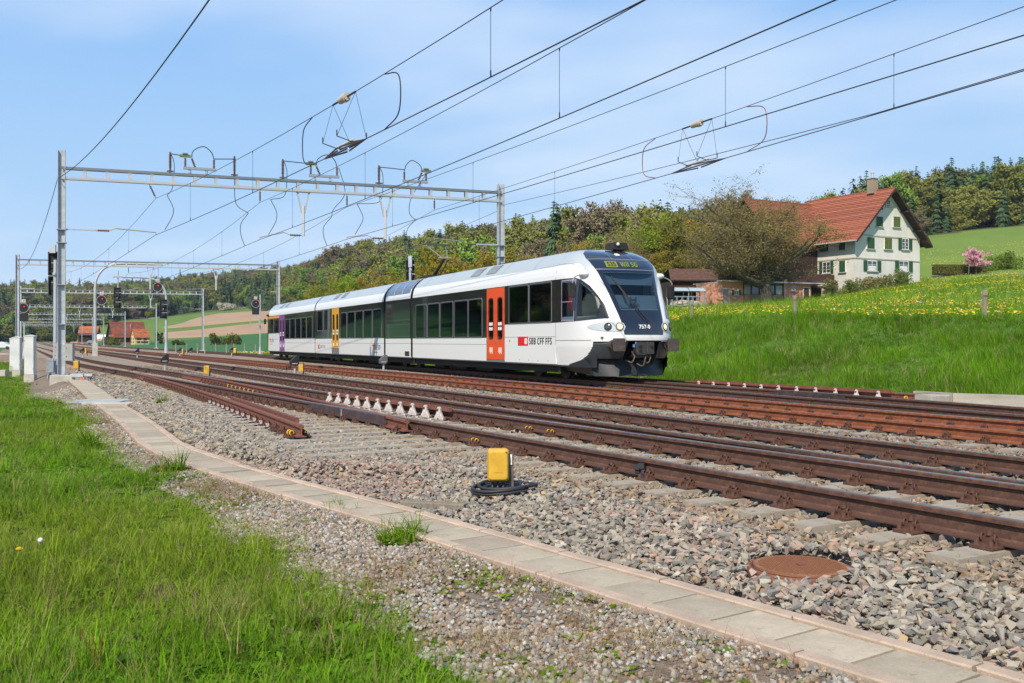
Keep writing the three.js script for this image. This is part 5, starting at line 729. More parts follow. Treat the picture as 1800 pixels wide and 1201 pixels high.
    const dm = Ss(1.38, 3.06, 0.02, s); put('mirror_dome', [clean(new THREE.SphereGeometry(0.16, 16, 10).scale(1.1, 0.55, 0.9)).translate(dm.x, dm.y, dm.z)], K.white); const mp = V(1.3, 2.6, -s * 1.66); const mi = put('mirror', extr(rrect(-0.1, -0.21, 0.1, 0.21, 0.05), 0.1, [], 0.02).rotateY(Math.PI / 2 - 0.3 * s).translate(mp.x, mp.y, mp.z), K.rubber); put('mirror_arm', tube([dm, V(1.34, 2.98, -s * 1.55), V(1.3, 2.88, -s * 1.64), V(1.3, 2.76, -s * 1.66)], 0.018, 6, 16), K.edge, mi);
  }
  put('shell_joint', [...[1, -1].map(s => grid((a, b) => { const w = lerp(0.47, 3.85, a); return V(2.684 + b * 0.012, w, -s * (bw(w) + 0.003)); }, 16, 1)), ...[1, -1].map(s => grid((a, b) => Ss(lerp(0.85, 2.68, a), 1.165 + b * 0.012, 0.003, s), 24, 1))], K.under);
  put('front_lip', grid((a, b) => S(lerp(-0.9, 0.9, b), lerp(1.155, 1.17, a), 0.003), 2, 20), K.under); put('recess', [box(0.06, 0.8, 1.2, 0.9, 0.85, 0), box(0.8, 0.02, 1.3, 0.6, 1.16, 0)], K.under);
  put('plough', grid((a, b) => { const w = lerp(0.16, 0.62, a), v = lerp(-1.32, 1.32, b); return V(0.42 + 0.55 * Math.pow(Math.abs(v) / 1.32, 2.4) + 0.22 * a, w, -v * lerp(0.86, 1, a)); }, 6, 24), K.plough); put('plough_side', [1, -1].map(s => grid((a, b) => V(lerp(0.98, 3.1, b), lerp(0.17 + 0.14 * b, 0.66, a), -s * lerp(1.14, 1.32, a) * lerp(1, 1.0, b)), 4, 6)), K.plough); put('lower_fairing', [1, -1].map(s => grid((a, b) => { const u = lerp(0.75, 2.7, b), top = tab([[0.75, 1.0], [0.95, 0.86], [1.15, 0.7], [1.5, 0.55], [1.95, 0.46], [2.7, 0.46]], u); return V(u + 0.02, lerp(0.4, top + 0.02, a), -s * (Math.min(vS(u, 0.9), 1.47) - 0.05)); }, 4, 16)), K.plough);
  const cp = put('coupler', [box(0.34, 0.3, 0.3, 0.32, 0.95, -0.1, 0, 0.02), box(0.1, 0.36, 0.34, 0.12, 0.95, -0.12, 0, 0.02), box(0.06, 0.34, 0.24, 0.08, 0.96, 0.16, 0, 0.02), box(0.5, 0.14, 0.5, 0.4, 0.76, 0, 0, 0.02), cyl(V(0.3, 0.95, 0), V(1.0, 0.95, 0), 0.12, 0.14, 12)], mat(0.06, 0.058, 0.056, 0.55, { map: rep(T.rust, 5) })); put('coupler_face', [cyl(V(0.07, 1.0, -0.16), V(0.05, 1.0, -0.16), 0.045, 0.045, 12), cyl(V(0.07, 0.88, -0.16), V(0.05, 0.88, -0.16), 0.045, 0.045, 12), box(0.02, 0.08, 0.08, 0.045, 0.98, 0.2)], K.black, cp); put('coupler_mark', [box(0.02, 0.08, 0.06, 0.1, 1.02, -0.36), box(0.02, 0.06, 0.03, 0.1, 1.1, -0.3)], mat(0.1, 0.28, 0.5, 0.5), cp); for (const [z, y] of [[-0.3, 0.62], [0.05, 0.52], [0.22, 0.6]]) put('hose', tube([V(0.3, 0.85, z), V(0.12, 0.7, z - 0.03), V(0.15, y - 0.06, z - 0.1), V(0.3, y, z - 0.2)], 0.022, 7, 18), mat(0.09, 0.07, 0.05, 0.6), cp);
  // wiper, roof lamp and box
  const wp = (v, w) => S(v, w, 0.035); put('wiper', [tube([wp(-0.12, 1.72), wp(0.12, 2.1), wp(0.36, 2.5), wp(0.47, 2.72)], 0.014, 6, 20), tube([wp(-0.02, 1.72), wp(0.2, 2.1), wp(0.42, 2.5)], 0.011, 6, 20), cyl(wp(0.62, 2.98), wp(0.3, 2.3), 0.02, 0.016, 6), cyl(wp(-0.12, 1.72), S(-0.12, 1.72, 0), 0.045, 0.045, 10)], K.black);
  { const c = S(0.05, 3.66, 0.012), n = nrm(0.05, 3.66), q = new THREE.Quaternion().setFromUnitVectors(V(0, 0, 1), n); put('roof_headlight', clean(new THREE.SphereGeometry(0.085, 18, 8, 0, Math.PI * 2, 0, Math.PI / 2).rotateX(Math.PI / 2).scale(1, 1, 0.35)).applyQuaternion(q).translate(c.x, c.y, c.z), new THREE.MeshStandardMaterial({ color: rgb(0.75, 0.62, 0.48), emissive: rgb(1, 0.75, 0.5), emissiveIntensity: 0.45, roughness: 0.15 })); put('lamp_bezel', clean(new THREE.TorusGeometry(0.09, 0.012, 6, 20)).applyQuaternion(q).translate(c.x, c.y, c.z), K.edge); }
  put('roof_box', extr([[-0.28, 0], [0.28, 0], [0.24, 0.22], [-0.2, 0.22]], 0.5, [], 0.01).rotateY(Math.PI / 2).translate(2.3, 3.9, 0.5), K.under); put('horn', [clean(new THREE.SphereGeometry(0.05, 10, 8).translate(2.27, 4.06, 0.38))], K.print);
  // inside: dashboard, blind, cab wall, red curtain, seats
  put('dashboard', [box(0.9, 0.5, 2.0, 1.15, 1.85, 0, 0, 0.08), clean(new THREE.CylinderGeometry(0.75, 0.75, 0.12, 20).scale(0.7, 1, 1.1).translate(1.2, 2.14, -0.25))], mat(0.34, 0.38, 0.4, 0.7)); { const cat = [[-0.1, 0.12], [-0.03, 0.06], [0.04, 0.07], [0.1, 0.14], [0.11, 0.0], [0.06, -0.08], [0.1, -0.14], [-0.04, -0.13], [-0.12, -0.06], [-0.12, 0.05]]; put('dash_emblem', extr(cat, 0.01, [[[-0.07, 0.0], [0.05, 0.01], [0.02, -0.06], [-0.05, -0.08]]]).rotateY(-Math.PI / 2).translate(0.66, 2.28, -0.05), mat(0.1, 0.13, 0.16, 0.6)); }
  put('dash_board_back', box(0.03, 0.42, 1.7, 0.8, 2.25, 0, 0, 0.0), mat(0.36, 0.40, 0.42, 0.7)); put('sun_blind', box(0.02, 0.36, 1.72, 1.12, 2.95, 0), mat(0.30, 0.36, 0.42, 0.6)); put('cab_wall', box(0.05, 2.3, 2.8, 2.62, 1.85, 0), mat(0.12, 0.14, 0.16, 0.7)); put('cab_floor', box(2.2, 0.05, 2.3, 1.6, 1.25, 0), K.floor); put('driver_seat', [box(0.5, 0.12, 0.5, 1.95, 1.75, -0.1, 0, 0.03), box(0.12, 0.7, 0.5, 2.2, 2.15, -0.1, 0, 0.03), clean(new THREE.CylinderGeometry(0.42, 0.42, 0.06, 24).rotateX(Math.PI / 2).scale(1.2, 1, 1).translate(1.25, 2.1, -1.1))], mat(0.32, 0.31, 0.28, 0.8));
  { const pos = []; const cl = (a, b) => V(1.78 + 0.03 * Math.sin(b * 9) + a * 0.3 * (0.65 + 0.35 * Math.sin(b * 3.1 + 0.6)), 2.88 - b * 0.82, -1.40 + 0.03 * Math.sin(a * 14 + b * 5)); put('red_curtain', grid(cl, 12, 16), mat(0.7, 0.01, 0.015, 0.8)); }
  const seatGeo = [box(0.46, 0.1, 0.95, 0, 0.0, 0, 0, 0.03), box(0.1, 0.7, 0.95, 0.23, 0.33, 0, 0, 0.03)], sg1 = merge(seatGeo), seatMats = [mat(0.05, 0.2, 0.25, 0.8), mat(0.5, 0.3, 0.03, 0.8), mat(0.1, 0.3, 0.06, 0.8), mat(0.16, 0.07, 0.2, 0.8)]; let si = 0;
  for (const q of SEG) if (q.win.length) for (const w of q.win) for (const z of [-0.9, 0.9]) { const hi = w[2] > 1.6 ? 1.55 : 1.08, st = put('passenger_seat', sg1, seatMats[si++ % 4]); st.position.set((w[0] + w[1]) / 2, hi, z); if (si % 3 === 0) st.rotation.y = Math.PI; }
  put('interior_wall', [box(0.06, 2.2, 2.8, 8.3, 1.8, 0), box(0.06, 2.2, 1.0, 30.9, 1.8, 0.8)], K.inside);
  // bogies and wheels
  const wheel = merge([cyl(V(0, 0, -0.06), V(0, 0, 0.06), 0.39, 0.39, 28), cyl(V(0, 0, -0.09), V(0, 0, -0.05), 0.42, 0.42, 28), cyl(V(0, 0, 0.06), V(0, 0, 0.13), 0.14, 0.12, 14)]);
  for (const [a, b] of [[3.35, 5.3], [17.45, 19.45], [31.8, 33.55], [47.3, 49.35]]) { const bg = put('bogie_frame', [box(b - a + 1.2, 0.18, 0.14, (a + b) / 2, 0.5, -1.02), box(b - a + 1.2, 0.18, 0.14, (a + b) / 2, 0.5, 1.02), box(0.5, 0.3, 2.2, (a + b) / 2, 0.45, 0), ...[a, b].flatMap(u => [box(0.3, 0.28, 0.2, u, 0.42, -1.08), box(0.3, 0.28, 0.2, u, 0.42, 1.08), cyl(V(u, 0.4, -0.8), V(u, 0.4, 0.8), 0.08, 0.08, 10)]), cyl(V((a + b) / 2 - 0.35, 0.3, -1.12), V((a + b) / 2 - 0.35, 0.75, -1.12), 0.09, 0.09, 12), cyl(V((a + b) / 2 + 0.35, 0.3, -1.12), V((a + b) / 2 + 0.35, 0.75, -1.12), 0.09, 0.09, 12)], K.under); for (const u of [a, b]) for (const s of [1, -1]) { const wl = put('wheel', wheel, K.wheel, bg); wl.position.set(u, 0.395, -s * 0.78); if (s < 0) wl.rotation.y = 0; else wl.rotation.y = Math.PI; } }
  for (const [u, l] of [[9.5, 1.6], [12, 1.4], [14.2, 0.8], [21.8, 1.2], [24, 1.8], [27.5, 1.0], [36.5, 1.0], [39, 1.6], [42, 1.4]]) put('underfloor_box', box(l, 0.22, 2.0, u, 0.2, 0), K.under);
  for (const [u, y] of [[13.4, 0.12], [15.1, 0.12], [26.2, 0.12], [27.9, 0.12], [39.4, 0.12], [41.9, 0.12]]) put('brake_gear', [cyl(V(u, 0.3, -0.85), V(u, 0.3, 0.85), 0.26, 0.26, 14)], K.under);
  // pantograph on the power module
  { const U = 17.6, pb = put('pantograph', [box(1.3, 0.1, 0.9, U + 0.2, 3.98, 0), ...[[-0.4, -0.35], [-0.4, 0.35], [0.8, 0]].map(([a, z]) => insul(V(U + a, 3.82, z), V(U + a, 3.98, z), 0.08, 3)), cyl(V(U + 0.35, 4.02, 0), V(U - 1.15, 4.72, 0), 0.07, 0.05, 10), cyl(V(U - 0.1, 4.02, 0.12), V(U - 1.25, 4.64, 0.12), 0.022, 0.022, 6)], K.under); put('upper_arm', [cyl(V(U - 1.15, 4.72, -0.12), V(U + 0.05, 5.36, -0.45), 0.028, 0.022, 8), cyl(V(U - 1.15, 4.72, 0.12), V(U + 0.05, 5.36, 0.45), 0.028, 0.022, 8), cyl(V(U - 1.15, 4.72, -0.3), V(U - 1.15, 4.72, 0.3), 0.035, 0.035, 8)], mat(0.3, 0.3, 0.31, 0.5, { metalness: 0.4 }), pb); put('collector_head', [box(0.05, 0.05, 1.1, U - 0.16, 5.4, 0), box(0.05, 0.05, 1.1, U + 0.2, 5.4, 0), ...[-1, 1].flatMap(s => [-0.16, 0.2].map(d => tube([V(U + d, 5.4, s * 0.5), V(U + d, 5.38, s * 0.68), V(U + d, 5.28, s * 0.8), V(U + d, 5.18, s * 0.83)], 0.018, 6, 12))), box(0.4, 0.03, 0.03, U, 5.36, 0.4), box(0.4, 0.03, 0.03, U, 5.36, -0.4)], mat(0.09, 0.075, 0.06, 0.6), pb); }
  // tail end: rounded cab, closed
  put('tail_shell', toTail(grid((a, b) => { const w = lerp(0.47, 3.86, a), ph = lerp(-Math.PI / 2, Math.PI / 2, b), B = bw(w), L = 0.95 - 0.35 * u0(w); const v = B * Math.sign(Math.sin(ph)) * Math.abs(Math.sin(ph)) ** (2 / 4), u = 0.35 * u0(w) + L * (1 - Math.abs(Math.cos(ph)) ** (2 / 4)); return V(u, w, -v); }, 30, 60)), K.white);
  put('tail_band', toTail(grid((a, b) => { const w = lerp(1.72, 2.96, a), v = lerp(-1.4, 1.4, b), q = Math.abs(v) / 1.5, L = 0.95 - 0.35 * u0(w); return V(0.35 * u0(w) + L * (1 - Math.pow(1 - q ** 4, 0.25)) - 0.012, w, -v); }, 8, 20)), K.band); put('tail_chassis', [box(1.0, 0.3, 2.5, 50.7, 0.34, 0)], K.under); put('tail_buffer', [-1, 1].map(s => cyl(V(50.9, 1.05, s * 0.875), V(51.6, 1.05, s * 0.875), 0.12, 0.12, 12)), K.buffer); put('tail_mirror', [clean(new THREE.SphereGeometry(0.14, 12, 8).scale(1, 0.6, 1)).translate(50.2, 3.05, -1.55), box(0.1, 0.38, 0.16, 50.3, 2.6, -1.75)], K.rubber);
  // lettering and emblems on the side
  const side = (str, size, uRight, w, m, parent, dep = 0.004) => { const g = text(str, size, dep); g.rotateY(Math.PI).translate(uRight, w, -SW - 0.001); return put('lettering', g, m, parent); };
  const logo = (uL, w0, h, wd) => { const o = put('operator_logo', plate(rect(uL - wd, w0, uL, w0 + h), [], 0.004, 0.004, 1), K.red), c = uL - wd + h * 0.55, m = w0 + h / 2, k = h * 0.42, A = []; const poly = pts => plate(pts.map(([x, y]) => [c + x * k, m + y * k]), [], 0.003, 0.0075, 1);
    put('arrow_cross', [poly([[-0.12, -0.75], [0.12, -0.75], [0.12, 0.75], [-0.12, 0.75]]), poly([[-1, -0.12], [1, -0.12], [1, 0.12], [-1, 0.12]]), ...[1, -1].flatMap(a => [1, -1].map(b => poly([[a * 0.2, b * 0.22], [a * 0.62, b * 0.22], [a * 0.95, b * 0.22], [a * 0.55, b * 0.78], [a * 0.2, b * 0.78]])))], K.print, o); return o; };
  const L1 = logo(5.43, 1.005, 0.29, 0.78); const sb = text('SBB CFF FFS', 0.2, 0.004); sb.scale((1.62) / (sb.boundingBox.max.x - sb.boundingBox.min.x), 1.02, 1); sb.rotateY(Math.PI).translate(4.58, 1.05, -SW - 0.001); put('lettering', sb, K.black, L1);
  const L2 = logo(34.1, 0.72, 0.24, 0.55); const s2 = text('SBB CFF FFS', 0.17, 0.004); s2.scale(1.25 / (s2.boundingBox.max.x - s2.boundingBox.min.x), 1, 1); s2.rotateY(Math.PI).translate(33.5, 0.76, -SW - 0.001); put('lettering', s2, mat(0.3, 0.3, 0.3, 0.5), L2);
  for (const [ur, w, k] of [[22.4, 0.76, 1], [49.7, 1.08, 1.15]]) { const cols = [[0.7, 0.02, 0.02], [0.75, 0.1, 0.01], [0.85, 0.4, 0.01], [0.2, 0.5, 0.04], [0.02, 0.3, 0.7], [0.25, 0.08, 0.4]]; let x = ur; const first = new THREE.Group(); first.name = 'operator_lettering'; train.add(first); [...'thurbo'].forEach((ch, i) => { const g = text(ch, 0.3 * k, 0.004), wd = (g.boundingBox.max.x - g.boundingBox.min.x) + 0.028; g.rotateY(Math.PI).translate(x, w, -SW - 0.001); put('letter', g, mat(...cols[i], 0.4), first); x -= wd; }); put('arrow_mark', plate([[ur + 0.16, w + 0.2 * k], [ur - 0.06, w + 0.28 * k], [ur - 0.06, w + 0.12 * k]], [], 0.003, 0.004, 1), K.red, first); const g = text('Die Regionalbahn', 0.062 * k, 0.003); g.rotateY(Math.PI).translate(ur - 0.1, w - 0.16, -SW - 0.001); put('small_lettering', g, mat(0.25, 0.25, 0.26, 0.5), first); }
  put('side_mark', [plate(rect(6.05, 1.12, 6.11, 1.2), [], 0.003, 0.004, 1)], mat(0.2, 0.12, 0.04, 0.5)); put('jack_points', [3.2, 3.9, 4.6, 5.3].map(u => plate(rrect(u, 0.54, u + 0.03, 0.57, 0.01), [], 0.004, 0.003, 1)), K.under);
}

// ---------------------------------------------------------------- ballast, gravel, grass
const inView = (X, Z, m = 0.9) => { const px = CX + FPX * X / Z, s = m * FPX / Z; return px > -s - 40 && px < 1800 + s + 40; };
const qEuler = (a, b, c) => new THREE.Quaternion().setFromEuler(new THREE.Euler(a, b, c));
{
  const rnd = rng(11), rocks = [];
  for (let k = 0; k < 7; k++) { const pts = []; const n = 9 + (k % 4); for (let i = 0; i < n; i++) { const a = rnd() * Math.PI * 2, z = rnd() * 2 - 1, r = Math.sqrt(1 - z * z), q = 0.75 + 0.35 * rnd(); pts.push(V(Math.cos(a) * r * q * 1.25, z * q * 0.72, Math.sin(a) * r * q * 0.9)); } rocks.push(clean(new ConvexGeometry(pts))); }
  const pal = [[0.40, 0.37, 0.325], [0.34, 0.325, 0.30], [0.46, 0.42, 0.36], [0.29, 0.285, 0.27], [0.37, 0.36, 0.31], [0.42, 0.36, 0.29], [0.24, 0.245, 0.25], [0.49, 0.46, 0.41], [0.46, 0.325, 0.28], [0.42, 0.33, 0.30], [0.50, 0.38, 0.23], [0.30, 0.27, 0.28]];
  const lists = rocks.map(() => []), starts = [1.6, 3.9, 7.4, 10.4];
  const sleeperHit = (X, Z) => { for (let k = 0; k < 4; k++) { const t = TR[k], s = slopeOf(t, Z), c = 1 / Math.hypot(1, s), off = (X - t(Z)) * c; if (Math.abs(off) > 4.4) continue; const Zc = Z - off * c * s, f = (Zc - starts[k]) / (0.6 * c), d = Math.abs(f - Math.round(f)) * 0.6; const near = k === 0 && Zc > 12.9 && Zc < 34 ? 1.3 + e1(Zc) * 0.87 : 1.34, far = k === 3 && Zc > 20 && Zc < 44 ? 1.3 + e4(Zc) * 0.9 : 1.34; if (off > -near && off < far) { if (Math.abs(Math.abs(off) - 0.75) < 0.085) return 2; if (d < 0.165) return 1; } } return 0; };
  const band = (za, zb, dens, size) => {
    for (let Z = za; Z < zb; Z += 0.25) {
      const xl = Math.max(pathX(Z) + 0.37, -0.53 * Z - 1.2), xr = Math.min(t4(Z) + 4.6, 0.53 * Z + 1.2), n = Math.round((xr - xl) * 0.25 * dens);
      for (let i = 0; i < n; i++) {
        const z = Z + rnd() * 0.25, X = lerp(xl, xr, rnd()); if (!inView(X, z, 1.2)) continue; const h = sleeperHit(X, z); if (h === 2 || (h === 1 && rnd() > 0.04)) continue;
        const [mx, mz] = MAN; if (Math.hypot(X - mx, z - mz) < 0.345) continue;
        const s = size * (0.6 + 0.75 * rnd()) * (h === 1 ? 0.6 : 1), dl = dL(X, z), pink = 0.3 * sstep(0.58, 0.7, fbm(X * 0.7 + 5, z * 0.7, 3, 33)) + (Math.hypot(X + 1.9, (z - 9.9) * 0.7) < 1.0 ? 0.75 : 0); let p = pal[rnd() < pink * 0.6 ? 8 + ((rnd() * 2) | 0) : (rnd() * (rnd() < 0.3 ? 12 : 8)) | 0];
        const d = dl < -1.5 ? 0.62 + 0.2 * rnd() : dl < 1.6 ? 0.85 : 1, m = (0.66 + 0.56 * rnd()) * d * 1.1, q = qEuler(rnd() * 0.9 - 0.45 + (rnd() < 0.2 ? 1.2 : 0), rnd() * 6.28, rnd() * 0.9 - 0.45); p = dl < 1.6 ? [p[0] * 1.06, p[1] * 0.90, p[2] * 0.74] : [p[0] * 0.97, p[1] * 0.925, p[2] * 0.85];
        lists[(rnd() * 7) | 0].push({ m: place(V(X, gh(X, z) + (h === 1 ? 0.045 : -0.012 + rnd() * 0.046), -z), 0, V(s, s * (0.8 + 0.4 * rnd()), s), q), c: rgb(p[0] * m, p[1] * m, p[2] * m) });
      }
    }
  };
  const MAN = gPx(1408, 1010, -0.33);
  band(3.4, 13, 900, 0.031); band(13, 26, 420, 0.038); band(26, 55, 120, 0.048);
  const stone = mat(1, 1, 1, 0.93, { map: rep(T.mottle, 3), bumpMap: rep(T.fine, 6), bumpScale: 0.001 });
  lists.forEach((l, i) => instanced('ballast_stones', rocks[i], stone, l));
  // rounded pebbles and dead stalks of the verge
  const peb = [0, 1, 2].map(k => { const g = new THREE.IcosahedronGeometry(1, 1), p = g.attributes.position; for (let i = 0; i < p.count; i++) { const x = p.getX(i), y = p.getY(i), z = p.getZ(i), n = 0.85 + 0.3 * hash2(Math.round(x * 50), Math.round(y * 50) + Math.round(z * 50) * 7, k); p.setXYZ(i, x * n * 1.2, y * n * 0.7, z * n); } g.computeVertexNormals(); return clean(g); }), pl = peb.map(() => []);
  const pp = [[0.52, 0.46, 0.37], [0.60, 0.56, 0.49], [0.45, 0.36, 0.25], [0.38, 0.34, 0.29], [0.66, 0.63, 0.58], [0.40, 0.27, 0.19], [0.30, 0.29, 0.28], [0.52, 0.37, 0.22]];
  for (let Z = 3.4; Z < 34; Z += 0.2) {
    const w = vergeW(Z) + 0.25, n = Math.round((w - 0.3) / 0.83 * 0.2 * (Z < 8 ? 2300 : Z < 13 ? 1700 : 520));
    for (let i = 0; i < n; i++) { const z = Z + rnd() * 0.2, d = lerp(0.31, w, rnd()), X = pathX(z) - d / 0.83; if (!inView(X, z, 1.2)) continue; const pat = fbm(X * 1.6, z * 1.6, 3, 41); if (rnd() < sstep(0.5, 0.68, pat) * 0.75) continue; const s = (Z < 13 ? 0.0095 : 0.016) * (0.6 + 1.1 * rnd() * rnd() + 0.3 * rnd()), p = pp[(rnd() * 8) | 0], m = 0.55 + 0.45 * rnd(); pl[(rnd() * 3) | 0].push({ m: place(V(X, gh(X, z) + 0.012 + rnd() * 0.008, -z), 0, s, qEuler(rnd(), rnd() * 6, rnd())), c: rgb(p[0] * m, p[1] * m, p[2] * m) }); }
  }
  pl.forEach((l, i) => instanced('verge_gravel', peb[i], stone, l));
}
// a tuft of grass blades
function tuftGeo(seed, n, h0, h1, w, lean, spread) {
  const rnd = rng(seed), pos = [];
  for (let i = 0; i < n; i++) {
    const a = rnd() * 6.283, r = spread * Math.sqrt(rnd()), bx = Math.cos(a) * r, bz = Math.sin(a) * r, h = lerp(h0, h1, rnd()), ln = lean * (0.3 + 0.9 * rnd()), da = a + (rnd() - 0.5) * 2.4, dx = Math.cos(da), dz = Math.sin(da), ww = w * (0.7 + 0.6 * rnd()), px = -dz * ww, pz = dx * ww; let prev = null;
    for (let k = 0; k <= 3; k++) { const t = k / 3, o = ln * h * t * t, y = h * t * (1 - 0.25 * ln * t), f = (1 - t) * (1 - 0.3 * t) + 0.02, c = [bx + dx * o, y, bz + dz * o], L = [c[0] - px * f, c[1], c[2] - pz * f], R = [c[0] + px * f, c[1], c[2] + pz * f]; if (prev) { if (k < 3) pos.push(...prev[0], ...prev[1], ...R, ...prev[0], ...R, ...L); else pos.push(...prev[0], ...prev[1], ...c); } prev = [L, R]; }
  }
  const g = new THREE.BufferGeometry(); g.setAttribute('position', new THREE.Float32BufferAttribute(pos, 3)); g.computeVertexNormals(); return clean(g);
}
function leafyGeo(seed, n, size, h) { // low weed: broad leaves on short stalks
  const rnd = rng(seed), pos = []; for (let i = 0; i < n; i++) { const a = rnd() * 6.283, e = 0.25 + rnd() * 0.9, L = size * (0.6 + 0.8 * rnd()), dx = Math.cos(a), dz = Math.sin(a), y0 = h * rnd(), w = L * 0.28, bx = dx * 0.02, bz = dz * 0.02; const p0 = [bx, y0, bz], p1 = [bx + dx * L * 0.5 * Math.cos(e) - dz * w, y0 + L * 0.5 * Math.sin(e), bz + dz * L * 0.5 * Math.cos(e) + dx * w], p2 = [bx + dx * L * 0.5 * Math.cos(e) + dz * w, y0 + L * 0.5 * Math.sin(e), bz + dz * L * 0.5 * Math.cos(e) - dx * w], p3 = [bx + dx * L * Math.cos(e * 0.7), y0 + L * Math.sin(e * 0.7) * 0.85, bz + dz * L * Math.cos(e * 0.7)]; pos.push(...p0, ...p1, ...p2, ...p1, ...p3, ...p2); }
  const g = new THREE.BufferGeometry(); g.setAttribute('position', new THREE.Float32BufferAttribute(pos, 3)); g.computeVertexNormals(); return clean(g);
}
const leafMat = o => pmat(1, 1, 1, 0.9, { transmission: 0.28, thickness: 0, ior: 1.3, specularIntensity: 0.12, ...o });
const MG = leafMat();
{
  const rnd = rng(5), G = [tuftGeo(1, 7, 0.05, 0.15, 0.0042, 1.0, 0.045), tuftGeo(2, 7, 0.08, 0.22, 0.0045, 1.2, 0.05), tuftGeo(3, 6, 0.14, 0.32, 0.0055, 0.9, 0.035), leafyGeo(4, 16, 0.07, 0.04), tuftGeo(6, 6, 0.1, 0.32, 0.0022, 0.9, 0.03)], L = G.map(() => []);
  const add = (k, X, Z, s, c, m = 1) => L[k].push({ m: place(V(X, (Z > 1 ? gh(X, Z) : -0.46) - 0.015, -Z), rnd() * 6.283, V(s, s * m, s)), c: rgb(...c) });
  const green = (X, Z, f = 1) => { const n = fbm(X * 0.8, Z * 0.8, 3, 71), y = fbm(X * 0.25 + 9, Z * 0.25, 2, 77), k = (0.5 + 0.8 * rnd() * rnd() + 0.4 * n) * f; if (rnd() < 0.055) return [0.40 * k, 0.31 * k, 0.13 * k]; const yl = sstep(0.5, 0.8, y) * 0.45 + 0.3 * rnd() * rnd(); return [lerp(0.155, 0.295, yl) * k, lerp(0.315, 0.36, yl) * k, lerp(0.014, 0.03, yl) * k]; };
  const left = (za, zb, dens, sc, wd) => { for (let Z = za; Z < zb; Z += 0.25) { const xr = pathX(Z) - (vergeW(Z) - 0.28) / 0.83, xl = -0.53 * Z - 0.9, n = Math.round((xr - xl) * 0.25 * dens); for (let i = 0; i < n; i++) { const z = Z + rnd() * 0.25, X = lerp(xl, xr, rnd()), edge = (xr - X), cl = fbm(X * 2.2, z * 2.2, 3, 81); if (rnd() > sstep(0.0, 0.8, edge + 0.5 * (cl - 0.5)) * 0.9 + 0.1) continue; if (rnd() < sstep(0.62, 0.75, cl) * 0.7) continue; const tall = sstep(0.25, 0.8, fbm(X * 0.9 + 2, z * 0.9, 3, 85)) * 0.9, c = green(X, z), e = sstep(0.9, 0.0, edge); c[0] = lerp(c[0], c[0] * 1.5, e * rnd()); const r = rnd(), k = r < 0.16 ? 3 : r < 0.55 ? 0 : r < 0.88 ? 1 : r < 0.955 ? 2 : 4; if (k === 4) { c[0] = 0.34 * (0.6 + 0.6 * rnd()); c[1] = c[0] * 0.8; c[2] = c[0] * 0.38; } add(k, X, z, sc * (0.7 + 0.5 * rnd()) * (1 - 0.5 * e), k === 3 ? [c[0] * 0.7, c[1] * 0.85, c[2]] : c, 0.55 + 1.0 * tall); } } };
  left(3.3, 9, 1500, 0.72); left(9, 18, 600, 0.85); left(18, 34, 190, 1.1); left(34, 80, 45, 1.25);
  // scattered plants on the verge
  for (let Z = 3.6; Z < 26; Z += 0.1) { const n = Z < 12 ? 60 : 16; for (let i = 0; i < n; i++) { const d = lerp(0.36, vergeW(Z) + 0.1, rnd()), z = Z + rnd() * 0.1, X = pathX(z) - d / 0.83, c = fbm(X * 1.3 + 4, z * 1.3, 3, 91); if (c < 0.46 || rnd() > (c - 0.42) * 5) continue; const g = green(X, z, 0.85); const dry = rnd() < 0.5; add(dry ? 4 : rnd() < 0.6 ? 3 : 0, X, z, 0.35 + 0.5 * rnd(), dry ? (rnd() < 0.5 ? [0.30, 0.15, 0.09] : [0.34, 0.25, 0.13]) : g, 0.8); } }
  // taller clumps seen beside the footway
  for (const [px, py, n, s] of [[300, 835, 26, 1.25], [720, 955, 22, 0.95], [700, 965, 20, 0.9], [290, 720, 14, 1.3], [160, 795, 30, 1.5], [590, 900, 6, 0.7], [600, 905, 10, 0.7]]) { const [X, Z] = gPx(px, py, -0.4); for (let i = 0; i < n; i++) { const x = X + (rnd() - 0.5) * 0.3, z = Z + (rnd() - 0.5) * 0.3; add(rnd() < 0.35 ? 3 : 2, x, z, s * (0.7 + 0.5 * rnd()), green(x, z, 0.8)); } }
  for (const [px, py, n] of [[395, 1100, 70], [560, 1112, 40], [300, 1075, 26], [470, 1045, 24], [250, 905, 20], [880, 1165, 30], [1160, 1170, 26], [1010, 1120, 22]]) { const [X, Z] = gPx(px, py, -0.44); for (let i = 0; i < n; i++) { const x = X + (rnd() - 0.5) * 0.26, z = Z + (rnd() - 0.5) * 0.3, k = 0.7 + 0.6 * rnd(); add(4, x, z, 0.5 + 0.4 * rnd(), [0.46 * k, 0.36 * k, 0.19 * k], 0.75); } }
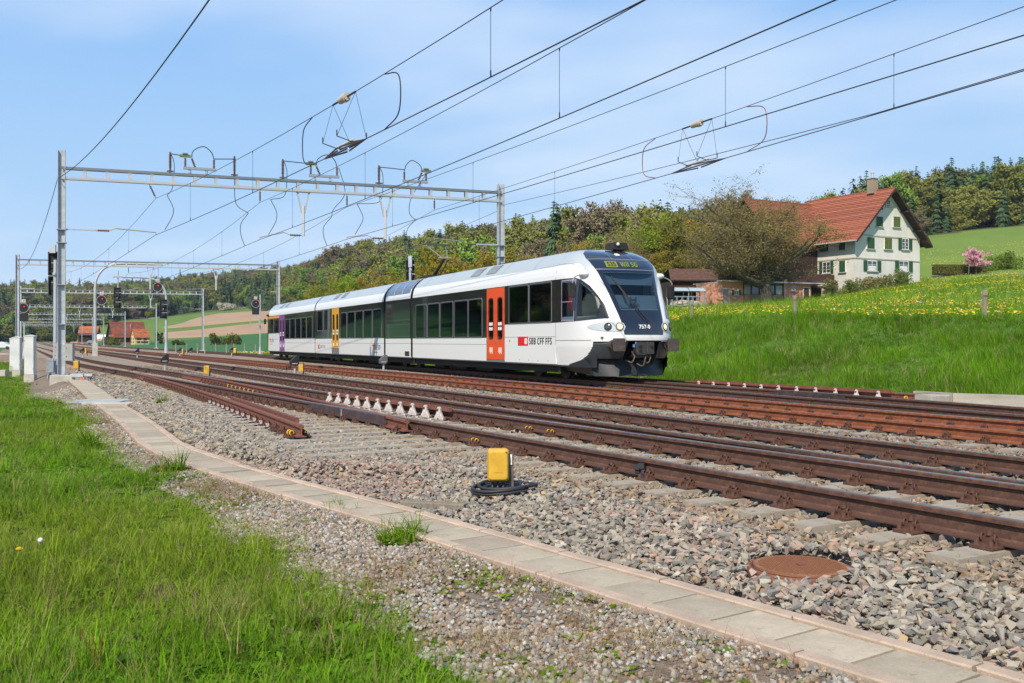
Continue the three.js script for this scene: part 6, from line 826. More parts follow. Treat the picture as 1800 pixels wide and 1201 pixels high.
  // bank and meadow on the right
  const right = (za, zb, s0, s1, dens, sc, f, st) => { for (let Z = za; Z < zb; Z += st) { const xa = t4(Z) + s0 / 0.91, xb = Math.min(t4(Z) + s1 / 0.91, 0.55 * Z + 2), n = Math.round(Math.max(0, xb - xa) * st * dens); for (let i = 0; i < n; i++) { const z = Z + rnd() * st, X = lerp(xa, xb, rnd()); if (!inView(X, z, 1.0)) continue; const pn = fbm(X * 0.4, z * 0.4, 4, 95), c = green(X, z, f * (0.55 + 0.95 * pn)), tall = sstep(0.25, 0.8, fbm(X * 0.7, z * 0.7, 3, 97)) * 1.15; if (rnd() < 0.02 + 0.2 * sstep(0.62, 0.74, fbm(X * 0.8 + 7, z * 0.8, 3, 98))) { const q = 0.75 + 0.5 * rnd(); c[0] = 0.40 * q; c[1] = 0.36 * q; c[2] = 0.15 * q; } add(rnd() < 0.5 ? 1 : rnd() < 0.6 ? 2 : 0, X, z, sc * (0.65 + 0.6 * rnd()), [c[0] * 0.92, c[1], c[2]], 0.45 + 0.95 * tall); } } };
  right(14, 34, 4.4, 14, 170, 1.35, 0.9, 0.5); right(34, 64, 4.3, 15, 70, 1.7, 0.9, 0.5); right(26, 60, 13.5, 40, 28, 1.5, 1.02, 0.5); right(60, 128, 8, 90, 5.5, 2.6, 1.0, 1); right(64, 110, 4, 14, 10, 2.4, 0.85, 1);
  L.forEach((l, i) => instanced('grass', G[i], MG, l));
  // dandelions of the meadow
  const fl = clean(new THREE.ConeGeometry(1, 0.5, 7).rotateX(Math.PI)), F = []; const dot = (X, Z, s) => { const w = rnd() < 0.06; F.push({ m: place(V(X, gh(X, Z) + 0.12 + 0.14 * rnd(), -Z), rnd() * 6, s * (0.7 + 0.6 * rnd()), qEuler(rnd() * 0.6 - 0.3 + 0.25, rnd() * 6, rnd() * 0.6 - 0.3)), c: w ? rgb(0.7, 0.7, 0.66) : rgb(0.82, 0.52, 0.012) }); };
  for (let Z = 33; Z < 134; Z += 1) { const xa = t4(Z) + 14.4 / 0.91, xb = 0.55 * Z + 2, n = Math.round(Math.max(0, xb - xa) * 6); for (let i = 0; i < n; i++) { const z = Z + rnd(), X = lerp(xa, xb, rnd()); if (inView(X, z, 1) && rnd() < 0.15 + 1.4 * sstep(0.42, 0.7, fbm(X * 0.25, z * 0.25, 3, 99))) dot(X, z, 0.036 + 0.00014 * z); } }
  for (let i = 0; i < 1600; i++) { const Z = 84 + rnd() * 42, X = atPx(lerp(325, 520, rnd()), Z); if (sR(X, Z) > 4.5) dot(X, Z, 0.06); }
  for (let i = 0; i < 700; i++) { const Z = 150 + rnd() * 40, X = atPx(lerp(1620, 1840, rnd()), Z); dot(X, Z, 0.06); }
  instanced('dandelions', fl, mat(1, 1, 1, 0.8), F);
  // single flowers near the camera
  for (const [px, py, w, l] of [[35, 975, 0, 'yellow dandelion flower in the near grass'], [72, 960, 1, 'white dandelion seed head in the near grass']]) { const [X, Z] = gPx(px, py + 40, -0.45), o = thing('dandelion', l, 'flower', P(X, gh(X, Z), Z)), h = 0.14; mesh('stem', tube([V(0, 0, 0), V(0.01, h * 0.5, 0), V(0, h, 0.01)], 0.0025, 5, 8), mat(0.14, 0.25, 0.04), o); mesh(w ? 'seed_head' : 'bloom', w ? clean(new THREE.IcosahedronGeometry(0.018, 2).translate(0, h + 0.015, 0.01)) : merge([0, 1, 2].map(k => clean(new THREE.ConeGeometry(0.024 - k * 0.006, 0.014, 14).rotateX(Math.PI).translate(0, h + 0.005 + k * 0.005, 0.01)))), w ? mat(0.7, 0.7, 0.68, 1) : mat(0.82, 0.55, 0.01, 0.8), o); }
  // dock plant at the lower left, litter, dry stalks
  const leafBlade = (L2, w, bend) => { const pos = [], n = 8; let prev = null; for (let k = 0; k <= n; k++) { const t = k / n, ww = w * Math.sin(Math.PI * Math.min(1, t * 0.92 + 0.08)) ** 0.8, y = L2 * t * Math.cos(bend * t), z = L2 * t * Math.sin(bend * t), l = [-ww, y, z + 0.25 * ww], c = [0, y, z], r = [ww, y, z + 0.25 * ww]; if (prev) pos.push(...prev[0], ...prev[1], ...c, ...prev[0], ...c, ...l, ...prev[1], ...prev[2], ...r, ...prev[1], ...r, ...c); prev = [l, c, r]; } const g = new THREE.BufferGeometry(); g.setAttribute('position', new THREE.Float32BufferAttribute(pos, 3)); g.computeVertexNormals(); return clean(g); };
  for (const [px, py, n, s, l] of [[170, 1185, 11, 1, 'dock plant with broad dark green leaves and red stalks in the near grass'], [650, 1075, 6, 0.55, 'small dock plant with upright dark leaf at the edge of the gravel']]) { const [X, Z] = gPx(px, py + 25, -0.45), o = thing('dock_plant', l, 'plant', P(X, gh(X, Z), Z)), lg = leafBlade(0.2 * s, 0.032 * s, 0.9); for (let i = 0; i < n; i++) { const m = mesh('leaf', lg, i % 4 === 3 ? leafMat({ color: rgb(0.16, 0.13, 0.03) }) : leafMat({ color: rgb(0.05, 0.14, 0.02) }), o); m.position.set((rnd() - 0.5) * 0.08 * s, 0.01, (rnd() - 0.5) * 0.08 * s); m.rotation.set(0.35 + rnd() * 0.5, i * 2.4, 0, 'YXZ'); m.scale.setScalar(0.7 + rnd() * 0.5); } for (let i = 0; i < 3; i++) mesh('stalk', tube([V(0, 0, 0), V(0.02 * i - 0.02, 0.12 * s, 0.01), V(0.05 * i - 0.06, 0.22 * s, 0.03)], 0.003, 5, 8), mat(0.28, 0.08, 0.03), o); }
}

// ---------------------------------------------------------------- trees
function makeTree(seed, o) { // returns { wood, leaves }; unit: metres, base at the origin
  const rnd = rng(seed), wood = [], tri = [], H = o.H; const rv = () => V(rnd() - 0.5, rnd() - 0.5, rnd() - 0.5);
  const leaf = (c, s) => { const a = rv().normalize().multiplyScalar(s), n = rv().normalize(), b = a.clone().cross(n).normalize().multiplyScalar(s * 0.75); tri.push(c.x + a.x, c.y + a.y, c.z + a.z, c.x - a.x * 0.5 + b.x, c.y - a.y * 0.5 + b.y, c.z - a.z * 0.5 + b.z, c.x - a.x * 0.5 - b.x, c.y - a.y * 0.5 - b.y, c.z - a.z * 0.5 - b.z); };
  const clump = c => { for (let i = 0; i < o.leafN; i++) { const d = rv().normalize().multiplyScalar(o.leafR * Math.pow(rnd(), 0.6)); d.y *= 0.75; leaf(c.clone().add(d), o.leafS * (0.6 + 0.8 * rnd())); } };
  const grow = (p, d, len, r, lv) => {
    const N = lv === 0 ? 5 : 3; let q = p.clone(), dir = d.clone();
    for (let i = 0; i < N; i++) {
      const nq = q.clone().addScaledVector(dir, len / N), r0 = r * (1 - 0.6 * i / N), r1 = r * (1 - 0.6 * (i + 1) / N); wood.push(cyl(q, nq, r0, r1, lv === 0 ? 8 : lv === 1 ? 5 : 3, true));
      if (lv < o.levels && (lv > 0 || i >= o.clear)) { const kids = lv === 0 ? o.k0 : lv === 1 ? o.k1 : o.k2; for (let k = 0; k < kids; k++) { const a = rnd() * 6.283, side = V(Math.cos(a), 0, Math.sin(a)); const nd = dir.clone().multiplyScalar(o.up * (0.5 + rnd())).addScaledVector(side, 0.6 + 0.5 * rnd()).add(V(0, 0.1 * rnd() + (o.lift || 0), 0)).normalize(); grow(q.clone().lerp(nq, rnd()), nd, len * (lv === 0 ? o.l1 : 0.58) * (0.6 + 0.6 * rnd()) * (lv === 0 ? 1 - 0.42 * (i - 2) / N : 1), Math.max(r1 * (o.keep || 0.5), 0.008 * H / 10), lv + 1); } }
      if (lv >= o.levels - 1 && o.leafN && (lv === o.levels || i === N - 1)) clump(nq); q = nq; dir.addScaledVector(rv(), o.wiggle * (lv + 1)).add(V(0, lv ? 0.06 : 0, 0)).normalize();
    }
  };
  grow(V(0, -0.3, 0), V(0.03 * (rnd() - 0.5), 1, 0.03 * (rnd() - 0.5)), H * o.trunk, o.r, 0);
  const g = new THREE.BufferGeometry(); g.setAttribute('position', new THREE.Float32BufferAttribute(tri, 3)); g.computeVertexNormals();
  const out = { wood: merge(wood), leaves: clean(g) }; let top = 0; for (const k of ['wood', 'leaves']) { const p = out[k].attributes.position; for (let i = 0; i < p.count; i++) top = Math.max(top, p.getY(i)); } const s = H / top; for (const k of ['wood', 'leaves']) out[k].scale(s, s, s); return out;
}
function makeConifer(seed, H, R, rows, per) {
  const rnd = rng(seed), pos = [], wood = cyl(V(0, -0.3, 0), V(0, H * 0.98, 0), H * 0.014, H * 0.003, 6, true);
  for (let k = 0; k < rows; k++) { const t = k / rows, y = H * (0.1 + 0.9 * t), r = R * Math.pow(1 - t, 0.62) * (0.7 + 0.5 * rnd()) + 0.25, n = Math.max(4, Math.round(per * (1 - 0.5 * t))); for (let i = 0; i < n; i++) { const a = rnd() * 6.283, l = r * (0.6 + 0.6 * rnd()), dx = Math.cos(a), dz = Math.sin(a), dr = l * (0.35 + 0.35 * rnd()), w = l * 0.28; for (const s of [-1, 0, 1]) { const ex = dx * l * (1 - 0.15 * Math.abs(s)) - dz * s * w, ez = dz * l * (1 - 0.15 * Math.abs(s)) + dx * s * w, mx = dx * l * 0.45 - dz * (s * 0.6 + 0.45) * w, mz = dz * l * 0.45 + dx * (s * 0.6 + 0.45) * w, nx = dx * l * 0.45 - dz * (s * 0.6 - 0.45) * w, nz = dz * l * 0.45 + dx * (s * 0.6 - 0.45) * w; pos.push(ex, y - dr, ez, mx, y - dr * 0.25, mz, nx, y - dr * 0.4, nz, 0, y + 0.05 * l, 0, mx, y - dr * 0.25, mz, nx, y - dr * 0.4, nz); } } }
  const g = new THREE.BufferGeometry(); g.setAttribute('position', new THREE.Float32BufferAttribute(pos, 3)); g.computeVertexNormals(); return { wood, leaves: clean(g) };
}
const bark = mat(0.105, 0.085, 0.065, 0.95, { map: rep(T.wood, 1) }), barkPale = mat(0.22, 0.19, 0.155, 0.95, { map: rep(T.wood, 1) });
const LM = (r, g, b) => pmat(r, g, b, 0.8, { transmission: 0.25, thickness: 0, ior: 1.3, specularIntensity: 0.3 });
const kinds = {
  olive: { o: { H: 14, trunk: 0.62, r: 0.26, levels: 3, clear: 1, k0: 3, k1: 2, k2: 1, l1: 0.62, up: 0.55, wiggle: 0.12, leafN: 26, leafR: 0.95, leafS: 0.14 }, m: [LM(0.30, 0.245, 0.03), LM(0.34, 0.255, 0.04), LM(0.235, 0.225, 0.03)] },
  green: { o: { H: 15, trunk: 0.62, r: 0.28, levels: 3, clear: 1, k0: 3, k1: 2, k2: 1, l1: 0.6, up: 0.6, wiggle: 0.12, leafN: 30, leafR: 1.0, leafS: 0.15 }, m: [LM(0.235, 0.31, 0.025), LM(0.27, 0.30, 0.025), LM(0.17, 0.25, 0.025)] },
  bare: { o: { H: 15, trunk: 0.7, r: 0.2, levels: 3, clear: 1, k0: 3, k1: 3, k2: 2, l1: 0.5, up: 0.9, wiggle: 0.1, leafN: 7, leafR: 0.7, leafS: 0.09, lift: 0.15 }, m: [LM(0.31, 0.22, 0.10), LM(0.33, 0.26, 0.11), LM(0.27, 0.195, 0.10)] } };
const protos = {}; for (const k in kinds) protos[k] = [0, 1].map(i => makeTree(200 + i * 31 + k.length * 7, kinds[k].o));
function plantTree(kind, label, group, px, ytop, Z, v, name = 'broadleaf_tree') { const X = atPx(px, Z), y = gh(X, Z), H = Math.max(4, hPx(ytop, Z) - y), p = protos[kind][v % 2], s = H / kinds[kind].o.H, o = thing(name, label, 'tree', P(X, y, Z), v * 1.9, group); mesh('trunk', p.wood, kind === 'bare' ? barkPale : bark, o).scale.set(s * 0.95, s, s * 0.95); mesh('crown', p.leaves, kinds[kind].m[v % 3], o).scale.set(s * 0.95, s, s * 0.95); return o; }
{
  const TL = { olive: 'olive green budding tree in the belt behind the train', green: 'fresh green leafy tree in the belt behind the train', bare: 'brown nearly bare tree in the belt behind the train' };
  const list = [[548, 505, 205, 'olive'], [575, 492, 190, 'green'], [605, 486, 180, 'olive'], [640, 478, 160, 'green'], [672, 470, 150, 'olive'], [700, 472, 142, 'green'], [728, 455, 132, 'olive'], [752, 447, 126, 'olive'], [778, 440, 122, 'green'], [802, 427, 120, 'olive'], [832, 432, 118, 'olive'], [860, 424, 118, 'olive'], [886, 436, 120, 'bare'], [912, 428, 122, 'bare'], [942, 424, 124, 'bare'], [972, 426, 122, 'bare'], [1002, 420, 124, 'olive'], [1030, 412, 128, 'bare'], [1058, 404, 132, 'bare'], [1080, 390, 134, 'bare'], [1106, 398, 130, 'bare'], [1132, 376, 152, 'green'], [1158, 380, 154, 'green'], [1184, 376, 152, 'olive'], [1212, 362, 156, 'bare'], [1240, 372, 154, 'olive'], [1268, 366, 156, 'olive'], [1292, 386, 160, 'olive'], [1150, 430, 150, 'olive'], [1200, 425, 150, 'olive'], [1090, 440, 122, 'green'], [1045, 446, 121, 'olive'], [985, 450, 119, 'green'], [925, 452, 118, 'olive']];
  const where = px => [[590, 'beyond the tail of the train'], [660, 'behind the car with the yellow door'], [715, 'behind the short power car'], [770, 'behind the current collector'], [850, 'between current collector and gantry mast'], [920, 'behind the mast of the gantry'], [990, 'above the middle of the front car'], [1060, 'behind the cab roof of the train'], [1120, 'behind the train nose'], [1190, 'left of the cattle shed'], [9999, 'behind the cattle shed']].find(q => px < q[0])[1];
  list.forEach(([px, yt, Z, k], i) => plantTree(k, TL[k].replace('in the belt behind the train', where(px)), 'trees in the belt behind the train', px, yt, Z, i));
  // the big budding walnut in front of the farmhouse
  const Z = 117, X = atPx(1347, Z), y = gh(X, Z), w = makeTree(911, { H: 15.2, trunk: 0.46, r: 0.62, levels: 4, clear: 1, k0: 3, k1: 3, k2: 2, l1: 1.15, up: 0.36, wiggle: 0.17, leafN: 4, leafR: 0.65, leafS: 0.075, lift: 0.06, keep: 0.6 }), o = thing('walnut_tree', 'big spreading budding tree with thin brown foliage before the farmhouse', 'tree', P(X, y, Z), (() => { const p = w.leaves.attributes.position; let a = 0, b = 0; for (let i = 0; i < p.count; i++) { a += p.getX(i); b += p.getZ(i); } return Math.atan2(b, a) + 2.4; })()); const tr = mesh('trunk', w.wood, mat(0.13, 0.115, 0.09, 0.95, { map: rep(T.wood, 1) }), o); mesh('crown', w.leaves, LM(0.27, 0.215, 0.07), o);
}
// bushes, hedge, blossom
function bush(name, label, cat, px, ybase, ytop, wpx, Z, m, seed, n = 1600, group, leafS = 0.12) { const X = atPx(px, Z), y = gh(X, Z), h = Math.max(0.8, hPx(ytop, Z) - y), w = wpx * Z / FPX / 2, rnd = rng(seed), tri = [], o = thing(name, label, cat, P(X, y, Z), 0, group), lobes = []; for (let i = 0; i < 9; i++) lobes.push([(rnd() - 0.5) * 1.5 * w, h * (0.08 + 0.58 * rnd()), (rnd() - 0.5) * w, (0.35 + 0.3 * rnd()) * Math.min(w, h * 0.7)]); for (let i = 0; i < n; i++) { const L = lobes[i % 9], d = V(rnd() - 0.5, rnd() - 0.5, rnd() - 0.5).normalize().multiplyScalar(L[3] * Math.pow(rnd(), 0.35)), c = V(L[0] + d.x, Math.max(0.03, Math.min(h, L[1] + d.y * 1.2)), L[2] + d.z), s = leafS * (0.5 + rnd()); const a = V(rnd() - 0.5, rnd() - 0.5, rnd() - 0.5).normalize().multiplyScalar(s), b = a.clone().cross(V(rnd() - 0.5, rnd() - 0.5, rnd() - 0.5)).normalize().multiplyScalar(s * 0.7); tri.push(c.x + a.x, c.y + a.y, c.z + a.z, c.x + b.x, c.y + b.y, c.z + b.z, c.x - b.x - a.x * 0.3, c.y - b.y - a.y * 0.3, c.z - b.z - a.z * 0.3); } const g = new THREE.BufferGeometry(); g.setAttribute('position', new THREE.Float32BufferAttribute(tri, 3)); g.computeVertexNormals(); mesh('foliage', clean(g), m, o); mesh('stem', [0, 1, 2, 3].map(k => cyl(V(0, -0.2, 0), V((rnd() - 0.5) * w, h * 0.6, (rnd() - 0.5) * w * 0.6), 0.03, 0.012, 5, true)), bark, o); return o; }
{
  const sh = [LM(0.22, 0.22, 0.07), LM(0.15, 0.19, 0.045), LM(0.27, 0.25, 0.10)], n5 = ['pale green rounded shrub beside the brick annex', 'second rounded shrub along the farmhouse wall', 'third rounded shrub along the farmhouse wall, under the first window', 'dark green shrub between the ground floor windows', 'largest shrub at the right of the farmhouse wall'];
  [[1467, 488, 40], [1498, 488, 34], [1523, 483, 36], [1553, 482, 36], [1585, 470, 44]].forEach(([px, yt, w], i) => bush('garden_shrub', n5[i], 'shrub', px, 510, yt, w, 121.5 + i * 0.8, sh[i % 3], 300 + i, 1900, 'shrubs along the farmhouse'));
  bush('garden_shrub', 'big dense green bush beside the pink flowering tree', 'shrub', 1764, 487, 437, 62, 138, LM(0.16, 0.235, 0.03), 320, 4200, undefined, 0.13); { const Z = 136, X = atPx(1686, Z), y = gh(X, Z), rnd = rng(321), o = thing('clipped_hedge', 'low clipped hedge between farmhouse and flowering tree', 'hedge', P(X, y, Z), 0.1), tri = []; for (let i = 0; i < 5200; i++) { const c = V((rnd() - 0.5) * 7.6, 0.1 + rnd() * 1.25, (rnd() - 0.5) * 1.1), f = rnd(); if (f < 0.45) c.z = 0.5 + 0.1 * rnd(); else if (f < 0.85) c.y = 1.25 + 0.12 * rnd(); const s = 0.07 * (0.6 + rnd()), a = V(rnd() - 0.5, rnd() - 0.5, rnd() - 0.5).normalize().multiplyScalar(s), b = a.clone().cross(V(rnd() - 0.5, rnd() - 0.5, rnd() - 0.5)).normalize().multiplyScalar(s); tri.push(c.x + a.x, c.y + a.y, c.z + a.z, c.x + b.x, c.y + b.y, c.z + b.z, c.x - b.x, c.y - b.y, c.z - b.z); } const g = new THREE.BufferGeometry(); g.setAttribute('position', new THREE.Float32BufferAttribute(tri, 3)); g.computeVertexNormals(); mesh('foliage', clean(g), LM(0.19, 0.19, 0.035), o); mesh('woody_core', box(7.3, 1.15, 0.8, 0, 0.55, 0), bark, o); }
  bush('field_bush', 'bushy green thicket in front of the ploughed field', 'shrub', 398, 606, 584, 66, 255, LM(0.15, 0.17, 0.03), 322, 2600, undefined, 0.28); bush('field_bush', 'small round bush in the green field below the ploughed field', 'shrub', 312, 609, 598, 26, 260, LM(0.12, 0.15, 0.03), 323, 1200, undefined, 0.25); bush('field_bush', 'scrubby bush at the red barn below its gable', 'shrub', 202, 607, 592, 36, 330, LM(0.14, 0.16, 0.03), 324, 1500, undefined, 0.3);
  bush('blossom_shrub', 'white flowering wild shrub at the forest edge above the ploughed field', 'shrub', 402, 552, 532, 44, 640, LM(0.55, 0.53, 0.42), 325, 1800, undefined, 0.55); bush('blossom_shrub', 'small white flowering shrub next to the larger one at the forest edge', 'shrub', 425, 554, 542, 18, 640, LM(0.5, 0.5, 0.36), 326, 900, undefined, 0.45); bush('farm_tree', 'round green tree beside the yellow house', 'tree', 279, 598, 574, 14, 402, LM(0.10, 0.12, 0.03), 327, 900, undefined, 0.4); bush('farm_tree', 'leafy tree to the left of the dark shed', 'tree', 126, 602, 562, 24, 410, LM(0.13, 0.15, 0.03), 328, 1400, undefined, 0.5);
  const Z = 134, X = atPx(1716, Z), y = gh(X, Z), ct = makeTree(77, { H: 3.7, trunk: 0.6, r: 0.12, levels: 3, clear: 2, k0: 3, k1: 2, k2: 1, l1: 0.6, up: 0.5, wiggle: 0.14, leafN: 7, leafR: 0.26, leafS: 0.085 }), o = thing('cherry_tree', 'small pink flowering cherry tree beside the hedge', 'tree', P(X, y, Z)); mesh('trunk', ct.wood, bark, o); mesh('blossom', ct.leaves, LM(0.76, 0.42, 0.50), o); mesh('support_stake', cyl(V(-1.1, 0, 0.2), V(-1.0, 1.6, 0.2), 0.04, 0.035, 6), M.wood, o);
}
// the wooded hills: one far mass
{
  const rnd = rng(99), cA = makeConifer(1, 17.5, 3.7, 30, 12), cB = makeConifer(2, 19, 3.3, 32, 12), dA = makeTree(31, { ...kinds.olive.o, H: 16, levels: 2, k0: 3, k1: 4, leafN: 60, leafR: 1.45, leafS: 0.3 }), dB = makeTree(32, { ...kinds.bare.o, H: 17, levels: 2, k0: 4, k1: 4, leafN: 50, leafR: 1.4, leafS: 0.28 }), dC = makeTree(33, { ...kinds.green.o, H: 15, levels: 2, k0: 3, k1: 4, leafN: 60, leafR: 1.5, leafS: 0.3 });
  const forms = [cA, cB, dA, dB, dC].map(t => merge([t.wood, t.leaves])), L = forms.map(() => []);
  for (let gz = 120; gz < 1000; gz += 5.8) for (let gx = -1.95 * gz; gx < 0.85 * gz; gx += 5.8) {
    const X = gx + (rnd() - 0.5) * 6, Z = gz + (rnd() - 0.5) * 6, px = CX + FPX * X / Z, e = forestEdge(px); if (Z < e) continue; const lim = px < -400 ? 380 : px < -150 ? 800 : px < 500 ? 905 : px < 800 ? lerp(905, 640, (px - 500) / 300) : lerp(640, 500, clamp((px - 800) / 600)); if (Z > lim) continue;  if (px < 470 && px > 130 && Z < 600 && fbm(X * 0.02, Z * 0.02, 2, 7) < 0.45) continue;
    const con = fbm(X * 0.011 + 3, Z * 0.011, 3, 55), mix = fbm(X * 0.02, Z * 0.02, 3, 57), r = rnd(); let k; if (r < sstep(0.44, 0.62, con) * 0.66 * (px > 1250 ? 0.75 : 1) + 0.2) k = rnd() < 0.5 ? 0 : 1; else k = r < (px > 1300 ? 0.7 : 0.42 + mix * 0.2) ? 3 : rnd() < 0.6 ? 2 : 4;
    const v = 1.15 + 0.5 * rnd(), c = k < 2 ? [0.038 * v, 0.07 * v, 0.026 * v] : k === 3 ? (rnd() < 0.5 ? [0.145 * v, 0.115 * v, 0.065 * v] : [0.12 * v, 0.12 * v, 0.05 * v]) : k === 2 ? [0.15 * v, 0.155 * v, 0.03 * v] : [0.12 * v, 0.19 * v, 0.025 * v];
    const ed = Z < e + 9, s = ((k < 2 ? 0.72 : 0.8) + 0.45 * rnd()) * (ed ? 0.62 : 1); L[k].push({ m: place(V(X, gh(X, Z) - (ed ? 2.2 : 0.9), -Z), rnd() * 6.28, V(s, s * (0.9 + 0.25 * rnd()), s)), c: rgb(...c) });
  }
  const fm = mat(1, 1, 1, 0.95); L.forEach((l, i) => { instanced('forest', forms[i], fm, l); });
}

// ---------------------------------------------------------------- buildings
const B = {
  plaster: mat(0.80, 0.785, 0.745, 0.95, { map: rep(T.plaster, 0.25), bumpMap: rep(T.fine, 1), bumpScale: 0.004 }), trim: mat(0.56, 0.53, 0.46, 0.9, { map: rep(T.plaster, 0.4) }), sill: mat(0.46, 0.43, 0.37, 0.9), shutter: mat(0.035, 0.125, 0.05, 0.6, { map: rep(T.wood, 1) }), shutterPale: mat(0.15, 0.20, 0.05, 0.6, { map: rep(T.wood, 1) }), frameW: mat(0.74, 0.73, 0.70, 0.6), pane: pmat(0.04, 0.05, 0.055, 0.06, { clearcoat: 1 }),
  tile: [0.92, 1.1, 1.26].map(k => mat(0.40 * k, 0.137 * k, 0.075 * k, 0.85, { map: rep(T.rust, 0.5, 1.5) })), tileBrown: [0.9, 1.08].map(k => mat(0.21 * k, 0.12 * k, 0.09 * k, 0.9, { map: rep(T.rust, 0.5) })), tileBright: [0.95, 1.05].map(k => mat(0.55 * k, 0.18 * k, 0.07 * k, 0.85, { map: rep(T.rust, 0.3) })), tileDark: [0.9, 1.1].map(k => mat(0.29 * k, 0.09 * k, 0.05 * k, 0.9, { map: rep(T.rust, 0.3) })),
  darkWood: mat(0.05, 0.028, 0.02, 0.9, { map: rep(T.wood, 0.6) }), brownWood: mat(0.10, 0.048, 0.035, 0.85, { map: rep(T.wood, 0.6) }), soffit: mat(0.055, 0.032, 0.025, 0.9), yellowWall: mat(0.68, 0.54, 0.29, 0.95), pinkWall: mat(0.42, 0.20, 0.15, 0.95, { map: rep(T.plaster, 0.2) }), paleWood: mat(0.50, 0.33, 0.19, 0.9, { map: rep(T.wood, 0.7) }), white: mat(0.72, 0.72, 0.7, 0.7), zinc: mat(0.5, 0.52, 0.53, 0.5, { metalness: 0.3 }),
  brick: (() => { const t = dataTex(512, (u, v, i, j) => { const rows = 32, r = Math.floor(v * rows), x = (u * 16 + (r % 2) * 0.5) % 16, c = Math.floor(x), fu = x - c, fv = v * rows - r, m = fu < 0.05 || fv < 0.14 ? 1 : 0, k = 0.75 + 0.4 * hash2(c, r, 3) + 0.1 * (hash2(i, j, 2) - 0.5); return m ? [0.62, 0.5, 0.42] : [0.80 * k, 0.36 * k, 0.22 * k]; }); return mat(0.95, 0.82, 0.76, 0.95, { map: rep(t, 0.5) }); })(),
};
const slopeBoard = (ax, ay, az, bx, by, bz, w, h) => bar(V(ax, ay, az), V(bx, by, bz), w, h);
// one roof slope made of tile courses: eave line from e0 to e1, ridge line above; pts are local
function roofPlane(parent, e0, e1, r0, r1, n, mats, name = 'tile_course', base = B.soffit) {
  const pl = mesh('roof_boarding', (() => { const g = new THREE.BufferGeometry(); const q = [e0, e1, r1, e0, r1, r0].flatMap(p => [p.x, p.y - 0.1, p.z]); g.setAttribute('position', new THREE.Float32BufferAttribute(q, 3)); g.computeVertexNormals(); return clean(g); })(), base, parent);
  const nn = e1.clone().sub(e0).cross(r0.clone().sub(e0)).normalize(); if (nn.y < 0) nn.negate();
  for (let k = 0; k < n; k++) { const a = k / n, b = (k + 1.12) / n, A0 = e0.clone().lerp(r0, a).addScaledVector(nn, 0.06), A1 = e1.clone().lerp(r1, a).addScaledVector(nn, 0.06), B0 = e0.clone().lerp(r0, Math.min(1, b)).addScaledVector(nn, 0.0), B1 = e1.clone().lerp(r1, Math.min(1, b)).addScaledVector(nn, 0.0), l0 = A0.clone().addScaledVector(nn, -0.06), l1 = A1.clone().addScaledVector(nn, -0.06), pos = [], uv = [], L = A0.distanceTo(A1), f = [[A0, A1, B1, B0], [l0, l1, A1, A0]]; for (const q of f) for (const i of [0, 1, 2, 0, 2, 3]) { pos.push(q[i].x, q[i].y, q[i].z); uv.push(i === 1 || i === 2 ? L : 0, (i > 1 ? 0.4 : 0) + k * 0.37); } const g = new THREE.BufferGeometry(); g.setAttribute('position', new THREE.Float32BufferAttribute(pos, 3)); g.setAttribute('uv', new THREE.Float32BufferAttribute(uv, 2)); g.computeVertexNormals(); mesh(name, g, mats[(hash2(k, n, 4) * mats.length) | 0], pl); }
  return pl;
}
function windowOn(parent, put, x0, x1, y0, y1, o = {}) { // put(geo) moves wall-plane geometry (x, y, z outwards) into place
  const fw = 0.07, cx = (x0 + x1) / 2, w = x1 - x0, W = mesh('window', put(box(w, y1 - y0, 0.05, cx, (y0 + y1) / 2, 0.01)), B.pane, parent);
  mesh('frame', merge([box(w + 0.1, fw, 0.1, cx, y0, 0.03), box(w + 0.1, fw, 0.1, cx, y1, 0.03), box(fw, y1 - y0, 0.1, x0, (y0 + y1) / 2, 0.03), box(fw, y1 - y0, 0.1, x1, (y0 + y1) / 2, 0.03), box(fw, y1 - y0, 0.08, cx, (y0 + y1) / 2, 0.03), box(w, 0.04, 0.08, cx, lerp(y0, y1, 0.62), 0.03), box(w, 0.04, 0.08, cx, lerp(y0, y1, 0.3), 0.03)].map(put)), B.frameW, W);
  mesh('sill', put(box(w + 0.36, 0.1, 0.22, cx, y0 - 0.09, 0.08)), B.sill, W); if (o.curtain) mesh('curtain', put(box(w * 0.8, (y1 - y0) * 0.45, 0.01, cx, lerp(y0, y1, 0.28), 0.038)), B.white, W);
  const sh = (a, b, m) => { const s = mesh('shutter', put(box(b - a, y1 - y0 + 0.12, 0.05, (a + b) / 2, (y0 + y1) / 2, 0.1)), m, parent); const n = Math.max(4, Math.round((y1 - y0) / 0.13)), sl = []; for (let i = 0; i < n; i++) sl.push(put(box(b - a - 0.12, 0.03, 0.03, (a + b) / 2, lerp(y0, y1, (i + 0.5) / n), 0.13))); mesh('louvres', sl, m, s); };
  if (o.open) { const q = w * (o.open === true ? 0.52 : o.open); sh(x0 - q - 0.06, x0 - 0.06, B.shutter); sh(x1 + 0.06, x1 + q + 0.06, B.shutter); } if (o.closed) { sh(x0, cx - 0.01, o.closed); sh(cx + 0.01, x1, o.closed); } return W;
}
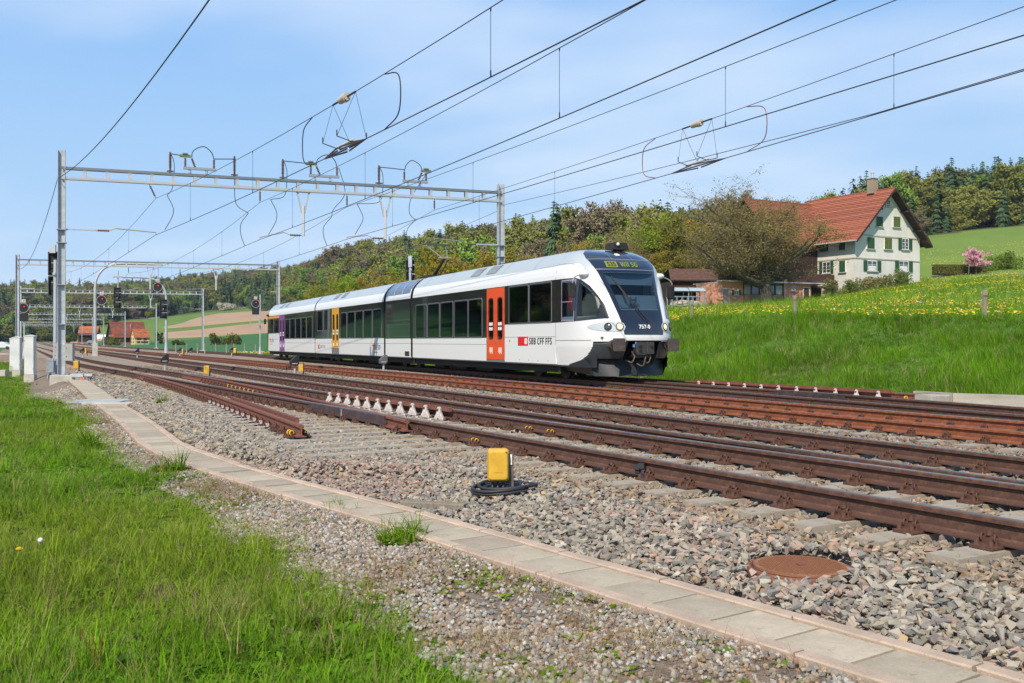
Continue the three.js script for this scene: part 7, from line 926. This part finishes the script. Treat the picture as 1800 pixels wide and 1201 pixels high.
{ // farmhouse
  const TH = 0.518, oX = 42.4, oZ = 123, oY = 7.2, h = thing('farmhouse', 'white plastered farmhouse with red tiled roof and green shutters', 'house', P(oX, oY, oZ), TH), C = Math.cos(TH), Sn = Math.sin(TH), W = 12.0, EV = 7.15, AP = 12.95, D = 13.5;
  const gx = px => { const r = (px - CX) / FPX; return (oZ * r - oX) / (C - Sn * r); }, gd = px => { const r = (px - CX) / FPX; return (oX - oZ * r) / (Sn + C * r); }, gyF = (px, py) => hPx(py, oZ + Sn * gx(px)) - oY, gyS = (px, py) => hPx(py, oZ + C * gd(px)) - oY;
  mesh('gable_wall', extr([[0, -1.5], [W, -1.5], [W, EV], [W / 2, AP], [0, EV]], 0.3).translate(0, 0, -0.3), B.plaster, h); mesh('side_wall', box(0.3, EV + 1.5, D, 0.15, EV / 2 - 0.75, -D / 2 - 0.3), B.plaster, h); mesh('side_wall', box(0.3, EV + 1.5, D, W - 0.15, EV / 2 - 0.75, -D / 2 - 0.3), B.plaster, h);
  for (const y of [4.3, 7.2]) mesh('belt_course', [box(W + 0.06, 0.14, 0.1, W / 2, y, 0.03), ...(y < 5 ? [box(0.1, 0.14, D, -0.03, y, -D / 2)] : [])], B.trim, h);
  const front = g => g, sideP = g => { g.rotateY(-Math.PI / 2); return g; };   // side wall plane: local x -> depth (z), outwards -> -x
  const fw = (a, b, t, bt, o) => windowOn(h, front, gx(a), gx(b), gyF((a + b) / 2, bt), gyF((a + b) / 2, t), o);
  fw(1557.4, 1564, 352, 363); fw(1540, 1551, 382, 398, { closed: B.shutter }); fw(1570, 1581.5, 382, 399, { closed: B.shutterPale }); fw(1524, 1536.3, 418.5, 437, { closed: B.shutter }); fw(1554.6, 1567, 419, 438, { closed: B.shutterPale }); fw(1585, 1596.5, 420, 438.5, { open: 0.5 }); fw(1524.5, 1541, 459, 476, { open: 0.4, curtain: true }); fw(1580, 1596.5, 459.5, 477, { open: 0.4, curtain: true });
  const sw = (a, b, t, bt, o) => { const d0 = gd(b), d1 = gd(a), y0 = gyS((a + b) / 2, bt), y1 = gyS((a + b) / 2, t); windowOn(h, g => { g.rotateY(-Math.PI / 2); g.translate(0, 0, 0); return g; }, -d1, -d0, y0, y1, o); };
  sw(1442, 1457, 425, 442, { closed: B.shutter }); sw(1476, 1486.5, 420, 439, { closed: B.shutter }); sw(1476.5, 1486.5, 459, 478, { closed: B.shutter }); sw(1447, 1460, 461, 480, { open: 0.4 });
  const pitch = (AP - EV) / (W / 2), ov = 1.0, rk = 1.15, eL = V(-ov, EV - ov * pitch + 0.12, rk), eLb = V(-ov, EV - ov * pitch + 0.12, -D - 0.5), rF = V(W / 2, AP + 0.3, rk), rB = V(W / 2, AP + 0.3, -D - 0.5), eR = V(W + ov, EV - ov * pitch + 0.12, rk), eRb = V(W + ov, EV - ov * pitch + 0.12, -D - 0.5);
  roofPlane(h, eL, eLb, rF, rB, 26, B.tile); roofPlane(h, eRb, eR, rB, rF, 26, B.tile);
  mesh('barge_board', [slopeBoard(eL.x, eL.y - 0.14, rk, rF.x, rF.y - 0.14, rk, 0.06, 0.22), slopeBoard(eR.x, eR.y - 0.14, rk, rF.x, rF.y - 0.14, rk, 0.06, 0.22)], B.darkWood, h); mesh('ridge_tiles', cyl(rF.clone().add(V(0, 0.02, 0)), rB.clone().add(V(0, 0.02, 0)), 0.12, 0.12, 8), B.tile[0], h); mesh('gutter', cyl(V(eL.x - 0.06, eL.y - 0.02, eL.z), V(eLb.x - 0.06, eLb.y - 0.02, eLb.z), 0.08, 0.08, 8), B.zinc, h);
  for (const [x, s] of [[1.2, 1], [W - 1.2, -1], [W / 2, 0], [3.6, 1], [W - 3.6, -1]]) mesh('purlin_end', box(0.2, 0.22, 1.2, x, AP - Math.abs(W / 2 - x) * pitch - 0.16, 0.55), B.darkWood, h); mesh('eave_boxing', [extr([[W + 0.02, EV - 0.35], [W + ov + 0.1, EV - ov * pitch - 0.15], [W + ov + 0.1, EV - ov * pitch + 0.1], [W + 0.02, EV + 0.5]], rk).translate(0, 0, 0.0)], B.brownWood, h);
  const ch = mesh('chimney', [box(0.95, 1.9, 0.95, W / 2 - 0.3, AP + 0.9, -2.2)], mat(0.36, 0.30, 0.22, 0.95, { map: rep(T.plaster, 0.5) }), h); mesh('chimney_cap', [box(1.15, 0.1, 1.15, W / 2 - 0.3, AP + 1.9, -2.2), cyl(V(W / 2 - 0.3, AP + 1.9, -2.2), V(W / 2 - 0.3, AP + 2.6, -2.2), 0.2, 0.2, 12), cyl(V(W / 2 - 0.3, AP + 2.6, -2.2), V(W / 2 - 0.3, AP + 2.8, -2.2), 0.26, 0.05, 12)], B.zinc, ch);
  // barn wing across the back
  const b = thing('barn_wing', 'dark timber barn wing with red tiled roof behind the big tree', 'barn', P(oX, oY, oZ), TH), R = 12.6, zr = -12.2, ze = -5.4, ye = 6.0, xl = -6.4;
  roofPlane(b, V(xl - 0.8, ye, ze), V(1.2, ye, ze), V(xl - 0.8, R, zr), V(5.6, R, zr), 28, B.tile); mesh('barn_gable', extr([[-6.2, 5.8], [6.2, 5.8], [0, R - 0.4]], 0.2).rotateY(Math.PI / 2).translate(xl, 0, zr), B.darkWood, b); for (let i = 0; i < 14; i++) mesh('gable_board', box(0.05, 12.2 - Math.abs(i - 6.5) * 0.86, 0.75, xl - 0.06, (12.2 - Math.abs(i - 6.5) * 0.86) / 2 - 0.6, zr - 5.8 + i * 0.89), i % 2 ? B.brownWood : B.darkWood, b); roofPlane(b, V(4, ye, zr - 6.8), V(xl - 0.8, ye, zr - 6.8), V(5.6, R, zr), V(xl - 0.8, R, zr), 12, B.tile);
  mesh('barn_wall', [box(6.4, 8, 0.2, -3.2, 2.3, ze - 0.8), box(0.2, 7.6, 12, xl, 2.1, zr)], B.darkWood, b);  for (let i = 0; i < 7; i++) mesh('wall_batten', box(0.07, 7.6, 0.05, xl + 0.4 + i * 0.84, 2.2, ze - 0.66), B.brownWood, b); mesh('ridge_tiles', cyl(V(xl - 0.8, R + 0.02, zr), V(5.6, R + 0.02, zr), 0.12, 0.12, 8), B.tile[0], b);
}
{ // brick annex with terrace
  const Z0 = 117.5, X0 = atPx(1268, Z0), Y0 = 5.75, TH = 0.43, a = thing('brick_annex', 'low red brick annex with glazed front and brown terrace railing', 'annex', P(X0, Y0, Z0), TH), L = 15.2, C = Math.cos(TH), Sn = Math.sin(TH);
  const ax = px => { const r = (px - CX) / FPX; return (Z0 * r - X0) / (C - Sn * r); }, ay = (px, py) => hPx(py, Z0 + Sn * ax(px)) - Y0, id = g => g;
  mesh('brick_wall', box(ax(1306), 3.2, 0.25, ax(1306) / 2, 0.9, -0.12), B.brick, a); mesh('brick_wall', box(ax(1426) - ax(1378), 2.9, 0.25, (ax(1426) + ax(1378)) / 2, 1.55, -0.12), B.brick, a); mesh('end_wall', box(0.25, 3.2, 5, 0.13, 0.9, -2.6), B.brick, a); mesh('low_wall', box(1.4, 2.0, 0.25, -0.75, 0.15, 0.3), B.brick, a);
  const g0 = ax(1307), g1 = ax(1377); mesh('timber_base', box(g1 - g0, 1.4, 0.12, (g0 + g1) / 2, 0.35, -0.1), B.paleWood, a); for (let i = 0; i < 5; i++) { const x0 = lerp(g0, g1, i / 5) + 0.05, x1 = lerp(g0, g1, (i + 1) / 5) - 0.05; const p = mesh('window_pane', box(x1 - x0, 1.1, 0.04, (x0 + x1) / 2, 1.65, -0.08), i === 4 || i === 0 ? mat(0.4, 0.4, 0.38, 0.3) : B.pane, a); mesh('pane_frame', [box(0.07, 1.2, 0.08, x0, 1.65, -0.05), box(0.07, 1.2, 0.08, x1, 1.65, -0.05)], B.brownWood, p); }
  mesh('timber_upper', box(ax(1385), 1.5, 0.2, ax(1385) / 2, 3.15, -0.5), B.darkWood, a); mesh('roof_edge', box(L + 0.6, 0.14, 1.0, L / 2, 2.55, 0.05), B.zinc, a); mesh('flat_roof', box(L, 0.12, 5.5, L / 2, 2.45, -3), B.zinc, a);
  const r0 = ax(1384), r1 = ax(1466); for (let i = 0; i < 22; i++) mesh('railing_board', box((r1 - r0) / 22 - 0.02, 1.05, 0.05, lerp(r0, r1, (i + 0.5) / 22), 3.2, 0.1), B.brownWood, a);
  mesh('door', box(0.85, 2.0, 0.08, ax(1275), 0.55, 0.04), mat(0.42, 0.26, 0.3, 0.7), a); mesh('door_frame', [box(0.12, 2.1, 0.1, ax(1275) - 0.48, 0.6, 0.05), box(0.12, 2.1, 0.1, ax(1275) + 0.48, 0.6, 0.05), box(1.1, 0.12, 0.1, ax(1275), 1.65, 0.05)], B.zinc, a); mesh('door', box(0.85, 1.5, 0.08, ax(1417), 1.2, 0.04), B.brownWood, a); mesh('door_frame', [box(0.1, 1.7, 0.1, ax(1417) - 0.46, 1.2, 0.05), box(0.1, 1.7, 0.1, ax(1417) + 0.46, 1.2, 0.05), box(1.1, 0.1, 0.1, ax(1417), 2.05, 0.05)], B.white, a);
  windowOn(a, id, ax(1290.5), ax(1297.5), ay(1294, 518), ay(1294, 510.5), { open: 0.55 }); windowOn(a, id, ax(1392), ax(1397), ay(1394, 511), ay(1394, 504), {}); mesh('porch_shade', [box(2.6, 0.1, 1.4, ax(1441), 2.2, -0.3), box(2.6, 1.9, 0.15, ax(1441), 1.2, -1.2)], B.darkWood, a); mesh('downpipe', cyl(V(ax(1378), -0.4, 0.1), V(ax(1378), 2.5, 0.1), 0.06, 0.06, 8), B.zinc, a); mesh('water_trough', box(1.2, 0.5, 0.6, -0.7, -1.0, 0.9), M.cable, a);
}
// generic gabled building: long axis local x, long wall faces local +z
function gabled(name, label, cat, X, Z, y, turn, L, W, h, rise2, wm, gm, tiles, n, ov = 0.7) {
  const o = thing(name, label, cat, P(X, y, Z), turn), eF = h - ov * rise2 / (W / 2);
  mesh('long_wall', box(L, h + 1, 0.2, 0, h / 2 - 0.5, W / 2 - 0.1), wm, o); mesh('long_wall', box(L, h + 1, 0.2, 0, h / 2 - 0.5, -W / 2 + 0.1), wm, o); for (const s of [-1, 1]) mesh('gable_wall', extr([[-W / 2 + 0.2, -1], [W / 2 - 0.2, -1], [W / 2 - 0.2, h], [0, h + rise2 - 0.1], [-W / 2 + 0.2, h]], 0.2).rotateY(Math.PI / 2).translate(s * L / 2 - 0.1, 0, 0), gm, o);
  roofPlane(o, V(-L / 2 - ov, eF, W / 2 + ov), V(L / 2 + ov, eF, W / 2 + ov), V(-L / 2 - ov, h + rise2, 0), V(L / 2 + ov, h + rise2, 0), n, tiles); roofPlane(o, V(L / 2 + ov, eF, -W / 2 - ov), V(-L / 2 - ov, eF, -W / 2 - ov), V(L / 2 + ov, h + rise2, 0), V(-L / 2 - ov, h + rise2, 0), n, tiles); return o;
}
{
  { // open shed beside the train nose
    const Z = 138, X = atPx(1232, Z), y = gh(X, Z) - 0.3, o = thing('open_shed', 'open timber cattle shed with brown tiled roof behind the train nose', 'shed', P(X, y, Z), 0.12), L = 10, W = 9, ye = hPx(497, Z) - y, yr = hPx(473, Z) - y;
    roofPlane(o, V(-L / 2 - 0.6, ye, W / 2), V(L / 2 + 0.6, ye, W / 2), V(-L / 2 + 0.4, yr, 0), V(L / 2 + 0.6, yr, 0), 14, B.tileBrown); roofPlane(o, V(L / 2 + 0.6, ye, -W / 2), V(-L / 2 - 0.6, ye, -W / 2), V(L / 2 + 0.6, yr, 0), V(-L / 2 + 0.4, yr, 0), 6, B.tileBrown); mesh('back_wall', box(L, ye, 0.2, 0, ye / 2, -W / 2 + 1), B.darkWood, o); mesh('side_wall', [box(0.2, ye, W - 2, L / 2, ye / 2, -0.5), box(0.2, ye, W - 2, -L / 2, ye / 2, -0.5)], B.darkWood, o); mesh('front_beam', box(L, 0.9, 0.2, 0, ye - 0.45, W / 2 - 0.6), B.brownWood, o); for (let i = 0; i < 5; i++) mesh('post', box(0.22, ye, 0.22, -L / 2 + i * L / 4, ye / 2, W / 2 - 0.7), B.darkWood, o);
  }
  { // hay rack
    const Z = 112, X = atPx(1206, Z), y = gh(X, Z), o = thing('hay_rack', 'blue grey steel hay rack with curved roof sheets beside the train nose', 'feed rack', P(X, y, Z), 0.15); for (const x of [-1.9, 0, 1.9]) for (const z of [-0.9, 0.9]) mesh('post', box(0.09, 2.3, 0.09, x, 1.25, z), M.bluegrey, o);
    for (const s of [-1, 1]) { const pr = []; for (let i = 0; i <= 10; i++) { const a = -0.72 + 1.44 * i / 10; pr.push([Math.sin(a) * 1.75, Math.cos(a) * 1.75 - 1.3 + 1.95]); } for (let i = 10; i >= 0; i--) { const a = -0.72 + 1.44 * i / 10; pr.push([Math.sin(a) * 1.72, Math.cos(a) * 1.72 - 1.3 + 1.95]); } mesh('roof_sheet', extr(pr, 1.86).rotateY(Math.PI / 2).translate(s > 0 ? 0.04 : -1.9, 0, 0), mat(0.42, 0.48, 0.53, 0.5, { metalness: 0.2 }), o); } for (const z of [-0.95, 0.95]) { mesh('rail', [box(4.0, 0.08, 0.06, 0, 1.35, z), box(4.0, 0.08, 0.06, 0, 0.35, z)], M.bluegrey, o); for (let i = 0; i < 13; i++) { const x = -1.85 + i * 0.31; mesh('feed_bar', slopeBoard(x, 0.35, z, x + (i % 2 ? 0.14 : -0.14), 1.35, z, 0.045, 0.045), M.bluegrey, o); } } mesh('hay', (() => { const g = new THREE.IcosahedronGeometry(1, 3), p = g.attributes.position; for (let i = 0; i < p.count; i++) { const k = 0.8 + 0.4 * hash2(Math.round(p.getX(i) * 30), Math.round(p.getY(i) * 30), 3); p.setXYZ(i, p.getX(i) * 1.7 * k, p.getY(i) * 0.45 * k + 0.55, p.getZ(i) * 0.7 * k); } g.computeVertexNormals(); return clean(g); })(), mat(0.5, 0.42, 0.34, 1), o); mesh('skid', [box(4.2, 0.12, 0.12, 0, 0.08, -0.95), box(4.2, 0.12, 0.12, 0, 0.08, 0.95)], M.bluegrey, o);
  }
  // far farm
  const Z = 400, at = px => atPx(px, Z); const gy = px => gh(at(px), Z);
  const bn = gabled('red_barn', 'big red roofed barn with dark gable behind the green field', 'barn', at(222), Z, gy(222), 0.62, 11.5, 9, 4.0, 5.2, B.pinkWall, B.pinkWall, B.tileDark, 12, 1.0); mesh('open_bay', box(6.5, 2.2, 0.15, 1.5, 2.2, 4.55), B.darkWood, bn); mesh('gable_boards', extr([[-4, 4.2], [4, 4.2], [0, 9.0]], 0.1).rotateY(-Math.PI / 2).translate(-5.9, 0, 0), B.brownWood, bn); mesh('side_lean_to', box(3, 3.4, 6, -7.2, 1.4, 1), B.darkWood, bn); mesh('roof_pipe', cyl(V(1, 6.6, 2.2), V(1, 8.4, 2.2), 0.15, 0.15, 8), B.zinc, bn);
  const yh = gabled('yellow_house', 'small yellow farmhouse with orange roof beside the red barn', 'house', at(256), Z - 6, gy(256), 0.66, 5.6, 4.8, 3.0, 3.0, B.yellowWall, B.yellowWall, B.tileBright, 10, 0.35);
  for (const [x, y] of [[-1.4, 0.9], [0.3, 0.9], [1.7, 0.9], [-1.2, 2.1], [1.2, 2.1]]) { const w = mesh('window', box(0.8, 0.75, 0.06, x, y, 2.42), B.pane, yh); mesh('shutter', [box(0.3, 0.75, 0.05, x - 0.55, y, 2.43), box(0.3, 0.75, 0.05, x + 0.55, y, 2.43)], mat(0.16, 0.08, 0.06, 0.7), w); } for (const [z, y] of [[-1.1, 0.9], [1.1, 0.9], [-1.1, 2.2], [1.1, 2.2], [0, 3.7]]) { const w = mesh('window', box(0.06, 0.75, 0.7, -2.92, y, z), B.pane, yh); mesh('frame', box(0.04, 0.85, 0.85, -2.905, y, z), mat(0.45, 0.28, 0.16, 0.8), w); } mesh('roof_light', [box(0.5, 0.06, 0.4, -0.3, 4.7, 1.35), box(0.5, 0.06, 0.4, 1.3, 4.7, 1.35)], B.pane, yh); mesh('downpipe', cyl(V(0.9, 0, 2.5), V(0.9, 3, 2.5), 0.08, 0.08, 6), B.darkWood, yh);
  const fl = thing('flag', 'red flag on a pole in front of the red barn', 'flag', P(at(222.5), gy(222), 386)); mesh('pole', cyl(V(0, 0, 0), V(0, 4.2, 0), 0.05, 0.04, 6), B.zinc, fl); mesh('cloth', (() => { const g = new THREE.PlaneGeometry(0.9, 1.3, 6, 6), p = g.attributes.position; for (let i = 0; i < p.count; i++) p.setZ(i, 0.12 * Math.sin(p.getX(i) * 6 + p.getY(i) * 2)); g.computeVertexNormals(); return clean(g).translate(0.1, 3.4, 0); })(), mat(0.75, 0.02, 0.02, 0.8), fl);
  const ds = gabled('dark_shed', 'dark timber shed with pale roof edge beyond the line of masts', 'shed', at(143), 404, gy(143), 0.5, 5.2, 4.5, 3.6, 1.0, B.darkWood, B.darkWood, B.tileBrown, 5, 0.5); mesh('stone_base', box(5.5, 1.4, 4.9, 0, 0.1, 0), B.pinkWall, ds);
  gabled('far_barn', 'farther barn with red roof above the dark shed', 'barn', atPx(157, 470), 470, gh(atPx(157, 470), 470), 0.2, 7.5, 6, 4.2, 2.6, B.brownWood, B.brownWood, B.tileBright, 6, 0.6);
  const gh2 = thing('plastic_tunnel', 'long white plastic tunnel greenhouse left of the red barn', 'greenhouse', P(atPx(184, 462), gh(atPx(184, 462), 462), 462), 0.15); mesh('tunnel_cover', clean(new THREE.CylinderGeometry(2.0, 2.0, 16, 12, 1, true, -Math.PI / 2, Math.PI).rotateZ(Math.PI / 2).rotateX(Math.PI * 0)).translate(0, 0.2, 0), B.white, gh2); for (let i = 0; i < 6; i++) mesh('hoop', clean(new THREE.TorusGeometry(2.03, 0.08, 5, 12, Math.PI).rotateY(Math.PI / 2).translate(-7.5 + i * 3, 0.2, 0)), B.zinc, gh2);
  for (const [px, c, l] of [[163, [0.25, 0.3, 0.36], 'blue grey car parked at the farm beside the dark shed'], [2, [0.7, 0.72, 0.74], 'white van standing at the far left field road']]) { const zz = px < 50 ? 190 : 395, X = atPx(px, zz), o = thing('parked_car', l, 'car', P(X, gh(X, zz), zz), 0.2), k = px < 50 ? 1.0 : 1; mesh('body', [extr([[-2.1, 0.35], [2.1, 0.35], [2.15, 0.8], [1.3, 0.95], [0.7, 1.45], [-1.4, 1.5], [-2.1, 1.0]], 1.7, [], 0.05).translate(0, 0, -0.85)], pmat(...c, 0.3, { clearcoat: 0.8 }), o); mesh('glass', extr([[-1.7, 1.0], [1.15, 0.98], [0.65, 1.38], [-1.35, 1.42]], 1.74).translate(0, 0, -0.87), B.pane, o); for (const x of [-1.3, 1.3]) for (const z of [-0.8, 0.8]) mesh('wheel', cyl(V(x, 0.33, z - 0.1), V(x, 0.33, z + 0.1), 0.33, 0.33, 14), M.cable, o); }
}
renderer.render(scene, camera);
